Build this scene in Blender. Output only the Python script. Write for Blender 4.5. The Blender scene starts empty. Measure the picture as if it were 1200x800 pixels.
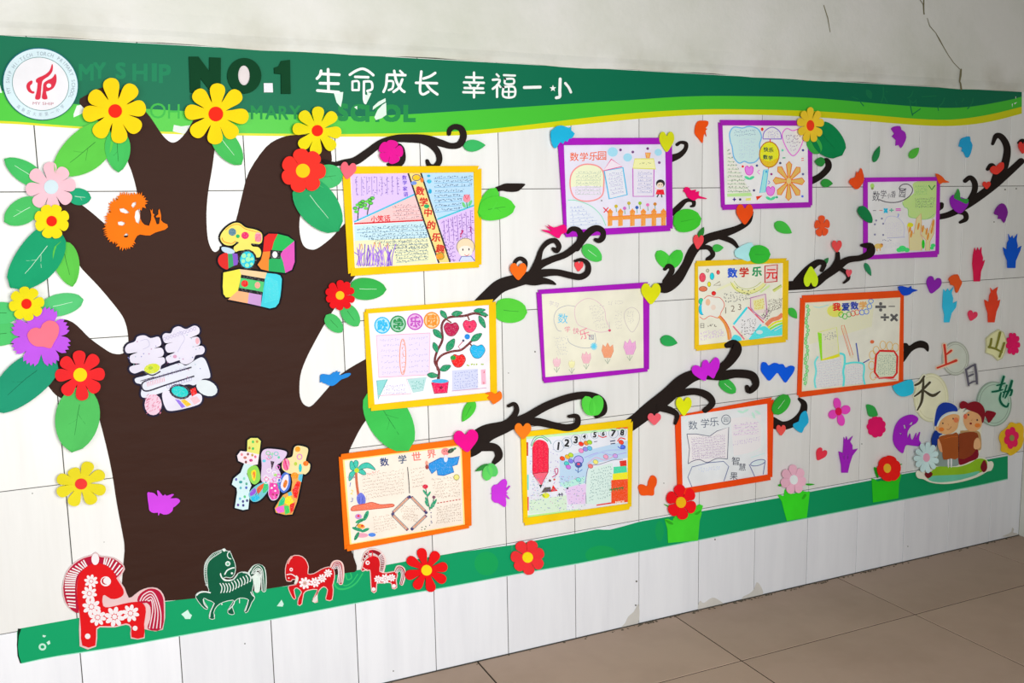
import bpy, math, random
from mathutils import Matrix, Vector
from mathutils.geometry import tessellate_polygon
random.seed(7)
scene = bpy.context.scene
COL = scene.collection

# ---------------------------------------------------------------- camera
CAM = (0.0855, -2.0749, 1.1361)
FPX = 1075.99
RGT = (0.90953, -0.41522, -0.01862)
UPV = (0.07331, 0.11615, 0.99052)
FWD = (0.40912, 0.90228, -0.13608)
cam_data = bpy.data.cameras.new('camera')
cam_data.sensor_width = 36.0
cam_data.lens = FPX / 1200.0 * 36.0
cam_data.clip_start = 0.02
cam = bpy.data.objects.new('camera', cam_data)
COL.objects.link(cam)
m = Matrix.Identity(4)
for i in range(3):
    m[i][0] = RGT[i]; m[i][1] = UPV[i]; m[i][2] = -FWD[i]; m[i][3] = CAM[i]
cam.matrix_world = m
scene.camera = cam

# ---------------------------------------------------------------- world, lights, exposure
world = bpy.data.worlds.new('world'); scene.world = world
world.use_nodes = True
bg = world.node_tree.nodes['Background']
bg.inputs[0].default_value = (0.80, 0.86, 0.95, 1)
bg.inputs[1].default_value = 0.035

def area_light(name, loc, target, sx, sy, power, color):
    ld = bpy.data.lights.new(name, 'AREA'); ld.shape = 'RECTANGLE'
    ld.size = sx; ld.size_y = sy; ld.energy = power; ld.color = color
    lo = bpy.data.objects.new(name, ld); COL.objects.link(lo)
    lo.location = loc
    lo.rotation_euler = (Vector(target) - Vector(loc)).to_track_quat('-Z', 'Y').to_euler()
    return lo
# daylight from the open side of the corridor, behind and to the left of the camera
area_light('daylight_opening', (-1.25, -1.9, 1.2), (0.0, 0.0, 0.8), 1.2, 1.2, 14, (1.0, 1.0, 1.0))
area_light('corridor_opening', (0.55, -2.4, 1.2), (-0.15, 0.0, 0.75), 1.3, 1.2, 66, (1.0, 1.0, 0.995))

scene.view_settings.view_transform = 'Standard'
scene.view_settings.look = 'None'
scene.view_settings.gamma = 1
scene.view_settings.exposure = 0.0
scene.view_settings.use_curve_mapping = False

# ---------------------------------------------------------------- where a surveyed point lies on the wall (plane y = -d)
def at(x, y, d=0.0):
    a = (x - 600.0) / FPX; b = (400.0 - y) / FPX
    dx = a*RGT[0] + b*UPV[0] + FWD[0]
    dy = a*RGT[1] + b*UPV[1] + FWD[1]
    dz = a*RGT[2] + b*UPV[2] + FWD[2]
    t = (-d - CAM[1]) / dy
    return Vector((CAM[0] + t*dx, -d, CAM[2] + t*dz))

# ---------------------------------------------------------------- colour and materials
def lin(c):
    c /= 255.0
    return c/12.92 if c <= 0.04045 else ((c+0.055)/1.055)**2.4
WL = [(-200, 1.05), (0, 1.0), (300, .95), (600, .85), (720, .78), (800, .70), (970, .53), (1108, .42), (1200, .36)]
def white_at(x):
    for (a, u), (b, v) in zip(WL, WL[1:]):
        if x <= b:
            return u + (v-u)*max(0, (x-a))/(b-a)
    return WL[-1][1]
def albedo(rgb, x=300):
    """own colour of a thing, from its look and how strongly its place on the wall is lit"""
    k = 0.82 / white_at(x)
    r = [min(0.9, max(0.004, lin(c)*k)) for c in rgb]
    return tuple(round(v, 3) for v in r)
MATS = {}
def new_mat(name):
    mt = bpy.data.materials.new(name); mt.use_nodes = True
    return mt, mt.node_tree.nodes, mt.node_tree.links, mt.node_tree.nodes['Principled BSDF']
def foam(rgb, x=300, rough=0.72, bump=0.12, scale=260):
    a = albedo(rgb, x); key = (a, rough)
    if key in MATS: return MATS[key]
    mt, N, L, B = new_mat('craft_sheet')
    B.inputs['Roughness'].default_value = rough
    B.inputs['Specular IOR Level'].default_value = 0.10
    tc = N.new('ShaderNodeTexCoord')
    no = N.new('ShaderNodeTexNoise'); no.inputs['Scale'].default_value = scale; no.inputs['Detail'].default_value = 3
    L.new(tc.outputs['Object'], no.inputs['Vector'])
    n2 = N.new('ShaderNodeTexNoise'); n2.inputs['Scale'].default_value = 14; n2.inputs['Detail'].default_value = 3
    L.new(tc.outputs['Object'], n2.inputs['Vector'])
    mp = N.new('ShaderNodeMapRange'); mp.inputs[1].default_value = .3; mp.inputs[2].default_value = .7
    mp.inputs[3].default_value = .93; mp.inputs[4].default_value = 1.06
    L.new(n2.outputs[0], mp.inputs[0])
    mx = N.new('ShaderNodeVectorMath'); mx.operation = 'SCALE'; mx.inputs[0].default_value = a
    L.new(mp.outputs[0], mx.inputs['Scale']); L.new(mx.outputs[0], B.inputs['Base Color'])
    bp = N.new('ShaderNodeBump'); bp.inputs['Strength'].default_value = bump; bp.inputs['Distance'].default_value = 0.0006
    L.new(no.outputs[0], bp.inputs['Height']); L.new(bp.outputs[0], B.inputs['Normal'])
    MATS[key] = mt
    return mt
def vinyl(rgb, x=300, rough=0.5):
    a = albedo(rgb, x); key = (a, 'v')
    if key in MATS: return MATS[key]
    mt, N, L, B = new_mat('glossy_vinyl')
    B.inputs['Base Color'].default_value = (*a, 1)
    B.inputs['Roughness'].default_value = rough; B.inputs['Specular IOR Level'].default_value = .12
    tc = N.new('ShaderNodeTexCoord')
    no = N.new('ShaderNodeTexNoise'); no.inputs['Scale'].default_value = 5; no.inputs['Detail'].default_value = 4
    L.new(tc.outputs['Object'], no.inputs['Vector'])
    bp = N.new('ShaderNodeBump'); bp.inputs['Strength'].default_value = .25; bp.inputs['Distance'].default_value = .01
    L.new(no.outputs[0], bp.inputs['Height']); L.new(bp.outputs[0], B.inputs['Normal'])
    MATS[key] = mt
    return mt
def plain_vinyl(name, c, rough=.5):
    mt, N, L, B = new_mat(name)
    B.inputs['Base Color'].default_value = (*c, 1)
    B.inputs['Roughness'].default_value = rough; B.inputs['Specular IOR Level'].default_value = .12
    return mt
def ink_material():
    if 'ink' in MATS: return MATS['ink']
    mt, N, L, B = new_mat('crayon_and_ink')
    at_ = N.new('ShaderNodeVertexColor'); at_.layer_name = 'Col'
    tc = N.new('ShaderNodeTexCoord')
    no = N.new('ShaderNodeTexNoise'); no.inputs['Scale'].default_value = 420; no.inputs['Detail'].default_value = 2
    L.new(tc.outputs['Object'], no.inputs['Vector'])
    mp = N.new('ShaderNodeMapRange'); mp.inputs[1].default_value = .5; mp.inputs[2].default_value = .8
    mp.inputs[3].default_value = 0; mp.inputs[4].default_value = .28
    L.new(no.outputs[0], mp.inputs[0])
    mx = N.new('ShaderNodeMix'); mx.data_type = 'RGBA'
    L.new(mp.outputs[0], mx.inputs[0]); L.new(at_.outputs[0], mx.inputs[6]); mx.inputs[7].default_value = (.8, .8, .8, 1)
    L.new(mx.outputs[2], B.inputs['Base Color'])
    B.inputs['Roughness'].default_value = .7
    B.inputs['Specular IOR Level'].default_value = .2
    MATS['ink'] = mt
    return mt

# ---------------------------------------------------------------- mesh builder
class MB:
    def __init__(s): s.v = []; s.f = []; s.c = []; s.cur = None
    def face(s, idx):
        s.f.append(idx)
        if s.cur is not None: s.c.append(s.cur)
def vert(mb, p): mb.v.append(Vector(p)); return len(mb.v)-1

def cat(pts, n=5, closed=True):
    """Catmull-Rom through the points"""
    out = []; N = len(pts)
    rng = range(N) if closed else range(N-1)
    for i in rng:
        if closed: p0, p1, p2, p3 = pts[i-1], pts[i], pts[(i+1) % N], pts[(i+2) % N]
        else: p0, p1, p2, p3 = pts[max(i-1, 0)], pts[i], pts[i+1], pts[min(i+2, N-1)]
        for k in range(n):
            t = k/n; a = []
            for c in range(len(p1)):
                a.append(.5*((2*p1[c]) + (p2[c]-p0[c])*t + (2*p0[c]-5*p1[c]+4*p2[c]-p3[c])*t*t + (3*p1[c]-p0[c]-3*p2[c]+p3[c])*t**3))
            out.append(tuple(a))
    if not closed: out.append(tuple(pts[-1]))
    return out
def dedupe(l):
    o = []
    for p in l:
        if not o or abs(p[0]-o[-1][0])+abs(p[1]-o[-1][1]) > 1e-4: o.append(p)
    if len(o) > 1 and abs(o[0][0]-o[-1][0])+abs(o[0][1]-o[-1][1]) < 1e-4: o.pop()
    return o
def area2(l): return sum(l[i-1][0]*l[i][1]-l[i][0]*l[i-1][1] for i in range(len(l)))
def slab(mb, loop, d0, t, holes=(), tilt=None):
    """solid sheet: outline (survey units) from depth d0 to d0+t in front of the wall"""
    loops = [dedupe(loop)] + [dedupe(h) for h in holes]
    ff = []; base = []; 
    for l in loops:
        ids = []
        for p in l:
            e = tilt(p[0], p[1]) if tilt else 0
            q = at(p[0], p[1], d0+t+e)
            ids.append(vert(mb, q))
        base.append(ids)
    nv = sum(map(len, base)); back = {}
    for ids in base:
        for i in ids:
            q = mb.v[i].copy(); q.y += t; back[i] = vert(mb, q)
    flat = [i for ids in base for i in ids]
    tris = tessellate_polygon([[Vector((mb.v[i].x, mb.v[i].z, 0)) for i in ids] for ids in base])
    for tr in tris:
        a, b, c = (flat[k] for k in tr)
        A, B, C = mb.v[a], mb.v[b], mb.v[c]
        n = (B-A).cross(C-A)
        if n.length < 1e-14: continue
        if n.y > 0: b, c = c, b
        mb.face((a, b, c)); mb.face((back[a], back[c], back[b]))
    for k, ids in enumerate(base):
        pos = area2([(mb.v[i].x, mb.v[i].z) for i in ids]) > 0
        if k: pos = not pos
        for j in range(len(ids)):
            a, b = ids[j-1], ids[j]
            if pos: mb.face((a, back[a], back[b], b))
            else: mb.face((b, back[b], back[a], a))
def ribbon(mb, pts, d0, t, n=6, caps=(True, True), smooth=True):
    """pts: (x, y, width): a cut strip of varying width with rounded ends"""
    P = cat(pts, n, False) if smooth else list(pts)
    dd = d0 if callable(d0) else (lambda x: d0)
    L, R = [], []
    for i, p in enumerate(P):
        a = P[max(i-1, 0)]; b = P[min(i+1, len(P)-1)]
        dx, dy = b[0]-a[0], b[1]-a[1]; l = math.hypot(dx, dy) or 1
        nx, ny = -dy/l, dx/l; w = max(p[2], .15)/2
        L.append((p[0]+nx*w, p[1]+ny*w)); R.append((p[0]-nx*w, p[1]-ny*w))
    def cap(p, q, s):
        dx, dy = p[0]-q[0], p[1]-q[1]; l = math.hypot(dx, dy) or 1
        a0 = math.atan2(dy, dx); w = max(p[2], .15)/2
        return [(p[0]+w*math.cos(a0+s*k), p[1]+w*math.sin(a0+s*k)) for k in (-1.1, -.6, 0, .6, 1.1)]
    ids = []
    rings = list(zip(L, R))
    F = [(vert(mb, at(l[0], l[1], dd(p[0])+t)), vert(mb, at(r[0], r[1], dd(p[0])+t))) for (l, r), p in zip(rings, P)]
    Bk = [(vert(mb, mb.v[a]+Vector((0, t, 0))), vert(mb, mb.v[b]+Vector((0, t, 0)))) for a, b in F]
    for i in range(len(F)-1):
        a, b = F[i]; c, d = F[i+1]; a2, b2 = Bk[i]; c2, d2 = Bk[i+1]
        mb.face((a, c, d, b)); mb.face((a2, b2, d2, c2))
        mb.face((a, a2, c2, c)); mb.face((b, d, d2, b2))
    for e, (use, i, j) in enumerate(((caps[0], 0, 1), (caps[1], -1, -2))):
        if not use or P[i][2] < .6: continue
        cp = cap(P[i], P[j], 1)
        ring = [F[i][1] if e == 0 else F[i][0]]
        pts3 = [at(c[0], c[1], dd(P[i][0])+t) for c in cp]
        cid = [vert(mb, q) for q in pts3]; cb = [vert(mb, q+Vector((0, t, 0))) for q in pts3]
        # the fan runs from one side to the other
        def dist(u, v): return (mb.v[u]-mb.v[v]).length
        s, z = (0, 1) if dist(F[i][0], cid[0]) < dist(F[i][1], cid[0]) else (1, 0)
        mb.face([F[i][s]] + cid + [F[i][z]])
        allf = [F[i][s]] + cid + [F[i][z]]; allb = [Bk[i][s]] + cb + [Bk[i][z]]
        for k in range(len(allf)-1): mb.face((allf[k], allb[k], allb[k+1], allf[k+1]))

def finish(name, mb, material, origin):
    me = bpy.data.meshes.new(name)
    me.from_pydata([tuple(v-origin) for v in mb.v], [], [tuple(f) for f in mb.f])
    if mb.c and len(mb.c) == len(me.polygons):
        ca = me.color_attributes.new('Col', 'FLOAT_COLOR', 'CORNER')
        buf = []
        for p, c in zip(me.polygons, mb.c): buf += [c[0], c[1], c[2], 1.0]*len(p.vertices)
        ca.data.foreach_set('color', buf)
    me.materials.append(material)
    me.update()
    return me
ORG = {}
def thing(name, label, category, x, y, group=None, d=0.0):
    o = bpy.data.objects.new(name, None); COL.objects.link(o)
    o.empty_display_size = .02
    p = at(x, y, d); o.location = p; ORG[o] = p
    o['label'] = label; o['category'] = category
    if group: o['group'] = group
    return o
def add(parent, name, mb, material, label=None, kind=None):
    """a part: one mesh under its thing (or under a part of it)"""
    org = ORG[parent]
    me = finish(name, mb, material, org)
    o = bpy.data.objects.new(name, me); COL.objects.link(o); o.parent = parent
    ORG[o] = org
    if label: o['label'] = label
    if kind: o['kind'] = kind
    return o
def single(name, label, category, mb, material, group=None):
    """a thing that is one mesh"""
    lo = [min(v[i] for v in mb.v) for i in range(3)]; hi = [max(v[i] for v in mb.v) for i in range(3)]
    org = Vector(((lo[0]+hi[0])/2, hi[1], (lo[2]+hi[2])/2))
    o = bpy.data.objects.new(name, finish(name, mb, material, org)); COL.objects.link(o)
    o.location = org; ORG[o] = org
    o['label'] = label; o['category'] = category
    if group: o['group'] = group
    return o
MM = 0.001
def cut(name, label, category, rgb, loop, d=8, t=2, holes=(), group=None, smooth=5, tilt=None):
    mb = MB(); lp = cat(loop, smooth) if smooth else loop
    cx = sum(p[0] for p in loop)/len(loop)
    slab(mb, lp, d*MM, t*MM, holes, tilt)
    return single(name, label, category, mb, foam(rgb, cx), group)
def piece(parent, name, rgb, loop, d, t=2, holes=(), smooth=5, label=None, tilt=None, x=None, material=None):
    mb = MB(); lp = cat(loop, smooth) if smooth else loop
    cx = sum(p[0] for p in loop)/len(loop) if x is None else x
    slab(mb, lp, d*MM, t*MM, holes, tilt)
    return add(parent, name, mb, material or foam(rgb, cx), label)
def Z(ox, oy, s):
    """survey sheet: coordinates read off an enlarged detail"""
    def f(pts):
        if isinstance(pts[0], (int, float)): return (ox+pts[0]/s, oy+pts[1]/s)
        return [(ox+p[0]/s, oy+p[1]/s, *[w/s for w in p[2:]]) for p in pts]
    f.o = (ox, oy, s)
    return f
def ell(cx, cy, rx, ry, n=24, rot=0):
    c, s = math.cos(rot), math.sin(rot)
    return [(cx+rx*math.cos(a)*c-ry*math.sin(a)*s, cy+rx*math.cos(a)*s+ry*math.sin(a)*c) for a in (2*math.pi*k/n for k in range(n))]

# ---------------------------------------------------------------- drawings: flat ink and crayon laid on a sheet
GLYPH = {}
def glyphs(text, bold):
    key = text
    if key in GLYPH: return GLYPH[key]
    cu = bpy.data.curves.new('glyph', 'FONT'); cu.body = text; cu.size = 1; cu.resolution_u = 3
    cu.align_x = 'CENTER'
    ob = bpy.data.objects.new('glyph', cu); COL.objects.link(ob)
    bpy.context.view_layer.update()
    dg = bpy.context.evaluated_depsgraph_get()
    me = ob.evaluated_get(dg).to_mesh()
    vs = [(v.co.x, v.co.y) for v in me.vertices]; fs = [tuple(p.vertices) for p in me.polygons]
    ob.evaluated_get(dg).to_mesh_clear()
    bpy.data.objects.remove(ob); bpy.data.curves.remove(cu)
    ys = [v[1] for v in vs] or [0]; xs = [v[0] for v in vs] or [0]
    GLYPH[key] = (vs, fs, min(ys), max(ys), min(xs), max(xs))
    return GLYPH[key]
def BOLD(b): return [(0, 0)] if b < .008 else [(-b, -b), (b, -b), (b, b), (-b, b), (0, 0)]
class Ink:
    def __init__(s, T, x, d):
        s.T = T; s.s = T.o[2]; s.x = x; s.d = d*MM; s.k = 0; s.mb = MB(); s.sat = 1.15 if x < 800 else 1.45
    def col(s, c):
        a = albedo(c, s.x); l = .3*a[0]+.6*a[1]+.1*a[2]
        s.mb.cur = tuple(min(.9, max(.004, l+(v-l)*s.sat)) for v in a)
    def dep(s):
        s.k += 1; return s.d + 0.00003 + s.k*1.2e-6
    def _poly(s, px, d):
        ids = [vert(s.mb, at(p[0], p[1], d)) for p in px]
        for tr in tessellate_polygon([[Vector((s.mb.v[i].x, s.mb.v[i].z, 0)) for i in ids]]):
            a, b, c = (ids[k] for k in tr)
            n = (s.mb.v[b]-s.mb.v[a]).cross(s.mb.v[c]-s.mb.v[a])
            if n.length < 1e-14: continue
            if n.y > 0: b, c = c, b
            s.mb.face((a, b, c))
    def F(s, pts, c): s.col(c); s._poly(s.T(pts), s.dep())
    def FS(s, pts, c, n=4): s.F(cat(pts, n), c)
    def L(s, pts, w, c, closed=False):
        s.col(c); d = s.dep(); P = s.T(pts)
        if closed: P = P + [P[0]]
        w = w/s.s/2; prev = None
        for i, p in enumerate(P):
            a = P[max(i-1, 0)]; b = P[min(i+1, len(P)-1)]
            if closed and i in (0, len(P)-1): a, b = P[-2], P[1]
            dx, dy = b[0]-a[0], b[1]-a[1]; l = math.hypot(dx, dy) or 1
            nx, ny = -dy/l*w, dx/l*w
            q = (vert(s.mb, at(p[0]+nx, p[1]+ny, d)), vert(s.mb, at(p[0]-nx, p[1]-ny, d)))
            if prev: s.mb.face((prev[0], q[0], q[1], prev[1]))
            prev = q
    def S(s, pts, w, c, closed=False, n=5): s.L(cat(pts, n, closed), w, c, closed)
    def O(s, cx, cy, rx, ry, c, rot=0, n=14): s.F(ell(cx, cy, rx, ry, n, rot), c)
    def R(s, cx, cy, rx, ry, w, c, rot=0, n=20): s.L(ell(cx, cy, rx, ry, n, rot), w, c, True)
    def TX(s, text, cx, cy, h, c, bold=.02, ang=0, ws=1.0, slant=0):
        vs, fs, y0, y1, x0, x1 = glyphs(text, bold)
        s.col(c); k = h/(y1-y0) if y1-y0 > .35 else h/.8
        ca, sa = math.cos(ang), math.sin(ang)
        for ox, oy in BOLD(bold):
            d = s.dep(); ids = []
            for x, y in vs:
                u = (x+ox-(x0+x1)/2)*k*ws; v = -(y+oy-(y0+y1)/2)*k
                u -= v*slant
                p = s.T((cx+u*ca-v*sa, cy+u*sa+v*ca))
                ids.append(vert(s.mb, at(p[0], p[1], d)))
            for f in fs: s.mb.face(tuple(ids[i] for i in f))
    def W(s, q, rows, c, cell=14, w=2.5, rule=None, vertical=False, fill=1.0):
        """rows of small unreadable handwriting inside the quad tl, tr, br, bl"""
        tl, tr, br, bl = q
        if vertical: tl, tr, br, bl = tl, bl, br, tr
        P = lambda u, v: tuple((tl[i]*(1-u)+tr[i]*u)*(1-v)+(bl[i]*(1-u)+br[i]*u)*v for i in (0, 1))
        ln = math.hypot(tr[0]-tl[0], tr[1]-tl[1]); n = max(2, int(ln/cell))
        rh = math.hypot(bl[0]-tl[0], bl[1]-tl[1])/rows
        s.col(c)
        for r in range(rows):
            v = (r+.5)/rows
            if rule: s.L([P(0, v+.45/rows), P(1, v+.45/rows)], 1.6, rule)
            s.col(c)
            for k in range(n):
                if random.random() > fill*.93: continue
                u = (k+.5)/n; a = P(u, v); h = min(rh*.36, cell*.42)
                for z in range(2):
                    x0, y0 = a[0]+random.uniform(-1, 1)*h*.8, a[1]+random.uniform(-1, 1)*h
                    x1, y1 = (x0+random.uniform(.5, 1.6)*h, y0+random.uniform(-.3, .3)*h) if z else (x0+random.uniform(-.4, .4)*h, y0+random.uniform(.6, 1.5)*h)
                    s.L([(x0, y0), (x1, y1)], w, c)
    def done(s, parent, name='drawing', label=None): return add(parent, name, s.mb, ink_material(), label)
# ================================================================ the room
def box(mb, x0, x1, y0, y1, z0, z1, bev=0.0):
    c = [(x, y, z) for x in (x0, x1) for y in (y0, y1) for z in (z0, z1)]
    if not bev:
        b = len(mb.v)
        for p in c: vert(mb, p)
        for f in ((0, 1, 3, 2), (4, 6, 7, 5), (0, 4, 5, 1), (2, 3, 7, 6), (0, 2, 6, 4), (1, 5, 7, 3)): mb.face(tuple(b+i for i in f))
        return
    # bevelled front (the -y side)
    b = len(mb.v)
    for (x, z) in ((x0, z0), (x1, z0), (x1, z1), (x0, z1)): vert(mb, (x, y1, z))
    for (x, z) in ((x0, z0), (x1, z0), (x1, z1), (x0, z1)): vert(mb, (x, y0+bev, z))
    for (x, z) in ((x0+bev, z0+bev), (x1-bev, z0+bev), (x1-bev, z1-bev), (x0+bev, z1-bev)): vert(mb, (x, y0, z))
    mb.face((b+3, b+2, b+1, b)); mb.face((b+8, b+9, b+10, b+11))
    for i in range(4):
        j = (i+1) % 4
        mb.face((b+i, b+j, b+4+j, b+4+i)); mb.face((b+4+i, b+4+j, b+8+j, b+8+i))
def setting(name, mb, material, parent=None, label=None):
    org = Vector((0, 0, 0)) if parent is None else ORG[parent]
    o = bpy.data.objects.new(name, finish(name, mb, material, org)); COL.objects.link(o); ORG[o] = org
    if parent is None: o['kind'] = 'structure'
    else: o.parent = parent
    if label: o['label'] = label
    return o

def glazed(name, base, grain, rough, streak=(7, 7, 1.2), strength=.5):
    mt, N, L, B = new_mat(name)
    tc = N.new('ShaderNodeTexCoord'); mp = N.new('ShaderNodeMapping'); mp.inputs['Scale'].default_value = streak
    L.new(tc.outputs['Object'], mp.inputs[0])
    oi = N.new('ShaderNodeObjectInfo')
    add_ = N.new('ShaderNodeVectorMath'); add_.operation = 'ADD'
    cx = N.new('ShaderNodeCombineXYZ'); L.new(oi.outputs['Random'], cx.inputs[0]); L.new(oi.outputs['Random'], cx.inputs[2])
    sc = N.new('ShaderNodeVectorMath'); sc.operation = 'SCALE'; sc.inputs['Scale'].default_value = 31
    L.new(cx.outputs[0], sc.inputs[0]); L.new(mp.outputs[0], add_.inputs[0]); L.new(sc.outputs[0], add_.inputs[1])
    no = N.new('ShaderNodeTexNoise'); no.inputs['Scale'].default_value = 2.2; no.inputs['Detail'].default_value = 6; no.inputs['Roughness'].default_value = .62
    L.new(add_.outputs[0], no.inputs['Vector'])
    r = N.new('ShaderNodeMapRange'); r.inputs[1].default_value = .42; r.inputs[2].default_value = .72; r.inputs[4].default_value = strength
    L.new(no.outputs[0], r.inputs[0])
    mx = N.new('ShaderNodeMix'); mx.data_type = 'RGBA'; mx.inputs[6].default_value = (*base, 1); mx.inputs[7].default_value = (*grain, 1)
    L.new(r.outputs[0], mx.inputs[0])
    hv = N.new('ShaderNodeHueSaturation'); L.new(mx.outputs[2], hv.inputs['Color'])
    vr = N.new('ShaderNodeMapRange'); vr.inputs[3].default_value = .95; vr.inputs[4].default_value = 1.03
    L.new(oi.outputs['Random'], vr.inputs[0]); L.new(vr.outputs[0], hv.inputs['Value'])
    L.new(hv.outputs[0], B.inputs['Base Color'])
    B.inputs['Roughness'].default_value = rough; B.inputs['Specular IOR Level'].default_value = .3
    bp = N.new('ShaderNodeBump'); bp.inputs['Strength'].default_value = .12; bp.inputs['Distance'].default_value = .002
    L.new(no.outputs[0], bp.inputs['Height']); L.new(bp.outputs[0], B.inputs['Normal'])
    return mt
tile_white = glazed('glazed_wall_tile', (.82, .825, .805), (.68, .68, .65), .34, (9, 9, .9), .45)
tile_blue = glazed('glazed_base_tile', (.84, .86, .90), (.68, .70, .75), .34, (9, 9, .8), .45)
tile_floor = glazed('brown_floor_tile', (.45, .33, .25), (.36, .26, .19), .6, (1.5, 1.5, 1.5), .7)
grout, N_, L_, B_ = new_mat('dark_grout'); B_.inputs['Base Color'].default_value = (.045, .043, .036, 1); B_.inputs['Roughness'].default_value = .9

def plaster_mat():
    mt, N, L, B = new_mat('old_plaster_paint')
    tc = N.new('ShaderNodeTexCoord')
    a = N.new('ShaderNodeTexNoise'); a.inputs['Scale'].default_value = 2.1; a.inputs['Detail'].default_value = 7; a.inputs['Roughness'].default_value = .6
    b = N.new('ShaderNodeTexNoise'); b.inputs['Scale'].default_value = 55; b.inputs['Detail'].default_value = 5
    L.new(tc.outputs['Object'], a.inputs['Vector']); L.new(tc.outputs['Object'], b.inputs['Vector'])
    cr = N.new('ShaderNodeValToRGB'); e = cr.color_ramp.elements
    e[0].position = .3; e[0].color = (.58, .60, .51, 1); e[1].position = .62; e[1].color = (.74, .735, .695, 1)
    L.new(a.outputs[0], cr.inputs[0])
    # grimy band along the foot of the plaster, where it meets the tiles
    sx = N.new('ShaderNodeSeparateXYZ'); L.new(tc.outputs['Object'], sx.inputs[0])
    mr = N.new('ShaderNodeMapRange'); mr.inputs[1].default_value = 1.50; mr.inputs[2].default_value = 1.60; mr.inputs[3].default_value = 1; mr.inputs[4].default_value = 0
    L.new(sx.outputs[2], mr.inputs[0])
    g = N.new('ShaderNodeTexNoise'); g.inputs['Scale'].default_value = 6; g.inputs['Detail'].default_value = 6
    L.new(tc.outputs['Object'], g.inputs['Vector'])
    gr = N.new('ShaderNodeMapRange'); gr.inputs[1].default_value = .48; gr.inputs[2].default_value = .72; gr.inputs[4].default_value = .55
    L.new(g.outputs[0], gr.inputs[0])
    ml = N.new('ShaderNodeMath'); ml.operation = 'MULTIPLY'; L.new(mr.outputs[0], ml.inputs[0]); L.new(gr.outputs[0], ml.inputs[1])
    mx = N.new('ShaderNodeMix'); mx.data_type = 'RGBA'; L.new(ml.outputs[0], mx.inputs[0]); L.new(cr.outputs[0], mx.inputs[6]); mx.inputs[7].default_value = (.33, .30, .20, 1)
    L.new(mx.outputs[2], B.inputs['Base Color']); B.inputs['Roughness'].default_value = .75
    bp = N.new('ShaderNodeBump'); bp.inputs['Strength'].default_value = .25; bp.inputs['Distance'].default_value = .004
    L.new(b.outputs[0], bp.inputs['Height']); L.new(bp.outputs[0], B.inputs['Normal'])
    return mt
plaster = plaster_mat()

XR = 2.95                     # corner with the right wall
XL = -1.0
mb = MB(); box(mb, XL, XR+.12, .0022, .14, 0, 3.0)
wall_back = setting('wall_back', mb, grout)
# painted plaster above the tiles, its lip a few millimetres proud of them
mb = MB(); xs = [XL + (XR-XL)*i/60 for i in range(61)]
prof = [(.0022, 1.4985), (-.0030, 1.4985), (-.0050, 1.503), (-.0045, 1.512), (-.0020, 1.525), (-.0012, 1.56), (-.001, 3.0)]
rows_ = []
for x in xs:
    w = .0012*math.sin(x*9.1)+.0009*math.sin(x*23.7+1)
    rows_.append([vert(mb, (x, y-(w if 0 < i < 5 else 0), z+(w*1.4 if i < 4 else 0))) for i, (y, z) in enumerate(prof)])
for a, b in zip(rows_, rows_[1:]):
    for i in range(len(prof)-1): mb.face((a[i], b[i], b[i+1], a[i+1]))
setting('plaster', mb, plaster, wall_back)
mb = MB(); mb_c = ribbon
T = Z(1080, 0, 5.717)
ribbon(mb, T([(8, -20, 5), (15, 0, 8), (14, 50, 9), (16, 95, 6)]), .0016, .0004, smooth=False)
ribbon(mb, T([(38, 120, 3), (55, 175, 5), (95, 220, 4), (120, 265, 8), (145, 310, 5), (180, 370, 4), (215, 420, 4), (255, 462, 4)]), .0016, .0004, smooth=False)
ribbon(mb, T([(265, 465, 10), (262, 505, 12), (256, 545, 8), (262, 560, 9), (267, 598, 10)]), .0052, .0006, smooth=False)
T2 = Z(700, 0, 2.4)
ribbon(mb, T2([(637, 15, 2), (648, 50, 2.5), (655, 90, 1.5)]), .0016, .0003, smooth=False)
ribbon(mb, T2([(905, -5, 2), (916, 12, 2), (920, 40, 2)]), .0016, .0003, smooth=False)
setting('crack', mb, foam((110, 105, 78), 800), wall_back)

# wall tiles, 200 x 300 mm, one object each
rnd = random.Random(3)
tmesh = {}
def tile(i, j):
    x0 = i*.2 + .0009; x1 = (i+1)*.2 - .0009; z0 = j*.3 + .0008; z1 = (j+1)*.3 - .0008
    if x1 > XR: x1 = XR-.0005
    if x0 > x1: return
    key = (round(x1-x0, 4), j == 0)
    if key not in tmesh:
        b = MB(); box(b, 0, x1-x0, -.0015+.0015, .004, 0, z1-z0, .0006)
        tmesh[key] = finish('tile', b, tile_blue if j == 0 else tile_white, Vector((0, 0, 0)))
    o = bpy.data.objects.new('tile', tmesh[key]); COL.objects.link(o); o.parent = wall_back
    o.location = (x0, rnd.uniform(-.0001, .0003), z0)
for j in range(5):
    for i in range(-3, 15): tile(i, j)
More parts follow.
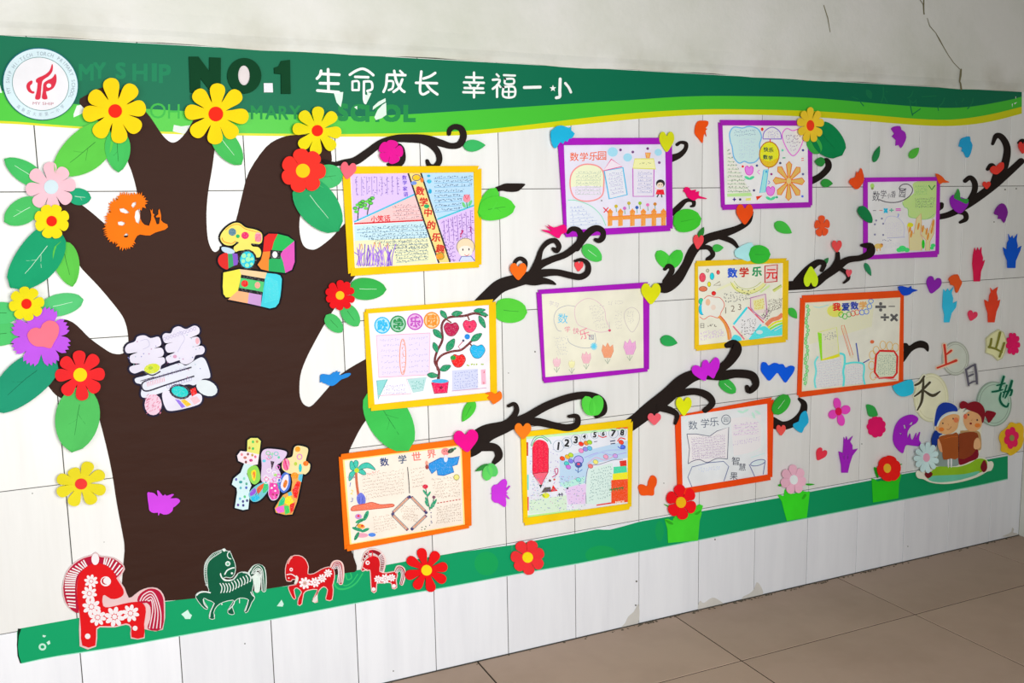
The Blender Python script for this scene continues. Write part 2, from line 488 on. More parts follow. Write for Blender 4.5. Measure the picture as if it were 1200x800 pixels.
# chipped, cement-grey patches low on the tiles and crumbs of mortar at the floor line
dirt = foam((196, 194, 188), 780)
mb = MB()
def chip(T, loop): slab(mb, cat(T(loop), 3), .0004, .0006)
T = Z(650, 560, 4)
chip(T, [(392, 590), (398, 640), (385, 690), (330, 712), (312, 700), (330, 680), (345, 650), (372, 625)])
chip(T, [(682, 575), (700, 585), (740, 560), (775, 575), (800, 600), (740, 612), (680, 620), (672, 600)])
chip(T, [(948, 488), (968, 510), (975, 545), (920, 562), (878, 572), (885, 555), (915, 540), (935, 520)])
T = Z(1100, 560, 8)
chip(T, [(690, 465), (706, 480), (700, 510), (740, 520), (735, 545), (600, 548), (640, 528), (680, 505)])
setting('chipped_patch', mb, dirt, wall_back)
mb = MB(); rr = random.Random(5)
for k in range(150):
    x = rr.uniform(.6, XR); s = rr.uniform(.002, .006)
    if rr.random() < .5: x = rr.choice([1.44, 1.6, 1.8, 2.0, 2.28, 2.86]) + rr.gauss(0, .05)
    if x > XR-.01: continue
    y = -rr.uniform(.003, .014); z0 = 0.0003
    b = len(mb.v)
    for a in range(5): vert(mb, (x+s*math.cos(a*1.256)*rr.uniform(.6, 1.2), y+s*math.sin(a*1.256)*.6, z0))
    vert(mb, (x, y, z0+s*.6))
    for a in range(5): mb.face((b+a, b+(a+1) % 5, b+5))
setting('mortar_crumbs', mb, foam((95, 88, 75), 700), wall_back)['kind'] = 'stuff'

# dark joint where the tiles meet the floor
mb = MB(); box(mb, .3, XR, -.0026, .004, .0, .0022)
setting('floor_joint', mb, grout, wall_back)
mb = MB()
for (x, y, r) in ((627, 412, .9), (596, 437, .6), (838, 632, .9), (746, 681, 1.1), (778, 566, .6), (1165, 260, .7), (1178, 222, .9), (1191, 221, .8), (117, 45, .8), (38, 578, .7), (745, 709, 1), (122, 635, .5), (287, 754, .8), (461, 786, .8), (1010, 520, .6), (1064, 640, .6)):
    slab(mb, ell(x, y, r, r, 7), .0, .0005)
setting('dirt_speck', mb, foam((90, 88, 80), 700), wall_back)['kind'] = 'stuff'
# right wall
mb = MB(); box(mb, XR, XR+.12, -3.2, .0, 0, 3.0)
wall_right = setting('wall_right', mb, plaster)

# floor: 600 mm brown tiles
mb = MB(); box(mb, XL, XR+.1, -3.4, .14, -.06, -.0015)
floor = setting('floor', mb, foam((40, 32, 24), 700))
fmesh = {}
for i in range(-6, 3):
    for j in range(-1, 5):
        x0 = 1.52+.606*i; x1 = x0+.602; y1 = -.30-.602*j; y0 = y1-.598
        x0 = max(x0, XL+.0); x1 = min(x1, XR); y1 = min(y1, -.0005)
        y0 = max(y0, -3.35)
        if x1-x0 < .02 or y1-y0 < .02: continue
        key = (round(x1-x0, 3), round(y1-y0, 3))
        if key not in fmesh:
            b = MB(); n = len(b.v); w, h = x1-x0, y1-y0; e = .0008
            for (x, y, z) in ((0, 0, -.0015), (w, 0, -.0015), (w, h, -.0015), (0, h, -.0015), (e, e, 0), (w-e, e, 0), (w-e, h-e, 0), (e, h-e, 0)): vert(b, (x, y, z))
            b.face((4, 5, 6, 7))
            for q in range(4): b.face((q, (q+1) % 4, 4+(q+1) % 4, 4+q))
            fmesh[key] = finish('floor_tile', b, tile_floor, Vector((0, 0, 0)))
        o = bpy.data.objects.new('floor_tile', fmesh[key]); COL.objects.link(o); o.parent = floor; o.location = (x0, y0, 0)
# ================================================================ the green banner along the top
def band(top, bottom): return top + bottom[::-1]
def px_of(X, Zz, d=0.0):
    v = Vector((X, -d, Zz)) - Vector(CAM); z = v.dot(Vector(FWD))
    return (600+FPX*v.dot(Vector(RGT))/z, 400-FPX*v.dot(Vector(UPV))/z)
top_edge = [px_of(-.45+i*.1, 1.4978) for i in range(34)] + [px_of(2.948, 1.4978)]
dk = [(-160, 98), (0, 106), (60, 118), (110, 124), (172, 127.5), (217, 130), (285, 131.5), (340, 134), (412, 136.5), (475, 134), (525, 131), (600, 126), (700, 119.5), (742, 117), (804, 113), (867, 112.5), (950, 114.6), (1033, 121.5), (1096, 126), (1137, 125), (1183, 117), (1197.5, 113)]
lg = [(-160, 136), (0, 141.5), (62, 146), (175, 153.5), (282, 156), (390, 157), (440, 156.5), (490, 155.5), (550, 153), (612, 147), (700, 136.5), (762, 131), (825, 128), (887, 128.3), (950, 130), (1012, 134), (1075, 139.2), (1117, 140), (1158, 134.5), (1197.5, 125)]
ye = [(-160, 140), (0, 144.5), (62, 148.5), (175, 156), (282, 158.8), (390, 160), (440, 160), (490, 159.5), (550, 158), (612, 152.5), (700, 144), (762, 138), (825, 134.5), (887, 134.5), (950, 137), (1012, 141.5), (1075, 146.5), (1117, 147.5), (1158, 143), (1197.5, 133)]
banner = thing('wall_banner', 'long wavy green and yellow vinyl banner along the top of the tiled wall', 'banner', 600, 100)
def S_(l): return cat(l, 6, False)
DG, LG, YE = (12, 138, 92), (78, 205, 60), (225, 225, 25)
def strip(parent, name, up, lo, rgb, d, t, x=300, rough=.33, label=None, material=None):
    mb = MB(); up = S_(up); lo = S_(lo)
    # quads between the two edges, matched along their length
    def samp(l, xx):
        for a, b in zip(l, l[1:]):
            if a[0] <= xx <= b[0] and b[0] > a[0]: return a[1]+(b[1]-a[1])*(xx-a[0])/(b[0]-a[0])
        return l[-1][1]
    xs = [max(up[0][0], lo[0][0]) + (min(up[-1][0], lo[-1][0])-max(up[0][0], lo[0][0]))*i/150 for i in range(151)]
    slab(mb, [(x, samp(up, x)) for x in xs] + [(x, samp(lo, x)) for x in xs[::-1]], d*MM, t*MM)
    return add(parent, name, mb, material or vinyl(rgb, x, rough), label)
strip(banner, 'yellow_stripe', lg, ye, YE, .15, .25)
strip(banner, 'light_green_stripe', dk, lg, LG, .2, .25)
DGM = plain_vinyl('dark_green_vinyl', (.003, .150, .072))
SGM = plain_vinyl('emerald_vinyl', (.004, .33, .125))
dgs = strip(banner, 'dark_green_stripe', top_edge, dk, DG, .25, .3, material=DGM)
# white characters: rounded strokes
WH = (246, 250, 248)
def strokes(parent, name, T, lst, w, rgb, d, t=.25, x=500, label=None, material=None):
    mb = MB(); k = 0
    for s in lst:
        ww = w
        if isinstance(s, tuple): ww, s = s
        pts = [(p[0], p[1], p[2] if len(p) > 2 else ww) for p in s]
        if len(pts) == 2: pts = [pts[0], tuple((a+b)/2 for a, b in zip(*pts)), pts[1]]
        ribbon(mb, T(pts), d*MM+k*1e-5, t*MM, 4); k += 1
    return add(parent, name, mb, material or foam(rgb, x, .4, .02), label)
T = Z(200, 40, 4)
strokes(banner, 'character', T, [
    [(705, 172), (700, 192), (686, 208)], [(706, 186), (790, 190)], [(700, 230), (786, 232)], [(738, 165), (740, 264)], [(688, 264), (788, 272)]], 13, WH, .6, label='white character painted on the banner, first from the left')
strokes(banner, 'character', T, [
    [(840, 190), (868, 172), (898, 162), (925, 172), (950, 192)], [(865, 200), (926, 202)], (10, [(852, 222), (852, 262)]), (10, [(852, 222), (880, 222), (882, 260)]), (10, [(852, 262), (882, 262)]),
    (11, [(906, 222), (906, 300), (912, 322)]), (11, [(906, 222), (940, 224), (944, 256), (922, 266)])], 12, WH, .6)
T3 = Z(400, 60, 4)
strokes(banner, 'character', T3, [
    [(215, 110), (300, 112)], [(214, 112), (210, 160), (198, 190)], (10, [(216, 140), (242, 142), (240, 172), (222, 182)]), [(248, 92), (258, 140), (280, 178), (296, 190)], [(286, 132), (270, 170), (245, 190)], (10, [(275, 92), (288, 104)])], 12, WH, .6)
strokes(banner, 'character', T3, [
    [(375, 95), (370, 150), (370, 190), (384, 202), (408, 190)], [(440, 102), (415, 118), (385, 128)], [(350, 148), (448, 150)], [(398, 152), (418, 178), (450, 202)]], 12, WH, .6)
strokes(banner, 'character', T3, [
    [(585, 122), (662, 124)], [(622, 100), (622, 145)], [(575, 146), (668, 148)], (9, [(600, 156), (606, 164)]), (9, [(644, 156), (638, 164)]), [(578, 172), (664, 174)], [(572, 192), (668, 194)], [(622, 172), (622, 216)]], 11, WH, .6)
strokes(banner, 'character', T3, [
    (10, [(728, 108), (738, 118)]), (11, [(710, 134), (742, 134), (732, 158), (710, 176)]), (11, [(730, 158), (730, 214)]), (9, [(740, 160), (746, 168)]),
    (10, [(762, 112), (814, 114)]), (10, [(768, 130), (806, 130), (806, 152), (768, 152), (768, 130)]), (10, [(760, 168), (810, 168), (810, 212), (760, 212), (760, 168)]), (8, [(760, 190), (810, 190)]), (8, [(785, 168), (785, 212)])], 11, WH, .6)
strokes(banner, 'character', T3, [[(858, 170), (932, 168)]], 14, WH, .6)
ch = strokes(banner, 'character', T3, [[(1026, 130), (1024, 185), (1024, 212), (1008, 218)], (12, [(1050, 150), (1066, 170), (1076, 192)])], 14, WH, .6, label='white character whose left dot is a small star')
mb = MB(); st = []
for k in range(10):
    r = 16 if k % 2 == 0 else 7
    st.append((992+r*math.sin(k*math.pi/5), 174-r*math.cos(k*math.pi/5)))
slab(mb, T3(st), .6*MM, .25*MM); add(ch, 'star', mb, foam(WH, 500, .4, .02))
# torn white scraps where the vinyl has come off
T4 = Z(270, 100, 5.217)
torn = [[(632, 45), (690, 40), (685, 85), (675, 132), (650, 105)], [(808, 50), (838, 60), (835, 40), (862, 48), (845, 85), (828, 118), (815, 80)], [(757, 133), (775, 125), (775, 148)],
        [(872, 130), (905, 100), (948, 78), (950, 98), (900, 128), (870, 150)], [(952, 105), (954, 180), (925, 200), (890, 212), (880, 195), (900, 150), (930, 118)]]
for q in torn:
    mb = MB(); slab(mb, T4(q), .6*MM, .2*MM); add(banner, 'torn_patch', mb, foam((225, 245, 232), 420, .5, .02))
for q in [Z(0, 40, 4)([(345, 375), (360, 335), (385, 330), (405, 355), (385, 372), (345, 390)]), Z(0, 40, 4)([(815, 425), (850, 432), (905, 425), (930, 400), (905, 450), (860, 468), (810, 455)]), Z(0, 40, 4)([(-60, 242), (0, 240), (10, 275), (-60, 272)])]:
    mb = MB(); slab(mb, q, .6*MM, .2*MM); add(banner, 'torn_patch', mb, foam((238, 246, 240), 200, .5, .02))
mb = MB()
for q in ([(1120, 122), (1124, 124), (1122, 140)], [(1098, 170), (1104, 166), (1100, 190)], [(1112, 164), (1130, 158), (1116, 172)]):
    slab(mb, Z(980, 90, 5.333)([(a, b) for a, b in q]), .6*MM, .2*MM)
add(banner, 'torn_patch', mb, foam((235, 245, 240), 1180, .5, .02))
# ghosts of lettering peeled off, a little lighter than the vinyl round them
def ghost(T, items, rgb, x, name='letter_trace', d=.6, bold=.03, label=None, kind=None):
    for (s, cx, cy, h, ws) in items:
        vs, fs, y0, y1, x0, x1 = glyphs(s, bold)
        mb = MB(); k = h/(y1-y0)
        for n_, (ox, oy) in enumerate(BOLD(bold)):
            ids = []
            for a, b in vs:
                p = T((cx+(a+ox-(x0+x1)/2)*k*ws, cy-(b+oy-(y0+y1)/2)*k)); ids.append(vert(mb, at(p[0], p[1], d*MM+n_*4e-6)))
            for f in fs: mb.face(tuple(ids[i] for i in f))
        add(banner, name, mb, vinyl(rgb, x), label)
T = Z(80, 60, 6.667)
ghost(T, [('M', 140, 165, 120, .95), ('Y', 245, 150, 118, .9), ('S', 410, 152, 120, 1.05), ('H', 560, 165, 125, 1.0), ('I', 672, 165, 130, 1.3), ('P', 755, 175, 135, .95)], (10, 134, 88), 260)
ghost(T, [('O', 700, 465, 120, 1.0), ('H', 825, 470, 112, .95)], (62, 188, 72), 300, bold=.0, d=.62)
T = Z(270, 100, 5.217)
ghost(T, [('M', 160, 165, 80, .9), ('A', 250, 165, 80, .9), ('R', 325, 168, 80, .9), ('Y', 395, 165, 80, .9)], (24, 142, 74), 350, bold=.02, d=.62)
ghost(T, [('S', 690, 165, 95, .95), ('C', 780, 168, 95, .95), ('H', 868, 172, 90, .95), ('O', 985, 170, 95, 1.0), ('L', 1095, 172, 92, 1.1)], (28, 142, 72), 420, bold=.05, d=.62)
mb = MB(); T = Z(990, 90, 7.06)
for s in ([(60, 165, 8), (110, 185, 9)], [(130, 210, 7), (155, 240, 9)], [(318, 85, 10), (320, 150, 12), (300, 212, 8)], [(322, 160, 8), (352, 212, 8)], [(340, 120, 8), (352, 125, 8)],
          [(565, 120, 8), (545, 160, 10), (520, 175, 8)], [(535, 190, 9), (565, 215, 9), (590, 190, 9)], [(540, 200, 8), (545, 250, 9), (560, 320, 8)], [(560, 310, 9), (590, 290, 8), (625, 265, 8)], [(590, 190, 7), (590, 240, 7)],
          [(640, 165, 9), (755, 158, 9)], [(825, 175, 10), (810, 215, 12), (775, 250, 9)], [(770, 255, 7), (775, 280, 7)], [(915, 200, 6), (925, 235, 8)], [(985, 180, 9), (970, 205, 7)], [(1062, 180, 10), (1050, 225, 10), (1015, 265, 7)]):
    s = [s[0], tuple((a+b)/2 for a, b in zip(s[0], s[1]))] + list(s[1:]) if len(s) == 2 else s
    ribbon(mb, T(s), .62*MM+len(mb.v)*1e-9, .02*MM, 3)
slab(mb, cat(T([(175, 110), (200, 108), (225, 135), (222, 180), (200, 175), (178, 145)]), 4), .62*MM, .02*MM)
add(banner, 'letter_trace', mb, vinyl((14, 92, 58), 1060), 'faint traces of peeled characters at the dark right end')

# raised NO.1
no1 = thing('raised_lettering', 'dark green raised letters reading NO.1 on the green banner', 'lettering', 280, 88)
T = Z(200, 50, 7.5); DK = (0, 66, 38)
mk = foam(DK, 420, .8, .03)
piece(no1, 'letter', DK, T([(160, 122), (245, 122), (340, 250), (340, 128), (442, 132), (440, 440), (360, 440), (262, 312), (262, 440), (172, 436)]), 1, 5, smooth=0, material=mk)
piece(no1, 'letter', DK, T(ell(648, 290, 150, 156, 36)), 1, 5, holes=[T(ell(646, 286, 52, 88, 28))], smooth=0, material=mk)
piece(no1, 'counter_disc', (235, 225, 225), T(ell(646, 286, 56, 92, 28)), .7, .4, smooth=0, label='white patch inside the O')
piece(no1, 'full_stop', (238, 240, 245), T([(818, 355), (896, 355), (900, 436), (820, 436)]), 1, 4, smooth=0, label='white square full stop')
piece(no1, 'letter', DK, T([(972, 160), (1050, 150), (1056, 448), (972, 448), (970, 275), (912, 270), (910, 220), (950, 205)]), 1, 5, smooth=0, material=mk)

# round badge
bd = thing('school_badge', 'round white school badge with a red flame emblem at the left end of the banner', 'badge', 47, 98)
T = Z(0, 50, 8)
piece(bd, 'disc', (222, 244, 250), T(ell(380, 388, 352, 328, 56, .42)), 1, 9, smooth=0, x=60)
mb = MB(); T_ = T
slab(mb, T(ell(378, 386, 360, 336, 56, .42)), .7*MM, 6*MM); add(bd, 'rim', mb, foam((30, 120, 130), 60), 'teal edge of the disc')
piece(bd, 'inner_field', (246, 246, 250), T(ell(380, 386, 268, 244, 48, .42)), 10, .3, smooth=0, x=60)
ik = Ink(T, 60, 10.35)
ik.R(380, 386, 268, 246, 6, (110, 150, 150), .42, 48)
RD = (222, 40, 68)
def curved(text, cx, cy, rx, ry, a0, a1, h, c, flip=False):
    n = len(text)
    for i, ch_ in enumerate(text):
        if ch_ == ' ': continue
        a = a0+(a1-a0)*i/(n-1)
        x, y = cx+rx*math.cos(a), cy+ry*math.sin(a)
        ik.TX(ch_, x, y, h, c, .0, a+(math.pi/2 if not flip else -math.pi/2), .85)
curved('MY SHIP HI-TECH TORCH PRIMARY SCHOOL', 380, 388, 308, 286, math.radians(165), math.radians(385), 34, (150, 165, 175))
curved('高新区火炬第一小学', 380, 388, 306, 284, math.radians(132), math.radians(48), 36, (165, 178, 190), True)
ik.TX('MY SHIP', 405, 570, 26, (200, 150, 160), .01, .03, 1.5)
ik.done(bd, 'lettering')
mb = MB()
def em(loop, sm=4): slab(mb, cat(T(loop), sm) if sm else T(loop), 10.4*MM, 1.2*MM)
em([(290, 355), (305, 362), (300, 385), (285, 400), (283, 425), (300, 452), (322, 458), (318, 475), (295, 474), (265, 455), (248, 415), (258, 378)])
em([(338, 345), (365, 325), (420, 300), (465, 260), (488, 200), (496, 222), (490, 268), (460, 310), (405, 350), (392, 385), (385, 450), (375, 525), (330, 525), (345, 450), (352, 380), (340, 372)])
em([(408, 385), (440, 355), (490, 330), (518, 292), (530, 325), (526, 375), (500, 425), (455, 452), (432, 462), (444, 525), (395, 522), (402, 450)], 4)
add(bd, 'emblem', mb, foam(RD, 100, .45), 'red flame and letters emblem')
piece(bd, 'emblem_gap', (246, 246, 250), T(ell(458, 402, 22, 20, 12)), 11.6, .15, smooth=0, x=60)

# ================================================================ green paper strip under the display
gs = thing('green_floor_strip', 'straight green vinyl strip running low across the tiles beneath the drawings', 'border strip', 600, 660)
up = [(25, 736), (92, 724), (192, 705), (340, 686), (412, 669), (452, 662), (500, 653), (545, 646), (600, 638.5), (637, 631.5), (680, 624), (700, 620), (713, 621), (727, 617.5), (750, 611), (785, 605), (822, 599), (915, 583), (950, 576), (1022, 562.5), (1060, 555), (1110, 547), (1181, 534)]
lo = [(25, 776.5), (60, 769), (140, 757), (212, 744), (316, 725.5), (414, 706.5), (450, 700), (525, 687), (600, 673), (675, 660), (750, 645.5), (825, 631), (915, 612.5), (1005, 595), (1060, 584.5), (1150, 567.5), (1181, 560.5)]
def lerp_edge(l, x):
    for a, b in zip(l, l[1:]):
        if a[0] <= x <= b[0]: return a[1]+(b[1]-a[1])*(x-a[0])/(b[0]-a[0])
    return l[-1][1]
cuts = [25, 600, 784, 1181]
for a, b in zip(cuts, cuts[1:]):
    mb = MB(); xs = [a+(b-a)*i/24 for i in range(25)]
    U = [(x+.2*(x == a), lerp_edge(up, x)) for x in xs]; Lw = [(x, lerp_edge(lo, x)) for x in xs]
    if a == 25: U = [(20, 741), (21, 737)] + U[0:]; Lw = [(20, 756), (22, 770), (24, 777)] + Lw[1:]
    slab(mb, U + Lw[::-1], .2*MM, .4*MM)
    add(gs, 'strip_length', mb, SGM)
mb = MB()
xs = [25+(1181-25)*i/60 for i in range(61)]
slab(mb, [(x, lerp_edge(lo, x)-.6) for x in xs]+[(x, lerp_edge(lo, x)+1.1) for x in xs[::-1]], .1*MM, .3*MM)
add(gs, 'pale_margin', mb, vinyl((150, 232, 200), 380), 'pale uncovered margin along the lower edge')
T = Z(0, 600, 4)
for q in (T([(850, 478), (880, 457), (890, 475), (900, 482), (892, 500), (868, 500), (862, 490)]), Z(200, 600, 4)([(498, 440), (520, 410), (530, 430), (525, 442)]), T([(200, 575), (216, 578), (210, 586), (200, 584)]), T([(218, 610), (232, 600), (236, 615), (226, 622)])):
    mb = MB(); slab(mb, q, .6*MM, .3*MM); add(gs, 'torn_patch', mb, foam((215, 252, 238), 250, .5, .02))
mb = MB(); slab(mb, T(ell(199, 631, 18, 17, 16)), .6*MM, .3*MM, [T(ell(199, 631, 9, 8, 12))]); add(gs, 'torn_patch', mb, foam((200, 245, 225), 250, .5, .02))
mb = MB(); slab(mb, T([(84, 545), (100, 546), (88, 580), (84, 630), (88, 670), (100, 708), (94, 708), (82, 672), (79, 620)]), .65*MM, .2*MM)
add(gs, 'curled_end', mb, foam((5, 40, 28), 200), 'dark curled left end')
disc = vinyl((20, 162, 88), 650)
for (c, rx, ry) in (((570, 660), 14, 14), ((705, 650), 19, 11), ((833, 0), 0, 0), ((773, 622), 5, 12)):
    if not rx: continue
    mb = MB(); lp = [p for p in ell(c[0], c[1], rx, ry, 28) if lerp_edge(up, p[0]) < p[1] < lerp_edge(lo, p[0])]
    slab(mb, lp, .62*MM, .03*MM); add(gs, 'faded_disc', mb, disc)
mb = MB(); T = Z(320, 630, 7.06)
for s in ([(500, 290, 12), (500, 360, 16), (540, 420, 16), (620, 415, 14), (690, 370, 12), (740, 295, 10)], [(540, 350, 9), (590, 395, 9), (650, 370, 9), (700, 300, 8)], [(600, 300, 12), (615, 345, 10), (650, 330, 10), (640, 290, 9)]):
    ribbon(mb, T(s), .64*MM+len(mb.v)*1e-9, .03*MM, 4)
add(gs, 'faded_scroll', mb, vinyl((50, 198, 112), 420), 'faint lighter scroll pattern')
# ================================================================ brown paper tree
def trunk_mat():
    mt, N, L, B = new_mat('brown_kraft_paper')
    tc = N.new('ShaderNodeTexCoord'); mp = N.new('ShaderNodeMapping'); mp.inputs['Scale'].default_value = (.8, 1, 2.2)
    mp.inputs['Rotation'].default_value = (0, -.25, 0)
    L.new(tc.outputs['Object'], mp.inputs[0])
    a = N.new('ShaderNodeTexNoise'); a.inputs['Scale'].default_value = 3.4; a.inputs['Detail'].default_value = 4
    L.new(mp.outputs[0], a.inputs['Vector'])
    b = N.new('ShaderNodeTexNoise'); b.inputs['Scale'].default_value = 160
    L.new(tc.outputs['Object'], b.inputs['Vector'])
    B.inputs['Base Color'].default_value = (.040, .0165, .0112, 1)
    B.inputs['Roughness'].default_value = .6; B.inputs['Specular IOR Level'].default_value = .08
    b1 = N.new('ShaderNodeBump'); b1.inputs['Strength'].default_value = .6; b1.inputs['Distance'].default_value = .02
    b2 = N.new('ShaderNodeBump'); b2.inputs['Strength'].default_value = .15; b2.inputs['Distance'].default_value = .001
    L.new(a.outputs[0], b1.inputs['Height']); L.new(b.outputs[0], b2.inputs['Height'])
    L.new(b1.outputs[0], b2.inputs['Normal']); L.new(b2.outputs[0], B.inputs['Normal'])
    return mt
TR = trunk_mat()
outline = [(93,121),(104,110),(118,103),(135,102),(150,112),(165,125),(176,137),(188,155),(196,164),(203,167),(211,163),(220,152),(228,138),(238,118),(252,112),(262,120),(258,140),(253,165),(249,195),(244,225),(242,250),(243,275),(246,288),(251,295),(257,292),(266,278),(276,260),(284,228),(292,201),(312,172),(330,161),(347,158),(372,158),(384,163),(388,178),(388,192),(376,212),(356,240),(351,260),(352,277),(356,288),(363,292),(372,291),(388,279),(404,262),(430,240),(465,225),(490,235),(480,262),(440,300),(415,325),(398,352),(382,377),(368,402),(358,422),(352,440),(351,460),(354,471),(360,476),(367,474),(385,454),(400,438),(428,421),(470,400),(520,370),(545,380),(500,430),(450,470),(429,492),(415,516),(404,545),(403,590),(407,625),(413,648),(418,668),(400,672),(340,685.5),(260,697),(192,704),(146,702),(146,645),(144,627),(137,590),(131,552),(122,512),(112,480),(95,470),(71,466),(58,454),(45,430),(50,390),(70,375),(82,376),(92,383),(105,396),(120,407),(132,414),(144,414),(150,405),(150,392),(147,378),(140,365),(117,337),(97,316),(85,300),(60,280),(50,250),(65,235),(85,233),(96,240),(110,251),(125,264),(140,275),(155,274),(163,262),(164,245),(160,222),(155,203),(150,190),(145,175),(125,150)]
mb = MB(); slab(mb, cat(outline, 3), 1.0*MM, .8*MM)
tree = single('paper_tree', 'large dark brown paper tree trunk shaped like an open hand on the white tiles', 'paper tree', mb, TR)

BM, N_, L_, B_ = new_mat('dark_branch_foam')
B_.inputs['Base Color'].default_value = (.014, .008, .006, 1); B_.inputs['Roughness'].default_value = .78; B_.inputs['Specular IOR Level'].default_value = .2
def branch(label, T, ribs, d=3, t=3, extra=()):
    mb = MB()
    for k, r in enumerate(ribs):
        if isinstance(d, tuple):        # the root lies flat under a frame, the tips rise over the next one
            x0, a, x1, b = d
            fn = lambda x, k=k: (a+(b-a)*(lambda u: u*u*(3-2*u))(min(1, max(0, (x-x0)/(x1-x0)))))*MM+k*3e-5
            ribbon(mb, T(r), fn, t*MM, 6)
        else: ribbon(mb, T(r), d*MM+k*3e-5, t*MM, 6)
    for k, l in enumerate(extra): slab(mb, cat(T(l), 4), d*MM+(k+9)*3e-5, t*MM)
    return single('paper_branch', label, 'paper branch', mb, BM)
T = Z(360, 140, 6)
branch('dark branch with a curled tip leaving the tree above the top yellow-framed drawing', T, [
    [(120, 290, 26), (190, 312, 30), (260, 300, 40), (340, 290, 58), (430, 230, 55), (520, 165, 50), (620, 135, 52), (720, 132, 58), (840, 140, 62), (940, 165, 50), (1010, 185, 42), (1070, 175, 46), (1100, 120, 46), (1085, 65, 42), (1040, 50, 38), (1005, 70, 34), (998, 100, 28)],
    [(800, 140, 50), (870, 175, 44), (920, 230, 42), (930, 290, 40), (900, 330, 38), (862, 325, 34), (845, 290, 24)],
    [(560, 170, 30), (650, 190, 40), (675, 250, 36), (665, 300, 38), (620, 325, 36), (570, 315, 20)]], d=3.2)
T = Z(560, 200, 10)
branch('short dark leaf-shaped branch tip beside the green leaves right of the top yellow-framed drawing', T, [], extra=[[(205, 200), (260, 175), (320, 150), (400, 148), (550, 152), (530, 190), (480, 235), (420, 248), (350, 245), (290, 235), (240, 245), (208, 270)]])
T = Z(540, 250, 4.705)
branch('dark curling branch rising beneath the pink bird and lower edge of the fence drawing', T, [
    [(90, 510, 60), (150, 460, 75), (220, 400, 76), (310, 370, 70), (390, 345, 60), (430, 290, 44), (500, 255, 36), (580, 225, 36), (650, 170, 40), (700, 110, 40), (745, 82, 36), (780, 95, 32), (785, 130, 30), (765, 150, 28), (745, 145, 20)],
    [(395, 320, 30), (425, 265, 34), (445, 200, 24), (480, 160, 28), (520, 150, 28), (543, 180, 26), (530, 208, 24), (512, 195, 20)],
    [(640, 190, 40), (665, 140, 40), (650, 95, 32), (615, 85, 26), (590, 105, 18)],
    [(380, 350, 50), (450, 330, 44), (530, 325, 36), (600, 340, 36), (660, 350, 34), (700, 325, 32), (702, 280, 26), (670, 255, 20), (632, 262, 14)],
    [(330, 360, 50), (400, 372, 50), (460, 372, 36), (500, 380, 24), (522, 390, 10)],
    [(305, 320, 14), (300, 270, 20), (330, 248, 22), (358, 270, 22), (350, 320, 20)]], d=(586, 1.9, 628, 7.5), t=2.4)
T = Z(530, 400, 3.243)
branch('dark branch with three curls spreading above the pencil drawing in its yellow frame', T, [
    [(40, 420, 60), (80, 392, 80), (130, 350, 66), (200, 325, 46), (280, 290, 32), (360, 245, 30), (450, 212, 28), (520, 205, 28), (565, 225, 30), (575, 265, 26), (548, 285, 14)],
    [(180, 320, 20), (220, 300, 22), (245, 265, 20), (238, 238, 15), (215, 245, 12)],
    [(240, 310, 26), (320, 305, 30), (390, 320, 26), (440, 328, 26), (475, 315, 22), (475, 285, 18), (445, 285, 12)],
    [(75, 400, 40), (120, 400, 34), (165, 405, 30), (178, 435, 28), (160, 460, 16)]], d=(556, 1.0, 604, 9), t=2.6)
branch('thick dark branch rising right of the pencil drawing with curls by the small-book drawing', T, [
    [(650, 335, 50), (700, 300, 50), (750, 260, 56), (820, 205, 56), (880, 150, 52), (940, 125, 40), (1020, 130, 36), (1080, 122, 32), (1140, 130, 32), (1155, 165, 24), (1130, 188, 22), (1122, 172, 14)],
    [(1010, 110, 30), (1050, 80, 34), (1080, 35, 40), (1072, 10, 34), (1045, 15, 20)],
    [(850, 200, 26), (920, 190, 26), (970, 205, 28), (990, 235, 22), (962, 262, 20)],
    [(790, 250, 30), (830, 262, 26), (855, 280, 18), (848, 312, 10)]], d=(746, 1.0, 788, 8.6), t=2.6)
T = Z(740, 210, 3.75)
branch('dark branch climbing left of the colourful-title yellow-framed drawing to an orange heart', T, [
    [(118, 470, 30), (150, 475, 50), (200, 440, 46), (240, 380, 36), (275, 310, 40), (330, 262, 36), (400, 240, 36), (470, 215, 26), (515, 185, 22), (530, 145, 14)],
    [(150, 450, 24), (180, 400, 22), (165, 380, 20), (148, 395, 14)],
    [(290, 300, 22), (340, 300, 20), (360, 330, 18), (338, 352, 20)],
    [(380, 250, 22), (440, 270, 22), (470, 300, 10)],
    [(452, 356, 10), (475, 360, 12), (500, 355, 6)]], d=4)
T = Z(780, 130, 6.667)
branch('small dark hook-shaped branch tip right of the fence drawing below the lime heart', T, [[(45, 370, 60), (110, 345, 44), (155, 300, 32), (160, 255, 30), (120, 245, 24), (92, 262, 26)]], d=.8, t=2.2)
branch('small dark hook-shaped branch tip under the pink bird above a big green leaf', T, [[(50, 800, 40), (110, 745, 44), (160, 700, 32), (215, 700, 30), (222, 735, 26), (200, 745, 16)]], d=.8, t=2.2)
T = Z(740, 210, 3.75)
branch('dark forked branch between the purple-framed title drawing and the colourful-title drawing', T, [
    [(660, 470, 40), (740, 465, 40), (800, 462, 36), (850, 425, 34), (900, 390, 36), (950, 355, 28), (1010, 345, 26), (1050, 325, 34), (1050, 295, 32), (1015, 290, 14)],
    [(730, 450, 36), (775, 400, 34), (820, 365, 26), (848, 372, 20), (838, 400, 16)],
    [(880, 400, 24), (905, 360, 22), (908, 325, 16)],
    [(905, 385, 16), (945, 410, 18), (955, 435, 14), (935, 455, 8)]], d=(930, .8, 990, 9), t=2.4)
T = Z(820, 110, 5)
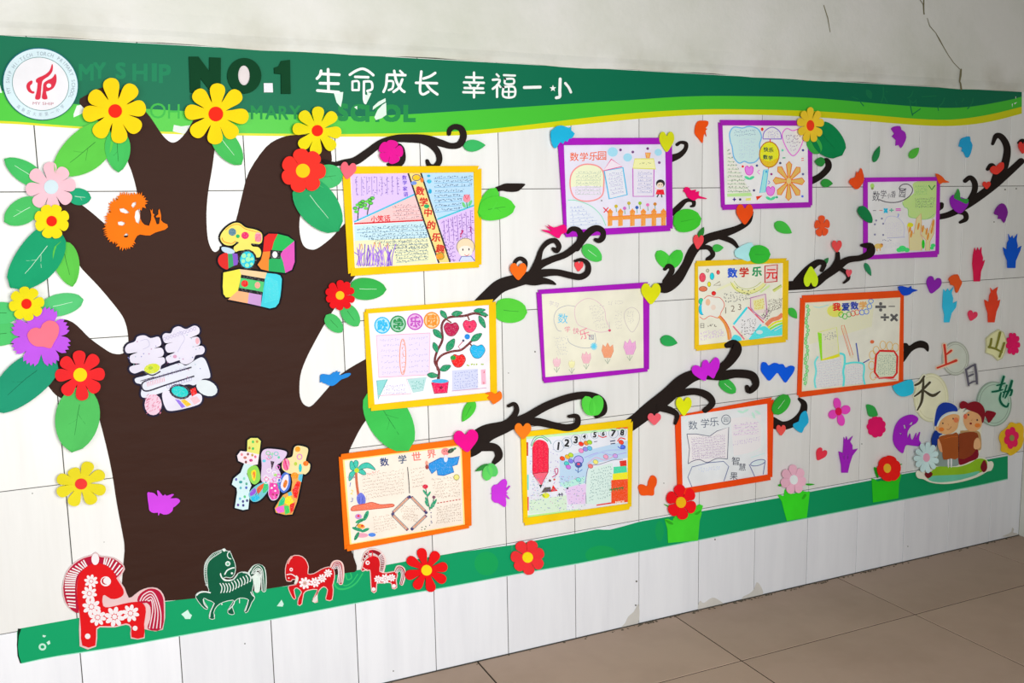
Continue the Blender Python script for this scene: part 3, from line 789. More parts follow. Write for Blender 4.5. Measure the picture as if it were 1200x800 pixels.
branch('small dark hooked branch tip by the leaf right of the flower-and-clouds drawing', T, [[(655, 510, 40), (710, 480, 36), (755, 430, 36), (745, 390, 30), (705, 395, 12)]], d=.8, t=2.2)
T = Z(1060, 120, 3.81)
branch('dark branch with curled twigs rising to the right corner of the wall', T, [
    [(150, 512, 24), (200, 500, 26), (260, 470, 30), (320, 430, 34), (400, 370, 34), (470, 310, 30), (522, 262, 28)],
    [(285, 450, 26), (312, 400, 24), (315, 360, 24), (295, 335, 20), (272, 350, 18)],
    [(410, 360, 30), (445, 290, 34), (460, 210, 30), (440, 160, 26), (412, 148, 22), (395, 185, 12)],
    [(390, 370, 20), (408, 310, 20), (390, 280, 20), (372, 298, 14)],
    [(235, 485, 22), (270, 495, 22), (275, 520, 20), (250, 535, 12)]], d=.8, t=2.2)
branch('little dark round knob of a branch touching the right edge of the purple-framed title drawing', T, [[(155, 478, 12), (162, 466, 24), (166, 455, 20)]], d=.8, t=2.2)
T = Z(1050, 370, 6.153)
branch('dark wing-shaped branch end right of the red-framed book drawing', T, [], d=.8, t=2.2, extra=[[(52, 335), (60, 250), (58, 200), (80, 198), (100, 215), (140, 190), (185, 178), (225, 195), (238, 225), (232, 258), (205, 235), (160, 232), (110, 260)]])
T = Z(900, 360, 4)
branch('dark crescent branch hook right of the open-book drawing under the red-framed one', T, [[(20, 540, 56), (70, 555, 40), (120, 540, 36), (160, 500, 34), (170, 455, 28), (148, 430, 14)]], d=.8, t=2.2)
T = Z(1120, 120, 5.714)
branch('short dark branch stub behind the red heart at the right wall corner', T, [[(425, 270, 20), (445, 258, 30), (455, 262, 30)]], d=.8, t=2.2)
# ================================================================ framed drawings
YB, OB, PB, RB = (250, 202, 10), (250, 118, 8), (165, 26, 184), (222, 68, 14)
PX_PER = {}
def poster(label, T, outer, inner, rgb, paper_rgb, d=4.5, over=((0, 0), (0, 0), (0, 0), (0, 0)), margin=None):
    """outer / inner corners tl, tr, br, bl; the foam strips cross at the corners"""
    O, I = T(outer), T(inner)
    cx = sum(p[0] for p in O)/4; cy = sum(p[1] for p in O)/4
    root = thing('framed_drawing', label, 'drawing', cx, cy, None)
    mix = lambda a, b, k: (a[0]+(b[0]-a[0])*k, a[1]+(b[1]-a[1])*k)
    # sheet reaches half way under the strips
    sheet = [mix(I[i], O[i], .35) for i in range(4)]
    mb = MB(); slab(mb, sheet, d*MM, .35*MM)
    pm = foam(paper_rgb, cx, .6, .06)
    sh = add(root, 'paper_sheet', mb, pm)
    if margin:
        mb = MB(); q = [mix(I[i], (sum(p[0] for p in I)/4, sum(p[1] for p in I)/4), .03) for i in range(4)]
        slab(mb, [mix(I[i], O[i], .2) for i in range(4)], (d+.36)*MM, .05*MM, [q]); add(root, 'sheet_margin', mb, foam(margin, cx), 'cream margin of the sheet')
    mt = foam(rgb, cx)
    r = random.Random(int(cx))
    def st(q, dd):
        mb = MB()
        # each foam strip bends very slightly off the sheet
        slab(mb, q, dd*MM, 2.2*MM); add(root, 'border_strip', mb, mt)
    tl, tr, br, bl = O; a, b, c, e = I
    # side strips
    ext = lambda p, q, k: (p[0]+(p[0]-q[0])*k, p[1]+(p[1]-q[1])*k)
    j = [r.uniform(-.008, .012) for _ in range(8)]
    hl = lambda p, q, t: mix(p, q, t)
    sx = over[0][0]; 
    ins = 0.012
    st([hl(tl, bl, .02+abs(j[0])), hl(a, e, -.02), hl(e, a, -.03), hl(bl, tl, .02+abs(j[1]))], d+.4)
    st([hl(b, c, -.02), hl(tr, br, .02+abs(j[2])), hl(br, tr, .02+abs(j[3])), hl(c, b, -.03)], d+.4)
    st([hl(tl, tr, .012+abs(j[4])), hl(tr, tl, .012+abs(j[5])), hl(b, a, -.02), hl(a, b, -.02)], d+2.65)
    st([hl(e, c, -.03), hl(c, e, -.03), hl(br, bl, .012+abs(j[6])), hl(bl, br, .012+abs(j[7]))], d+2.65)
    return root, Ink(T, cx, d+.36+(.06 if margin else 0))

BLK = (25, 25, 30); GRN = (30, 150, 70); RDD = (215, 40, 45); BLU = (40, 120, 220); CY = (70, 190, 225); PUR = (150, 110, 210); PNK = (240, 130, 170); ORA = (240, 140, 50); BRN = (120, 60, 40); TEA = (60, 170, 160)
# ---- 1: top yellow
T = Z(400, 170, 5)
p, k = poster('yellow-framed pastel drawing crossed by a slanting title band, topmost beside the tree', T, [(5, 125), (822, 121), (822, 715), (42, 768)], [(52, 168), (776, 158), (785, 682), (80, 720)], YB, (248, 246, 252), 4.5)
LV = (222, 200, 245)
k.F([(55, 170), (392, 165), (430, 285), (70, 455)], LV)
k.F([(430, 287), (482, 437), (75, 460)], (250, 205, 205))
k.F([(75, 470), (482, 445), (560, 690), (82, 718)], (205, 232, 240)); k.F([(78, 560), (520, 540), (560, 690), (82, 718)], (240, 240, 200))
k.F([(465, 163), (775, 160), (780, 350), (565, 435)], (190, 222, 245)); k.F([(565, 440), (780, 358), (785, 680), (640, 685)], (225, 200, 245))
k.F([(392, 165), (468, 163), (635, 685), (570, 688)], (250, 222, 150))
k.L([(75, 450), (430, 288)], 10, (90, 190, 220)); k.L([(562, 435), (780, 352)], 10, (90, 195, 215)); k.L([(75, 460), (482, 440)], 9, (205, 40, 55))
k.L([(392, 165), (482, 437), (572, 690)], 10, BLK); k.L([(466, 163), (550, 420), (637, 685)], 10, BLK)
k.W([(72, 185), (345, 175), (350, 285), (76, 298)], 8, (120, 90, 170), 22, 3, vertical=True)
for i in range(9): k.L([(88+i*30, 185), (90+i*30, 290)], 2.5, (130, 100, 180))
for s, x, y in (('数', 370, 190), ('学', 372, 220), ('家', 374, 255), ('语', 378, 288)): k.TX(s, x, y, 26, (110, 80, 200), .02)
for s, x, y in (('数', 462, 268), ('学', 482, 332), ('中', 508, 395), ('的', 528, 468), ('乐', 556, 540), ('趣', 580, 607)): k.TX(s, x, y, 48, (205, 60, 30), .035, .1)
k.O(440, 190, 24, 18, (240, 200, 60)); k.R(440, 190, 24, 18, 4, (60, 60, 120)); k.O(425, 222, 18, 12, (120, 150, 220)); k.O(472, 205, 10, 14, (240, 130, 60)); k.O(500, 358, 16, 12, (60, 170, 110)); k.O(580, 650, 26, 24, (250, 160, 60)); k.S([(560, 640), (590, 630), (600, 660), (570, 670)], 4, GRN)
k.TX('小笑话', 230, 430, 36, (215, 45, 60), .02, -.06, 1.0)
k.W([(300, 345), (470, 340), (478, 430), (300, 438)], 4, (90, 90, 110), 14, 2.5, (160, 120, 120)); k.W([(90, 478), (480, 455), (500, 500), (90, 515)], 2, (60, 90, 120), 16, 3, (50, 120, 170))
k.W([(90, 520), (500, 505), (510, 600), (300, 610)], 5, (60, 90, 120), 16, 3, (50, 120, 170)); k.W([(310, 610), (505, 600), (510, 670), (320, 690)], 4, (60, 90, 120), 16, 3, (60, 130, 170))
k.W([(540, 175), (765, 170), (765, 240), (545, 250)], 3, (70, 90, 120), 13, 3, (60, 150, 190)); k.W([(545, 255), (720, 250), (700, 380), (545, 395)], 5, (70, 90, 120), 13, 3, (60, 150, 190))
k.O(512, 180, 10, 7, (60, 170, 210)); k.O(515, 212, 14, 12, (80, 190, 220)); k.O(520, 270, 10, 14, (60, 170, 210))
k.W([(580, 445), (775, 380), (775, 520), (600, 600)], 8, (130, 90, 170), 20, 3, vertical=True); k.W([(595, 590), (665, 570), (665, 680), (640, 680)], 4, (130, 90, 170), 20, 3, vertical=True)
for i in range(7): k.L([(600+i*26, 440-i*10), (608+i*26, 560)], 2.5, (150, 110, 190))
for x in (96, 152):  # little green trees
    k.L([(x, 440 if x == 96 else 408), (x+4, 380), (x+14, 350)], 6, (50, 60, 40))
    for dx, dy in ((-14, 0), (0, -20), (16, -30), (30, -40), (-8, 20), (20, -10)): k.O(x+dx, (370 if x == 96 else 350)+dy, 13, 9, (110, 205, 90))
    for dx, dy in ((-14, 0), (16, -30), (30, -40), (20, -10)): k.R(x+dx, (370 if x == 96 else 350)+dy, 13, 9, 3, (40, 110, 60))
rr = random.Random(2)
for i in range(34):
    x = 90+i*6.3; y = 712-rr.uniform(0, 10)
    k.S([(x, y), (x+rr.uniform(-14, 14), y-50), (x+rr.uniform(-16, 22), y-rr.uniform(70, 130))], 5, rr.choice([(150, 110, 220), (120, 80, 200), (190, 150, 235)]))
for x, y in ((118, 590), (195, 580), (225, 580), (270, 585)): k.S([(x-8, y+20), (x, y-12), (x+8, y+20)], 3, (230, 160, 110))
k.O(735, 312, 22, 24, (240, 150, 165)); k.L([(720, 290), (735, 318), (752, 288)], 4, (200, 60, 90)); k.L([(735, 335), (738, 368)], 5, GRN); k.O(718, 350, 8, 18, (120, 210, 130), -.5); k.O(755, 340, 8, 20, (120, 210, 130), .5)
k.O(728, 595, 52, 50, (245, 222, 190)); k.R(728, 595, 52, 50, 4, (150, 140, 130)); k.O(728, 622, 42, 34, (255, 240, 228)); k.O(712, 612, 4, 7, BLK); k.O(748, 610, 4, 7, BLK); k.S([(722, 640), (735, 648), (750, 638)], 3, RDD)
k.F([(690, 680), (705, 652), (760, 650), (782, 678)], (215, 225, 250)); k.L([(690, 680), (705, 652), (760, 650), (782, 678)], 4, (60, 80, 170))
k.TX('?', 705, 518, 40, (190, 50, 110), .02, .2); k.TX('?', 760, 495, 36, (150, 60, 150), .02, -.2)
k.done(p)
# ---- 2: yellow, plant
T = Z(400, 330, 5)
p, k = poster('yellow-framed drawing of a potted vine with apples beside four title circles', T, [(132, 162), (905, 102), (914, 690), (160, 758)], [(158, 186), (866, 136), (874, 648), (195, 720)], YB, (246, 244, 252), 4.5)
for s, x, y, c in (('数', 240, 255, (70, 185, 235)), ('学', 332, 247, (30, 140, 80)), ('乐', 432, 234, (190, 90, 190)), ('园', 530, 226, (240, 150, 40))):
    k.O(x, y, 44, 46, tuple(int(v*.4+255*.6) for v in c)); k.R(x, y, 44, 46, 8, c); k.TX(s, x, y, 56, c, .03)
    for a in range(5): k.O(x+26*math.cos(a*1.25), y+28*math.sin(a*1.25), 7, 9, c)
k.F([(205, 315), (520, 300), (515, 545), (220, 560)], (235, 225, 245)); k.L([(205, 315), (520, 300), (515, 545), (220, 560)], 3, PNK, True)
k.W([(225, 325), (335, 320), (345, 545), (235, 550)], 7, (170, 160, 215), 13, 2); k.W([(390, 315), (505, 310), (510, 540), (395, 545)], 7, (170, 160, 215), 13, 2)
k.R(360, 440, 18, 105, 5, (240, 160, 130)); k.W([(350, 340), (372, 340), (372, 540), (350, 540)], 1, (235, 140, 100), 18, 3, vertical=True)
k.F([(208, 580), (270, 572), (215, 690)], (150, 215, 215)); k.L([(208, 580), (270, 572), (215, 690)], 4, TEA, True); k.W([(250, 600), (375, 595), (375, 660), (240, 665)], 3, (160, 150, 215), 13, 2)
k.L([(215, 668), (410, 655), (380, 570), (500, 560)], 3, (230, 170, 190)); k.F([(385, 570), (500, 558), (480, 640), (420, 650)], (190, 225, 225)); k.W([(400, 580), (490, 570), (480, 625), (420, 635)], 3, TEA, 14, 2.5)
k.F([(650, 520), (800, 510), (800, 625), (650, 640)], (215, 220, 245)); k.W([(660, 525), (800, 512), (800, 615), (660, 632)], 6, (150, 160, 215), 14, 2.5); k.L([(648, 640), (850, 622)], 3, (200, 140, 180))
k.F([(818, 515), (845, 512), (848, 600), (822, 602)], (240, 190, 210)); k.W([(820, 515), (845, 512), (848, 600), (822, 602)], 1, RDD, 22, 3, vertical=True)
k.S([(568, 590), (572, 520), (548, 470), (560, 410), (592, 340), (588, 260), (610, 220), (650, 205), (720, 200), (780, 185), (830, 195), (850, 205)], 14, (105, 40, 45), n=6)
k.S([(566, 520), (560, 470), (590, 430), (650, 408), (700, 400), (740, 370), (765, 345)], 13, (115, 45, 45), n=6)
k.S([(565, 590), (568, 540)], 12, (90, 35, 40)); k.S([(615, 220), (645, 240)], 8, BRN); k.S([(740, 200), (750, 225)], 8, BRN); k.S([(755, 365), (775, 385)], 8, BRN)
for x, y, l, w, a in ((600, 192, 30, 14, .9), (678, 186, 32, 15, -.15), (810, 168, 34, 12, -.1), (825, 235, 40, 14, 1.1), (564, 305, 36, 17, .8), (552, 385, 32, 14, 1.2), (640, 370, 42, 20, -1.0), (792, 325, 38, 17, -.6), (610, 505, 34, 17, -.4), (535, 548, 32, 15, .1), (835, 190, 26, 10, .3)):
    pts = [(x+u*math.cos(a)-v*math.sin(a), y+u*math.sin(a)+v*math.cos(a)) for u, v in ((-l, 0), (-l*.3, w), (l*.4, w*.8), (l, 0), (l*.4, -w*.8), (-l*.3, -w))]
    k.FS(pts, (20, 150, 105)); k.S(pts, 3, (15, 90, 60), True)
def apple(x, y, r, c):
    k.FS([(x-r, y-r*.2), (x-r*.6, y-r*.8), (x, y-r*.65), (x+r*.6, y-r*.8), (x+r, y-r*.1), (x+r*.55, y+r*.75), (x, y+r), (x-r*.6, y+r*.75)], c)
    k.S([(x-r, y-r*.2), (x-r*.6, y-r*.8), (x, y-r*.65), (x+r*.6, y-r*.8), (x+r, y-r*.1), (x+r*.55, y+r*.75), (x, y+r), (x-r*.6, y+r*.75)], 3, tuple(int(v*.6) for v in c), True)
apple(645, 275, 44, (185, 20, 85)); apple(753, 258, 40, (235, 70, 110)); apple(798, 405, 44, (50, 185, 235)); apple(686, 460, 42, (235, 25, 35))
k.TX('+', 752, 265, 14, (120, 20, 60), .02); k.O(655, 445, 16, 14, (40, 150, 60)); k.O(738, 322, 16, 16, (50, 140, 220)); k.O(715, 345, 7, 7, (60, 60, 90)); k.L([(700, 400), (685, 380), (712, 350)], 4, (190, 60, 90))
k.F([(528, 592), (628, 584), (620, 650), (545, 655)], (230, 30, 100)); k.L([(528, 592), (628, 584), (620, 650), (545, 655)], 4, (150, 10, 60), True); k.O(578, 582, 50, 12, (90, 180, 225)); k.TX('+', 585, 620, 18, (90, 10, 50), .03)
k.W([(732, 470), (832, 470), (832, 500), (732, 500)], 1, (170, 200, 60), 15, 6)
k.done(p)
# ---- 3: orange, palm tree
T = Z(380, 490, 5)
p, k = poster('orange-framed drawing with a palm tree and a square of matchsticks, lowest beside the tree', T, [(84, 212), (856, 112), (864, 640), (120, 782)], [(108, 242), (806, 155), (826, 624), (150, 742)], OB, (250, 240, 226), 4.5, margin=(255, 236, 140))
for s, x, y, c in (('数', 352, 255, (50, 70, 120)), ('学', 458, 240, (70, 90, 120)), ('世', 540, 222, (235, 130, 120)), ('界', 628, 208, (240, 140, 130))): k.TX(s, x, y, 48, c, .02, -.1)
k.S([(186, 310), (190, 380), (200, 450)], 15, (200, 110, 80))
for (a, b) in (((190, 305), [(220, 268), (262, 262), (300, 302), (250, 290)]), ((188, 300), [(165, 252), (150, 260), (155, 300)]), ((185, 305), [(150, 320), (145, 365), (165, 350)]), ((195, 310), [(225, 330), (245, 325), (225, 300)]), ((188, 295), [(200, 260), (185, 245), (172, 262)])):
    k.FS([a]+b, (80, 195, 175)); k.S([a]+b, 3.5, (30, 120, 110), True)
k.O(190, 305, 14, 14, (200, 220, 80))
k.FS([(190, 460), (215, 435), (240, 462), (238, 500), (200, 502)], (110, 120, 215)); k.L([(205, 460), (205, 500)], 4, (50, 70, 170)); k.L([(225, 460), (225, 500)], 4, (50, 70, 170))
k.FS([(158, 540), (170, 515), (240, 500), (280, 492), (330, 505), (400, 502), (400, 518), (300, 530), (200, 540)], (240, 130, 105)); k.S([(158, 540), (170, 515), (240, 500), (280, 492), (330, 505), (400, 502), (400, 518), (300, 530), (200, 540)], 4, (190, 80, 60), True)
for x, y, rx, ry, a, c in ((245, 570, 12, 32, .4, (50, 160, 120)), (200, 575, 20, 16, 0, (200, 150, 205)), (210, 600, 30, 10, -.4, (50, 160, 110)), (215, 632, 24, 14, .2, (240, 170, 90)), (195, 650, 34, 10, .3, (45, 150, 110)), (240, 655, 26, 9, -.4, (45, 150, 110)), (220, 685, 38, 14, 0, (235, 170, 190)), (280, 682, 22, 12, 0, (90, 140, 225)), (190, 690, 10, 28, .5, (45, 140, 100)), (200, 572, 8, 7, 0, (230, 60, 90)), (222, 630, 8, 6, 0, RDD)): k.O(x, y, rx, ry, c, a)
k.S([(180, 640), (205, 610), (230, 590), (250, 560)], 5, (30, 110, 80))
for s, x, y, c in (('1', 152, 388, (70, 100, 190)), ('2', 162, 432, (240, 210, 90)), ('3', 162, 478, (110, 120, 170))): k.TX(s, x, y, 26, c, .0, .2)
k.TX('·+×', 160, 345, 18, (120, 120, 150), 0)
k.W([(215, 330), (465, 290), (465, 440), (235, 480)], 8, (175, 150, 135), 11, 2); k.W([(245, 315), (320, 300), (320, 318), (245, 332)], 1, (225, 110, 110), 13, 3); k.W([(505, 290), (585, 275), (580, 400), (515, 410)], 6, (175, 150, 135), 11, 2)
k.W([(620, 350), (790, 330), (795, 460), (650, 470)], 7, (175, 150, 135), 12, 2); k.W([(655, 515), (800, 490), (805, 600), (655, 620)], 7, (165, 140, 125), 11, 2); k.W([(280, 570), (395, 560), (430, 640), (290, 680)], 6, (190, 165, 150), 11, 2); k.W([(440, 510), (560, 500), (540, 610), (460, 590)], 6, (190, 165, 150), 11, 2)
k.L([(488, 285), (495, 360), (500, 440)], 4, (40, 40, 50)); 
for i in range(8): k.L([(662+i*18, 497-i*3), (672+i*18, 495-i*3)], 5, (190, 60, 50))
def match(a, b):
    k.L([a, b], 17, (70, 70, 110)); m_ = lambda t: (a[0]+(b[0]-a[0])*t, a[1]+(b[1]-a[1])*t); k.L([m_(.05), m_(.93)], 11, (240, 215, 185)); k.L([m_(.0), m_(1)], 3.5, (200, 70, 60))
match((402, 552), (495, 462)); match((510, 460), (592, 545)); match((400, 565), (490, 655)); match((510, 652), (598, 568))
for x, y in ((402, 560), (500, 460), (597, 552), (515, 648)): k.O(x, y, 9, 9, (60, 60, 110))
k.F([(615, 265), (680, 232), (750, 232), (792, 222), (780, 270), (750, 280), (760, 315), (700, 335), (665, 332), (660, 300), (630, 325), (612, 290)], (60, 150, 225)); k.L([(615, 265), (680, 232), (750, 232), (792, 222), (780, 270), (750, 280), (760, 315), (700, 335), (665, 332), (660, 300), (630, 325), (612, 290)], 4, (30, 90, 170), True)
k.O(710, 195, 24, 22, (248, 150, 150)); k.O(712, 235, 12, 22, (230, 235, 250)); k.O(742, 190, 22, 12, (60, 80, 60), -.5); k.O(600, 262, 8, 14, (250, 170, 150)); k.O(602, 285, 10, 14, (160, 70, 60)); k.O(702, 192, 3, 3, BLK); k.O(716, 190, 3, 3, BLK); k.O(765, 178, 10, 6, (50, 150, 90), -.5)
k.L([(595, 412), (605, 470), (620, 540)], 5, (50, 110, 90)); k.L([(642, 470), (630, 530)], 5, (50, 110, 90)); k.O(592, 400, 16, 13, (215, 50, 75)); k.O(642, 462, 9, 9, (120, 60, 90))
for x, y, a in ((590, 435, .6), (612, 445, -.6), (600, 500, .5), (635, 500, -.6), (600, 480, .4), (650, 490, -.4), (630, 520, -1)): k.O(x, y, 6, 20, (60, 160, 120), -a)
k.W([(565, 630), (600, 622), (600, 655), (565, 660)], 2, (70, 110, 70), 12, 4); k.W([(610, 550), (635, 548), (635, 640), (612, 642)], 1, (40, 60, 120), 15, 4, vertical=True); k.O(775, 345, 16, 16, (240, 235, 150)); k.R(775, 345, 16, 16, 3, (150, 150, 90))
k.done(p)
# ---- 4: yellow, pencil
T = Z(590, 470, 5)
p, k = poster('yellow-framed busy drawing with a big red pencil and the numbers 1 to 8', T, [(102, 182), (758, 105), (750, 632), (118, 730)], [(134, 208), (730, 150), (730, 600), (142, 682)], YB, (228, 232, 248), 4.5)
k.F([(134, 208), (730, 150), (730, 165), (134, 222)], (200, 240, 190)); k.F([(660, 150), (730, 148), (730, 160), (660, 162)], (230, 90, 60)); k.F([(134, 240), (145, 240), (145, 320), (136, 320)], (190, 70, 60)); k.F([(136, 430), (148, 430), (148, 520), (138, 520)], (130, 215, 210)); k.F([(138, 560), (148, 560), (148, 640), (140, 640)], (220, 80, 100))
k.F([(142, 668), (440, 632), (440, 648), (142, 682)], (190, 235, 160))
k.S([(160, 260), (180, 215), (220, 200), (265, 225), (280, 250)], 5, (120, 160, 160)); k.S([(165, 265), (190, 222), (225, 212), (262, 235)], 5, (80, 180, 120))
k.FS([(170, 270), (185, 235), (215, 225), (250, 240), (264, 275), (264, 340), (262, 415), (215, 418), (172, 425), (170, 340)], (232, 45, 80), 3); k.F([(172, 425), (215, 418), (262, 415), (222, 495)], (245, 110, 130)); k.L([(170, 270), (172, 425), (218, 500), (262, 415), (264, 275)], 4, (170, 20, 60)); k.L([(172, 425), (215, 418), (262, 415)], 4, (170, 20, 60)); k.F([(208, 490), (228, 488), (218, 510)], BLK); k.L([(200, 235), (202, 420)], 3, (200, 25, 65)); k.L([(235, 235), (236, 418)], 3, (200, 25, 65))
for s, x, y, h in (('1', 322, 262, 42), ('2', 372, 244, 40), ('3', 424, 226, 38), ('4', 474, 207, 24), ('5', 535, 196, 30), ('6', 585, 190, 24), ('7', 644, 187, 36), ('8', 696, 183, 32)):
    k.R(x, y, h*.75, h*.8, 2.5, (150, 170, 190)); k.TX(s, x, y, h, (15, 20, 25), .04, .12)
k.F([(330, 330), (480, 290), (730, 230), (730, 330), (600, 350), (500, 370), (480, 480), (330, 500)], (190, 215, 248))
k.F([(500, 392), (640, 362), (635, 585), (545, 605), (480, 600), (485, 480)], (218, 238, 232)); k.W([(510, 400), (635, 370), (630, 560), (500, 585)], 10, (110, 150, 150), 13, 2.5); k.S([(485, 600), (482, 480), (500, 385), (560, 370), (640, 345), (700, 340)], 3, (90, 90, 120))
k.F([(360, 500), (485, 485), (480, 600), (380, 605)], (228, 205, 245)); k.F([(150, 580), (370, 550), (370, 640), (150, 660)], (215, 235, 215)); k.F([(330, 480), (370, 470), (480, 440), (470, 480), (360, 510)], (190, 235, 225))
k.F([(680, 350), (720, 345), (722, 378), (685, 382)], (215, 60, 40)); k.F([(645, 385), (720, 378), (725, 420), (645, 425)], (95, 215, 170)); k.F([(640, 425), (727, 415), (727, 455), (640, 462)], (240, 235, 80)); k.F([(632, 462), (728, 455), (728, 590), (632, 600)], (232, 90, 40)); k.F([(545, 605), (632, 592), (632, 600), (545, 612)], (220, 60, 40))
k.L([(620, 520), (705, 505)], 6, (60, 110, 60)); 
for i in range(5): k.L([(630+i*16, 508-i*2), (636+i*16, 528-i*2)], 5, (70, 130, 60))
k.TX('NICE', 682, 590, 12, (255, 240, 220), .03, -.08, 1.4)
for x, y, c in ((345, 335, (240, 90, 50)), (375, 325, (250, 190, 60)), (395, 315, (190, 220, 90)), (370, 365, (90, 200, 200)), (395, 350, (130, 130, 230)), (380, 385, (200, 120, 220)), (455, 250, (235, 70, 60)), (485, 245, (250, 150, 60)), (505, 240, (170, 215, 80)), (480, 280, (150, 140, 225)), (505, 275, (110, 190, 230)), (455, 290, (240, 150, 200)), (690, 240, (240, 80, 60)), (700, 268, (90, 120, 230)), (540, 355, (240, 235, 140)), (600, 325, (240, 170, 200)), (655, 320, (200, 170, 240)), (510, 380, (240, 130, 130)), (440, 460, (150, 230, 220))): k.O(x, y, 15, 12, c, .5); k.R(x, y, 15, 12, 2.5, tuple(int(v*.65) for v in c), .5)
k.S([(530, 238), (550, 235)], 4, (90, 90, 110)); k.L([(625, 235), (655, 230)], 6, (40, 50, 90)); k.L([(628, 250), (655, 246)], 6, (40, 50, 90)); k.S([(668, 235), (685, 215), (715, 222)], 6, (220, 60, 50)); k.S([(555, 200), (580, 212), (605, 205)], 5, (220, 50, 50)); k.S([(670, 265), (695, 280), (715, 262)], 5, (60, 90, 200))
k.O(440, 345, 28, 26, (190, 175, 240)); k.R(440, 345, 28, 26, 4, (60, 90, 170)); k.O(440, 372, 22, 18, (70, 90, 160)); k.O(440, 368, 9, 7, (240, 90, 120)); k.L([(420, 400), (440, 415), (462, 400)], 4, (60, 120, 190)); k.L([(440, 380), (436, 420)], 4, (60, 90, 150)); k.S([(310, 430), (300, 400), (318, 395), (315, 425), (285, 445)], 5, (190, 60, 120)); k.O(272, 465, 8, 7, (90, 60, 60)); k.O(298, 458, 6, 6, (210, 60, 60))
k.S([(475, 330), (560, 300), (640, 315), (720, 300)], 3, (170, 150, 230)); k.S([(490, 370), (540, 330), (600, 345), (660, 310)], 3, (240, 150, 190)); k.S([(500, 330), (600, 290), (720, 285)], 8, (180, 200, 250))
k.F([(222, 535), (240, 505), (275, 502), (285, 530)], (90, 80, 80)); k.F([(278, 530), (290, 490), (318, 525)], (225, 60, 50)); k.O(248, 552, 22, 16, (225, 230, 70)); k.L([(212, 555), (225, 545), (240, 558)], 4, (60, 100, 60)); k.L([(320, 548), (350, 545)], 5, BLK); k.L([(328, 538), (330, 558)], 5, BLK); k.L([(342, 536), (344, 556)], 5, BLK); k.O(375, 510, 6, 6, BLK)
rr = random.Random(9)
for i in range(230):
    x, y = rr.uniform(155, 480), rr.uniform(440, 640)
    if y > 660-(x-150)*.09: continue
    k.O(x, y, 2.6, 2.6, rr.choice([(140, 120, 200), (90, 140, 190), (120, 170, 120), (200, 130, 190)]), n=5)
for i in range(60):
    x, y = rr.uniform(155, 320), rr.uniform(270, 470)
    if 165 < x < 268: continue
    k.O(x, y, 2.4, 2.4, (150, 120, 200), n=5)
k.done(p)
# ---- 5: purple, faint tulips
T = Z(610, 320, 5)
p, k = poster('purple-framed pale drawing with faint pencil bubbles above a row of tulips', T, [(94, 98), (756, 52), (754, 575), (132, 645)], [(124, 122), (720, 88), (724, 555), (146, 610)], PB, (232, 230, 210), 4.5)
g = (190, 185, 185)
k.S([(330, 290), (320, 200), (380, 150), (440, 160), (490, 210), (500, 270), (520, 330), (460, 345), (380, 320)], 3, (215, 180, 195), True); k.S([(320, 195), (270, 190), (215, 215), (195, 270), (215, 330), (240, 340)], 3, (170, 170, 180)); k.S([(275, 380), (290, 410), (350, 435), (410, 435), (440, 400), (435, 350)], 3, (165, 170, 180)); k.S([(610, 230), (650, 200), (690, 225), (695, 280), (655, 345), (615, 290)], 3, (200, 190, 190), True)
k.TX('数', 248, 265, 58, (90, 190, 225), .0, .05, 1.0)
k.TX('学', 275, 328, 34, (220, 130, 150), .0, -.2); k.TX('快', 325, 338, 36, (215, 120, 150), 0, .1); k.TX('乐', 375, 355, 60, (225, 130, 150), 0, -.3); k.TX('园', 415, 375, 28, (90, 100, 140), 0)
k.W([(395, 185), (485, 180), (490, 280), (430, 290)], 6, g, 14, 2); k.W([(510, 165), (600, 155), (600, 180), (515, 190)], 2, g, 12, 2); k.W([(550, 215), (595, 215), (595, 330), (555, 330)], 3, g, 18, 2, vertical=True); k.W([(620, 220), (665, 220), (660, 290), (630, 290)], 5, g, 12, 2); k.W([(190, 370), (270, 365), (270, 480), (215, 480)], 6, (185, 185, 190), 14, 2); k.W([(430, 290), (510, 290), (510, 320), (440, 330)], 2, g, 12, 2)
k.TX('学习', 195, 180, 28, (200, 195, 200), -.0, .3); k.O(522, 335, 8, 8, (200, 80, 110)); k.L([(520, 285), (522, 330)], 3, (190, 190, 190))
for a in range(6): k.L([(430-20*math.cos(a*.52), 428-22*math.sin(a*.52)), (430+20*math.cos(a*.52), 428+22*math.sin(a*.52))], 5, (110, 205, 235))
for x, y, s_, c in ((212, 525, 24, (245, 200, 210)), (300, 535, 20, (245, 240, 190)), (385, 500, 30, (245, 190, 200)), (510, 460, 38, (245, 165, 130)), (640, 440, 40, (232, 175, 215))):
    f = [(x-s_*.9, y-s_*.2), (x-s_*.7, y-s_*1.1), (x-s_*.3, y-s_*.7), (x, y-s_*1.4), (x+s_*.35, y-s_*.7), (x+s_*.8, y-s_*1.1), (x+s_*.9, y-s_*.1), (x+s_*.5, y+s_*.9), (x-s_*.5, y+s_*.9)]
    k.F(f, c); k.L(f, 3, tuple(int(v*.87) for v in c), True); k.L([(x, y+s_), (x, y+s_+34)], 3, (150, 160, 150)); k.L([(x-16, y+s_+8), (x, y+s_+32), (x+16, y+s_+4)], 3, (140, 160, 140))
    for i in range(5): k.L([(x-s_*.6+i*s_*.3, y-s_*.4), (x-s_*.4+i*s_*.2, y+s_*.7)], 3, tuple(int(v*.93) for v in c))
k.done(p)
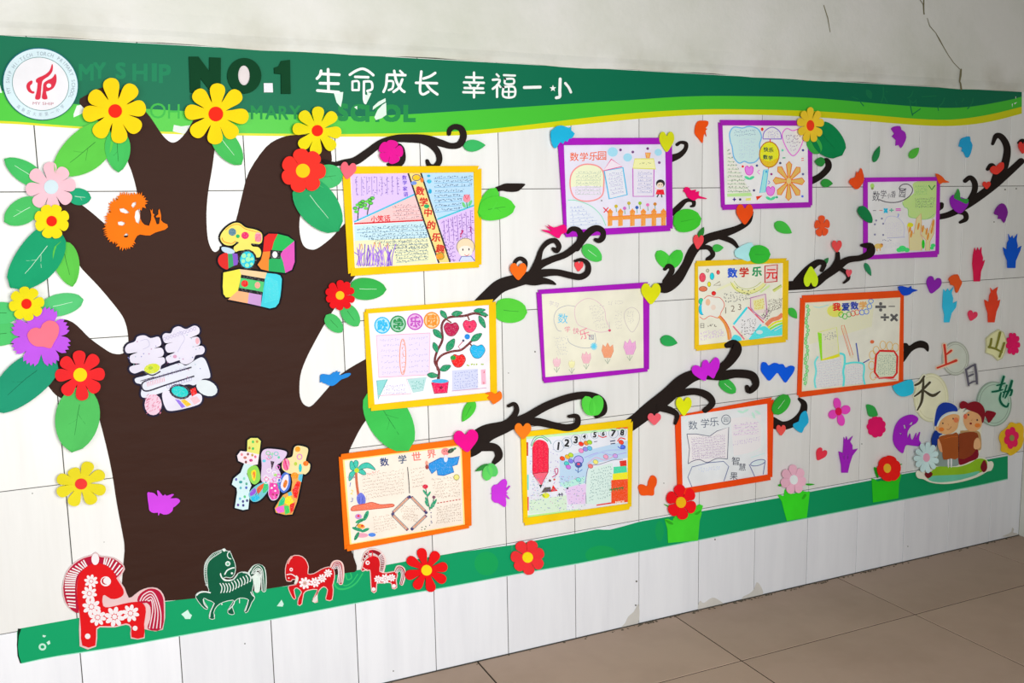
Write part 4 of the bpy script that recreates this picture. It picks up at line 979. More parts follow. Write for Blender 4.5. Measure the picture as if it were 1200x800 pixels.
# ---- 6: purple, fence
T = Z(630, 140, 5)
p, k = poster('purple-framed drawing with an orange picket fence below house-shaped notes', T, [(118, 108), (788, 106), (792, 652), (158, 690)], [(154, 150), (750, 144), (757, 620), (172, 648)], PB, (224, 222, 240), 4.5)
for s, x, y in (('数', 215, 218), ('学', 272, 218), ('乐', 328, 215), ('园', 378, 212)): k.TX(s, x, y, 50, (225, 110, 80), .01)
cl = [(195, 330), (225, 285), (280, 262), (350, 272), (385, 310), (388, 380), (380, 440), (340, 470), (270, 478), (215, 455), (192, 400)]
k.FS(cl, (232, 236, 205)); k.FS([(200, 395), (385, 395), (380, 440), (340, 470), (270, 478), (215, 455)], (228, 220, 245)); k.S(cl, 8, (235, 150, 150), True); k.W([(225, 300), (370, 295), (370, 440), (220, 440)], 7, (150, 170, 160), 12, 2.2, (170, 190, 170))
k.F([(390, 300), (500, 282), (525, 440), (420, 465)], (225, 228, 250)); k.L([(390, 300), (500, 282), (525, 440), (420, 465)], 8, (80, 180, 220), True); k.F([(385, 300), (432, 232), (495, 275)], (250, 225, 235)); k.L([(385, 300), (432, 232), (495, 275)], 6, (215, 50, 130), True); k.W([(410, 310), (495, 298), (505, 425), (430, 440)], 6, (150, 150, 190), 13, 2.2, (180, 170, 210))
k.F([(558, 285), (682, 285), (680, 450), (560, 450)], (228, 225, 248)); k.L([(558, 285), (682, 285), (680, 450), (560, 450)], 7, (190, 90, 190), True); k.F([(558, 285), (570, 230), (680, 230), (692, 290)], (238, 240, 180)); k.L([(558, 285), (570, 230), (680, 230), (692, 290)], 5, (215, 215, 90), True); k.W([(585, 300), (670, 300), (670, 430), (585, 430)], 6, (120, 130, 180), 12, 2.5, (150, 160, 210)); k.W([(590, 245), (665, 245), (665, 265), (590, 265)], 1, (150, 160, 120), 14, 2.5); k.F([(632, 195), (662, 195), (655, 225), (637, 225)], (245, 180, 110)); k.L([(632, 195), (662, 195), (655, 225), (637, 225)], 4, (220, 110, 60), True)
for x, y, r in ((440, 190, 30), (528, 222, 26), (707, 192, 22)): k.O(x, y, r, r*.95, (165, 215, 245))
for x, y in ((486, 178), (558, 190), (645, 170), (713, 252)): k.O(x, y, 8, 8, (110, 60, 120))
k.O(720, 375, 26, 24, (30, 25, 30)); k.O(718, 385, 19, 17, (250, 215, 195)); k.F([(700, 410), (738, 410), (744, 440), (692, 438)], (225, 50, 60)); k.O(712, 383, 2.5, 3, BLK); k.O(726, 382, 2.5, 3, BLK); k.L([(700, 412), (688, 400)], 6, (250, 215, 195)); k.L([(738, 412), (746, 400)], 6, (250, 215, 195)); k.L([(708, 438), (700, 455)], 7, BLK); k.L([(726, 438), (728, 456)], 7, BLK)
for x in (425, 486, 556, 620, 682, 738):
    k.F([(x-14, 625), (x-14, 552), (x-17, 540), (x, 520), (x+17, 540), (x+13, 552), (x+13, 622)], (248, 165, 95)); k.O(x, 538, 14, 9, (240, 145, 75)); k.L([(x-6, 550), (x-6, 620)], 4, (240, 140, 70))
k.F([(410, 568), (755, 548), (755, 572), (410, 592)], (245, 155, 85)); k.L([(410, 570), (755, 550)], 4, (235, 130, 60))
for x, y, c in ((460, 508, (200, 180, 60)), (510, 520, (200, 110, 190)), (535, 490, (190, 170, 70)), (600, 490, (150, 190, 70)), (582, 515, (50, 90, 170)), (645, 500, (225, 120, 180)), (688, 495, (200, 130, 50))): k.O(x, y, 10, 10, c); k.L([(x, y+8), (x+2, y+34)], 3, GRN)
k.L([(385, 515), (415, 545)], 6, (215, 60, 80)); k.L([(415, 515), (388, 545)], 6, (215, 60, 80)); k.O(375, 475, 4, 4, BLK)
k.FS([(178, 475), (230, 475), (310, 505), (370, 560), (400, 622), (180, 640)], (222, 228, 248)); k.S([(178, 472), (230, 475), (310, 505), (370, 560), (400, 622)], 5, (150, 215, 190)); k.W([(190, 500), (250, 500), (370, 610), (190, 625)], 6, (130, 140, 200), 13, 2.3, (150, 170, 210))
k.done(p)
# ---- 7: yellow, colourful title
T = Z(780, 280, 5)
p, k = poster('yellow-framed drawing with a multicoloured title, a red box character and rainbow ribbons', T, [(174, 128), (722, 112), (716, 602), (172, 656)], [(190, 160), (690, 140), (686, 570), (196, 622)], (240, 180, 25), (226, 222, 200), 3.5)
for s, x, y, c in (('数', 392, 198, (40, 80, 170)), ('学', 460, 194, (170, 70, 60)), ('乐', 535, 190, (30, 130, 90))): k.TX(s, x, y, 54, c, .035)
k.F([(582, 158), (655, 150), (652, 248), (582, 255)], (252, 200, 195)); k.L([(582, 158), (655, 150), (652, 248), (582, 255)], 8, (160, 30, 60), True); k.TX('元', 620, 205, 56, (190, 50, 60), .02)
for x, y, rx, ry, c in ((216, 225, 18, 26, (225, 100, 110)), (272, 218, 12, 20, (90, 190, 200)), (308, 195, 9, 12, (190, 90, 90)), (246, 185, 8, 10, (190, 190, 170)), (255, 265, 9, 14, (220, 210, 90)), (220, 292, 24, 15, (190, 120, 100)), (208, 365, 14, 18, (70, 180, 150)), (214, 412, 20, 32, (80, 180, 225)), (282, 318, 12, 12, (220, 70, 60))): k.O(x, y, rx, ry, c); k.R(x, y, rx, ry, 3, tuple(int(v*.65) for v in c))
k.L([(280, 272), (322, 270), (318, 248)], 4, (90, 80, 60), True); k.S([(385, 260), (420, 295), (480, 312), (545, 290), (580, 262)], 22, (228, 230, 170)); k.S([(380, 250), (415, 300), (480, 322), (550, 300), (590, 262)], 3, (160, 170, 90)); k.S([(400, 245), (430, 280), (480, 292), (530, 275), (560, 250)], 3, (160, 170, 90))
for x, y in ((420, 285), (450, 298), (485, 303), (520, 295)): k.O(x, y, 4, 4, (100, 110, 80))
k.L([(300, 300), (380, 262)], 14, (215, 225, 190)); k.L([(555, 312), (610, 272)], 12, (200, 225, 170)); k.L([(630, 305), (680, 272)], 18, (200, 205, 150)); k.L([(628, 300), (678, 268)], 4, (140, 150, 90))
k.W([(335, 310), (500, 305), (490, 360), (345, 375)], 3, (80, 80, 85), 17, 3)
k.FS([(225, 350), (270, 335), (320, 345), (340, 385), (320, 440), (270, 460), (220, 440), (212, 390)], (246, 228, 210)); k.S([(225, 350), (250, 332), (285, 340), (320, 345), (345, 385), (325, 430), (310, 462), (260, 450), (225, 470), (200, 455)], 4, (190, 110, 100)); k.O(248, 370, 14, 20, (235, 180, 160)); k.O(280, 400, 14, 16, (250, 200, 190))
for s, x, y in (('1', 352, 418), ('2', 394, 407), ('3', 434, 398)): k.TX(s, x, y, 36, (120, 110, 100), .0)
k.F([(398, 498), (482, 395), (580, 492), (490, 590)], (244, 240, 224)); k.L([(398, 500), (478, 400)], 12, (110, 195, 215)); k.L([(482, 398), (575, 490)], 9, (200, 110, 120)); k.L([(395, 510), (462, 588)], 9, (215, 130, 140)); k.L([(560, 500), (492, 588)], 12, (120, 200, 225)); k.W([(440, 470), (530, 460), (530, 560), (440, 570)], 5, (90, 90, 90), 15, 3)
k.F([(498, 345), (585, 322), (595, 430), (520, 440), (495, 400)], (225, 205, 200)); k.L([(498, 345), (585, 322), (595, 430), (575, 470), (520, 430), (498, 400)], 7, (170, 130, 160), True); k.F([(512, 360), (575, 345), (578, 410), (520, 418)], (240, 235, 170)); k.W([(515, 360), (575, 345), (578, 405), (522, 412)], 4, (190, 160, 90), 13, 3)
k.W([(600, 350), (685, 340), (680, 400), (600, 430)], 4, (90, 80, 75), 12, 3, (100, 95, 90)); k.W([(555, 450), (590, 400), (625, 420), (590, 480)], 4, (70, 60, 60), 12, 4)
k.S([(590, 505), (620, 475), (660, 462), (686, 440)], 24, (235, 140, 120)); k.S([(600, 520), (640, 490), (686, 478)], 10, (250, 215, 120)); k.S([(610, 528), (650, 505), (686, 492)], 10, (150, 215, 120)); k.S([(620, 540), (655, 520), (686, 505)], 10, (110, 200, 225))
k.FS([(490, 588), (540, 530), (580, 510), (630, 540), (686, 515), (686, 560), (600, 570), (560, 580)], (125, 205, 235)); k.O(550, 545, 20, 12, (200, 235, 250)); k.S([(312, 452), (345, 490), (365, 540), (372, 590)], 16, (240, 150, 110)); k.S([(322, 450), (355, 490), (378, 540), (385, 585)], 5, (190, 90, 60)); k.FS([(385, 585), (405, 560), (440, 575), (440, 600), (390, 605)], (120, 200, 230))
k.TX('日', 215, 508, 28, (80, 75, 70), .0); k.W([(240, 498), (300, 492), (300, 515), (240, 522)], 1, (90, 85, 80), 20, 4); k.W([(200, 540), (345, 525), (345, 565), (205, 595)], 3, (180, 150, 200), 14, 2.5)
k.done(p)
# ---- 8: orange-red, open book
T = Z(780, 440, 5)
p, k = poster('orange-framed pale blue drawing with an open book outline and a bucket', T, [(56, 236), (634, 126), (626, 610), (72, 702)], [(90, 238), (598, 164), (600, 580), (100, 662)], RB, (212, 217, 238), 3.5)
k.F([(380, 250), (560, 230), (560, 440), (400, 470)], (232, 218, 242)); k.S([(470, 235), (540, 260), (580, 330), (560, 420), (480, 460)], 10, (215, 225, 240))
for s, x, y in (('数', 160, 290), ('学', 232, 278), ('乐', 285, 270)): k.TX(s, x, y, 52, (75, 85, 100), .0, -.05)
k.R(354, 258, 26, 28, 4, (75, 85, 100)); k.TX('园', 354, 258, 28, (75, 85, 100), 0)
bk = [(125, 342), (180, 342), (258, 355), (300, 325), (370, 302), (362, 488)]
k.F(bk+[(300, 490), (245, 508), (190, 500), (132, 515)], (226, 218, 232)); k.L(bk, 4, (60, 65, 90)); k.L([(125, 342), (140, 430), (132, 515)], 4, (60, 65, 90)); k.S([(132, 517), (160, 500), (200, 492), (245, 508), (300, 485), (362, 488)], 4, (60, 65, 90)); k.W([(150, 360), (350, 340), (350, 475), (155, 490)], 9, (160, 145, 165), 12, 2.2, (180, 165, 190))
k.L([(160, 665), (130, 595), (155, 535), (250, 510), (340, 502), (370, 532), (342, 618)], 4, (80, 90, 130)); k.W([(185, 540), (320, 525), (320, 550), (190, 565)], 2, (175, 185, 215), 14, 2)
k.W([(395, 280), (540, 260), (540, 340), (395, 350)], 4, (180, 160, 190), 13, 2.5, (225, 190, 215)); k.W([(385, 385), (550, 350), (550, 380), (390, 410)], 2, (180, 165, 195), 13, 2.5)
for x, y, a in ((440, 212, .3), (515, 232, 1.2), (540, 215, .6), (470, 205, -.5)): k.O(x, y, 20, 7, (190, 228, 205), a)
for s, x, y in (('智', 410, 500), ('慧', 450, 535), ('果', 400, 588)): k.TX(s, x, y, 48 if s == '智' else 42, (45, 50, 65), .0, .05)
k.O(541, 510, 44, 16, (205, 215, 250), -.25); k.R(541, 510, 44, 16, 4, (80, 85, 130), -.25); k.L([(490, 520), (522, 590)], 4, (80, 85, 130)); k.L([(584, 498), (572, 578)], 4, (80, 85, 130)); k.L([(500, 480), (580, 455)], 3, (190, 215, 215))
k.S([(110, 230), (130, 240), (115, 270)], 4, (200, 220, 225))
k.done(p)
# ---- 9: purple, clouds and flower
T = Z(820, 110, 5)
p, k = poster('purple-framed drawing with cloud bubbles, a yellow lantern and an orange crayon flower', T, [(110, 152), (660, 156), (660, 664), (128, 680)], [(134, 184), (634, 186), (640, 634), (148, 648)], (150, 30, 162), (222, 220, 228), 3.5)
cl = [(175, 230), (200, 195), (250, 200), (290, 190), (340, 205), (362, 250), (350, 300), (358, 350), (330, 395), (290, 405), (262, 395), (230, 405), (200, 370), (190, 310), (180, 280)]
k.FS(cl, (192, 218, 238)); k.S(cl, 7, (120, 165, 220), True); k.W([(200, 210), (330, 205), (330, 245), (200, 250)], 2, (120, 140, 160), 13, 3); k.W([(220, 260), (325, 255), (325, 375), (230, 375)], 6, (170, 185, 200), 15, 2)
k.FS([(370, 262), (380, 220), (425, 195), (468, 220), (480, 262), (425, 266)], (222, 215, 240)); k.S([(370, 262), (380, 220), (425, 195), (468, 220), (480, 262)], 5, (110, 90, 170)); k.L([(370, 264), (480, 264)], 5, (110, 90, 170)); k.W([(395, 215), (460, 215), (460, 255), (395, 255)], 3, (150, 140, 180), 13, 2.5)
ht = [(546, 215), (590, 205), (610, 240), (600, 290), (575, 340), (545, 362), (515, 330), (488, 270), (485, 230), (510, 203)]
k.FS(ht, (240, 215, 238)); k.S(ht, 6, (220, 120, 190), True); k.W([(500, 235), (595, 235), (585, 290), (510, 290)], 3, (120, 100, 130), 12, 3); k.W([(520, 295), (575, 295), (560, 335), (535, 335)], 2, (150, 120, 160), 12, 2.5)
k.O(408, 355, 58, 75, (235, 225, 60)); k.FS([(355, 380), (408, 395), (462, 375), (440, 415), (408, 430), (375, 415)], (240, 180, 60)); k.R(408, 355, 58, 75, 6, (160, 110, 70))
for s, x, y in (('快', 388, 325), ('乐', 418, 328), ('数', 385, 370), ('学', 415, 375)): k.TX(s, x, y, 26, (60, 80, 60), .03)
k.L([(413, 266), (413, 282)], 6, (200, 80, 60)); k.L([(405, 430), (400, 445)], 6, (200, 120, 60)); k.O(366, 207, 8, 10, (190, 40, 70))
k.F([(152, 305), (310, 600), (160, 605)], (215, 235, 205)); 
for i in range(12): y = 330+i*22; k.L([(162, y), (170+i*11.5, y+2)], 2, (130, 170, 130)); k.W([(164, y-12), (172+i*11.5, y-12), (172+i*11.5, y+4), (164, y+4)], 1, (90, 100, 90), 12, 3)
k.F([(160, 585), (300, 578), (305, 598), (162, 602)], (180, 220, 160))
for x, y in ((290, 450), (415, 570)):
    k.FS([(x-25, y-15), (x-12, y-28), (x, y-18), (x+12, y-28), (x+24, y-15), (x+18, y+15), (x, y+26), (x-18, y+15)], (235, 140, 215)); k.S([(x-25, y-15), (x-12, y-28), (x, y-18), (x+12, y-28), (x+24, y-15), (x+18, y+15), (x, y+26), (x-18, y+15)], 4, (190, 80, 170), True); k.O(x-12, y+42, 18, 8, (110, 190, 150), .5); k.O(x+14, y+42, 18, 8, (110, 190, 150), -.5)
k.F([(375, 445), (402, 440), (385, 575), (352, 580)], (165, 220, 240)); k.L([(375, 445), (402, 440), (385, 575), (352, 580)], 4, (80, 160, 200), True); k.O(390, 455, 6, 8, (90, 150, 200))
for a in range(8):
    th = a*math.pi/4+.02; c_, s_ = math.cos(th), math.sin(th)
    pet = [(522+u*c_-v*s_*1, 510+(u*s_+v*c_)*1.25) for u, v in ((14, -5), (78, -16), (92, 0), (78, 16), (14, 5))]
    k.F(pet, (245, 175, 125)); k.L(pet, 5, (225, 120, 70), True)
k.O(522, 510, 13, 16, (245, 190, 140))
for x, y, c in ((203, 618, (60, 40, 110)), (237, 618, (30, 30, 60)), (335, 420, (60, 60, 110)), (472, 405, (50, 50, 80)), (420, 470, (130, 60, 110)), (318, 565, (60, 50, 90)), (605, 330, (60, 60, 120)), (485, 330, (130, 190, 170)), (602, 600, (100, 110, 190)), (605, 470, (90, 90, 130)), (452, 605, (90, 160, 130)), (252, 425, (215, 60, 80))): k.O(x, y, 7, 7, c)
k.L([(192, 618), (214, 618)], 4, (60, 40, 110)); k.L([(203, 606), (203, 630)], 4, (60, 40, 110)); k.F([(330, 600), (368, 595), (335, 624)], (215, 90, 60)); k.L([(485, 375), (502, 374)], 6, (60, 150, 110)); k.L([(596, 378), (610, 376)], 4, RDD); k.L([(596, 390), (610, 388)], 4, RDD); k.L([(350, 445), (338, 458), (352, 470)], 4, (200, 110, 190)); k.L([(402, 508), (412, 518), (402, 528)], 4, (90, 90, 180)); k.F([(270, 612), (300, 608), (300, 624), (270, 626)], (225, 235, 150))
k.done(p)
# ---- 10: purple, right
T = Z(990, 190, 6.667)
p, k = poster('small purple-framed drawing with a swirling black title and pale green cloud, rightmost of the frames', T, [(148, 120), (746, 114), (737, 740), (148, 760)], [(180, 155), (722, 146), (712, 692), (182, 728)], (140, 28, 155), (198, 198, 208), 3.5)
k.FS([(540, 160), (715, 150), (712, 400), (650, 445), (580, 440), (500, 430), (490, 370), (450, 330), (470, 290), (540, 240)], (166, 200, 138)); k.S([(450, 310), (465, 350), (495, 365), (500, 420), (560, 440), (640, 445), (700, 405)], 4, (120, 160, 120))
for i, (s, x, y, h) in enumerate((('数', 245, 265, 80), ('学', 302, 250, 66), ('小', 345, 262, 40), ('香', 380, 250, 52), ('园', 450, 240, 70))): k.TX(s, x, y, h, (45, 45, 55), .0, .1, .7)
k.S([(265, 290), (330, 312), (420, 310), (500, 270), (530, 215), (500, 175), (450, 175), (425, 205), (450, 225), (480, 205)], 7, (55, 50, 60))
k.TX('－', 232, 378, 26, (60, 60, 70), .03); k.TX('－', 282, 376, 26, (150, 60, 60), .03); k.TX('×', 320, 378, 34, (60, 150, 215), .05, 0, .8); k.TX('÷', 365, 375, 26, (60, 140, 120), .02); k.TX('＝', 418, 370, 40, (215, 100, 160), .05); k.TX('?', 418, 422, 40, (90, 110, 190), 0)
k.FS([(310, 480), (320, 440), (370, 420), (430, 445), (465, 500), (460, 580), (330, 590), (305, 520)], (215, 213, 230)); k.S([(310, 470), (330, 430), (380, 422), (430, 445), (465, 500), (460, 580)], 4, (160, 160, 185)); k.W([(315, 470), (440, 460), (445, 580), (310, 580)], 8, (170, 165, 185), 15, 2)
k.L([(330, 592), (470, 585)], 4, (140, 140, 170)); k.W([(295, 600), (360, 598), (360, 618), (295, 620)], 1, (90, 90, 120), 14, 4); k.W([(300, 630), (440, 625), (440, 690), (300, 695)], 4, (175, 175, 195), 16, 2.5)
for x, y in ((300, 480), (300, 568), (235, 485), (235, 565), (290, 440), (245, 455)): k.O(x, y, 8, 8, (110, 110, 130))
k.W([(550, 175), (645, 170), (645, 250), (545, 255)], 4, (110, 150, 110), 14, 2.5, (130, 170, 120)); k.W([(545, 275), (705, 270), (695, 350), (550, 355)], 4, (90, 110, 90), 14, 3, (120, 150, 110))
k.L([(655, 180), (680, 215), (705, 180)], 9, (50, 120, 60)); k.O(215, 185, 16, 20, (150, 180, 120)); k.O(215, 205, 10, 10, (120, 130, 90))
for pts in ([(505, 690), (500, 560), (488, 500), (500, 470), (520, 540), (540, 560), (560, 440), (595, 400), (600, 470), (590, 560), (610, 600), (600, 690)], [(630, 690), (635, 610), (600, 570), (600, 490), (630, 520), (650, 560), (690, 440), (700, 450), (695, 560), (665, 620), (665, 690)]):
    k.F(pts, (235, 180, 150)); k.L(pts, 4, (215, 140, 110))
for x, y in ((510, 520), (520, 560), (575, 500), (610, 520), (640, 540), (690, 480), (680, 530), (650, 580)): k.O(x, y, 8, 30, (235, 130, 90), .2)
k.O(512, 490, 24, 18, (235, 225, 100)); k.O(613, 640, 12, 36, (70, 160, 70))
for x, y, r in ((450, 675, 30), (425, 685, 22), (485, 685, 22), (690, 650, 18), (680, 670, 16)): k.O(x, y, r, r*.8, (100, 185, 120))
k.O(262, 655, 32, 20, (220, 165, 120)); k.O(285, 650, 14, 16, (205, 145, 100)); k.L([(250, 670), (252, 695)], 7, (200, 145, 100)); k.L([(275, 670), (277, 692)], 7, (200, 145, 100)); k.O(292, 642, 5, 6, (120, 50, 50))
k.done(p)
# ---- 11: red-orange, books
T = Z(920, 330, 5.713)
p, k = poster('red-orange-framed grey drawing with blue books, a pencil and maths signs', T, [(106, 92), (796, 58), (792, 684), (82, 776)], [(135, 140), (776, 104), (764, 664), (112, 736)], (225, 66, 18), (202, 206, 184), 3.5, margin=(235, 225, 170))
k.F([(160, 160), (600, 125), (580, 300), (160, 420)], (204, 214, 178)); k.O(335, 195, 55, 42, (232, 240, 130)); k.S([(190, 165), (230, 172), (290, 155)], 5, (150, 185, 190))
for s, x, y, c in (('我', 345, 168, (170, 40, 50)), ('爱', 405, 168, (30, 50, 120)), ('数', 465, 160, (50, 60, 130)), ('学', 522, 158, (220, 150, 110))): k.TX(s, x, y, 50, c, .04)
cs = [(60, 150, 70), (70, 160, 80), (60, 140, 60), (215, 80, 70), (220, 100, 90), (70, 100, 190), (80, 110, 200), (90, 120, 205)]
for i, (x, y) in enumerate(((375, 220), (400, 232), (428, 218), (455, 212), (482, 205), (515, 205), (545, 200), (565, 165))): k.R(x, y, 16, 17, 5, cs[i])
k.R(575, 130, 16, 14, 5, (90, 120, 200)); k.S([(430, 140), (450, 180), (440, 210)], 3, (130, 130, 170)); k.S([(490, 140), (500, 180), (495, 200)], 3, (200, 140, 140))
for s, x, y, h in (('÷', 640, 168, 56), ('－', 715, 165, 44), ('÷', 668, 238, 44), ('×', 730, 240, 48)): k.TX(s, x, y, h, (75, 75, 75), .022); 
k.S([(150, 150), (155, 200), (145, 260), (152, 350), (140, 420), (158, 500), (140, 560), (150, 640), (135, 700)], 4, (120, 180, 120))
for i in range(20):
    y = 165+i*27; k.O(150+8*math.sin(i*1.3)-i*.6, y, 9, 12, (150, 205, 150), .5); k.R(150+8*math.sin(i*1.3)-i*.6, y, 9, 12, 3, (80, 150, 90), .5)
k.F([(245, 345), (345, 305), (362, 490), (250, 530)], (200, 204, 178)); k.F([(218, 340), (245, 345), (250, 530), (240, 540)], (140, 190, 80)); k.L([(218, 340), (345, 305), (362, 490)], 5, (190, 215, 130)); k.L([(245, 530), (365, 490)], 20, (225, 228, 100)); k.W([(255, 345), (340, 325), (345, 375), (260, 395)], 3, (110, 110, 120), 16, 3.5); k.W([(265, 415), (335, 395), (340, 470), (270, 490)], 4, (190, 190, 180), 16, 2.5)
k.L([(378, 295), (395, 290), (455, 490), (438, 505), (378, 310)], 5, (225, 130, 110), True); k.L([(390, 310), (440, 490)], 3, (225, 150, 130)); k.O(446, 500, 12, 13, (240, 190, 175)); k.L([(476, 410), (494, 535)], 8, (50, 65, 130)); k.L([(520, 545), (565, 520)], 7, (60, 65, 120))
for q in ([(205, 535), (375, 505), (395, 690), (205, 712)], [(400, 560), (525, 545), (530, 680), (405, 692)]): k.F(q, (196, 202, 196)); k.W(q, 10 if q[0][0] < 300 else 8, (170, 165, 175), 14, 2.2, (175, 185, 190))
k.S([(222, 500), (200, 540), (208, 600), (198, 660), (205, 712)], 12, (130, 205, 225)); k.S([(365, 480), (395, 490), (400, 540), (390, 600), (395, 650), (390, 700)], 14, (120, 195, 220)); k.S([(405, 550), (460, 540), (520, 548), (530, 580), (525, 640), (535, 690)], 12, (120, 205, 225))
k.W([(470, 270), (600, 230), (590, 330), (490, 360)], 6, (205, 200, 185), 15, 2.2); k.W([(520, 350), (610, 330), (560, 400), (510, 430)], 3, (200, 200, 190), 14, 2.2); k.O(583, 402, 14, 12, (200, 110, 90))
for x, y in ((655, 425), (700, 430), (740, 440), (585, 490), (580, 560), (590, 630), (610, 460)): k.R(x, y, 20, 28, 4, (235, 160, 110))
bx = [(610, 490), (635, 462), (730, 465), (752, 500), (748, 610), (725, 640), (630, 645), (600, 605)]
k.F(bx, (190, 200, 180)); k.L(bx, 14, (170, 35, 50), True); k.W([(620, 490), (740, 485), (740, 620), (618, 625)], 10, (110, 130, 120), 13, 2.6)
k.L([(600, 640), (745, 655)], 6, (235, 130, 130))
k.done(p)
# ================================================================ foam flowers, leaves, hearts, birds
def petal_shape(kind, L, w):
    if kind == 'spoon': return [(.10*L, -.16*w), (.45*L, -.34*w), (.75*L, -.5*w), (.93*L, -.38*w), (L, 0), (.93*L, .38*w), (.75*L, .5*w), (.45*L, .34*w), (.10*L, .16*w)]
    if kind == 'broad': return [(.1*L, -.15*w), (.38*L, -.3*w), (.7*L, -.55*w), (.93*L, -.38*w), (L, 0), (.93*L, .38*w), (.7*L, .55*w), (.38*L, .3*w), (.1*L, .15*w)]
    if kind == 'oval': return [(.1*L, -.1*w), (.35*L, -.4*w), (.62*L, -.5*w), (.9*L, -.33*w), (L, 0), (.9*L, .33*w), (.62*L, .5*w), (.35*L, .4*w), (.1*L, .1*w)]
    if kind == 'fringe':
        p = [(.1*L, -.2*w), (.4*L, -.42*w), (.72*L, -.5*w)]
        for i in range(9):
            v = -.5+i/8; p.append((L*(.88-.3*v*v) + (L*.1 if i % 2 else 0), v*w))
        return p + [(.72*L, .5*w), (.4*L, .42*w), (.1*L, .2*w)]
def flower(label, cx, cy, R, n, rgb, crgb, rc, kind='spoon', w=None, rot=0, sx=1.0, sy=1.0, d=11, group=None, radii=None, angs=None, skew=0, name='foam_flower', lift=2.0, centre_name='flower_centre', cloop=None, no_centre=False):
    root = thing(name, label, 'flower', cx, cy, group)
    w = w or 2*math.pi*R*.62/n*1.25
    mt = foam(rgb, cx); r = random.Random(int(cx*7+cy))
    for i in range(n):
        a = rot + 2*math.pi*i/n + (angs[i] if angs else r.uniform(-.05, .05))
        L = R*(radii[i] if radii else r.uniform(.95, 1.03))
        ca, sa = math.cos(a), math.sin(a)
        lp = petal_shape(kind, L, w)
        lp = cat(lp, 3) if kind != 'fringe' else lp
        pts = [(cx+(u*ca-v*sa)*sx+skew*(u*sa+v*ca), cy+(u*sa+v*ca)*sy) for u, v in lp]
        lf = lift*r.uniform(.5, 1.3)*MM; q = r.uniform(-.6, .6)
        def tilt(x, y, ca=ca, sa=sa, lf=lf, q=q):
            u = ((x-cx)/sx*ca+(y-cy)/sy*sa)/R; v = (-(x-cx)/sx*sa+(y-cy)/sy*ca)/R
            return lf*u*u + q*MM*v*2
        mb = MB(); slab(mb, pts, d*MM+i*.00008, .0018, (), tilt)
        add(root, 'petal', mb, mt)
    # the hub that joins the petals
    mb = MB(); slab(mb, ell(cx, cy, R*.28*sx, R*.28*sy, 16), d*MM+.0008, .0016); add(root, 'hub', mb, mt)
    if not no_centre:
        mb = MB(); slab(mb, cloop if cloop else ell(cx, cy, rc*sx, rc*sy, 22), d*MM+.0026, .0018); add(root, centre_name, mb, foam(crgb, cx))
    return root
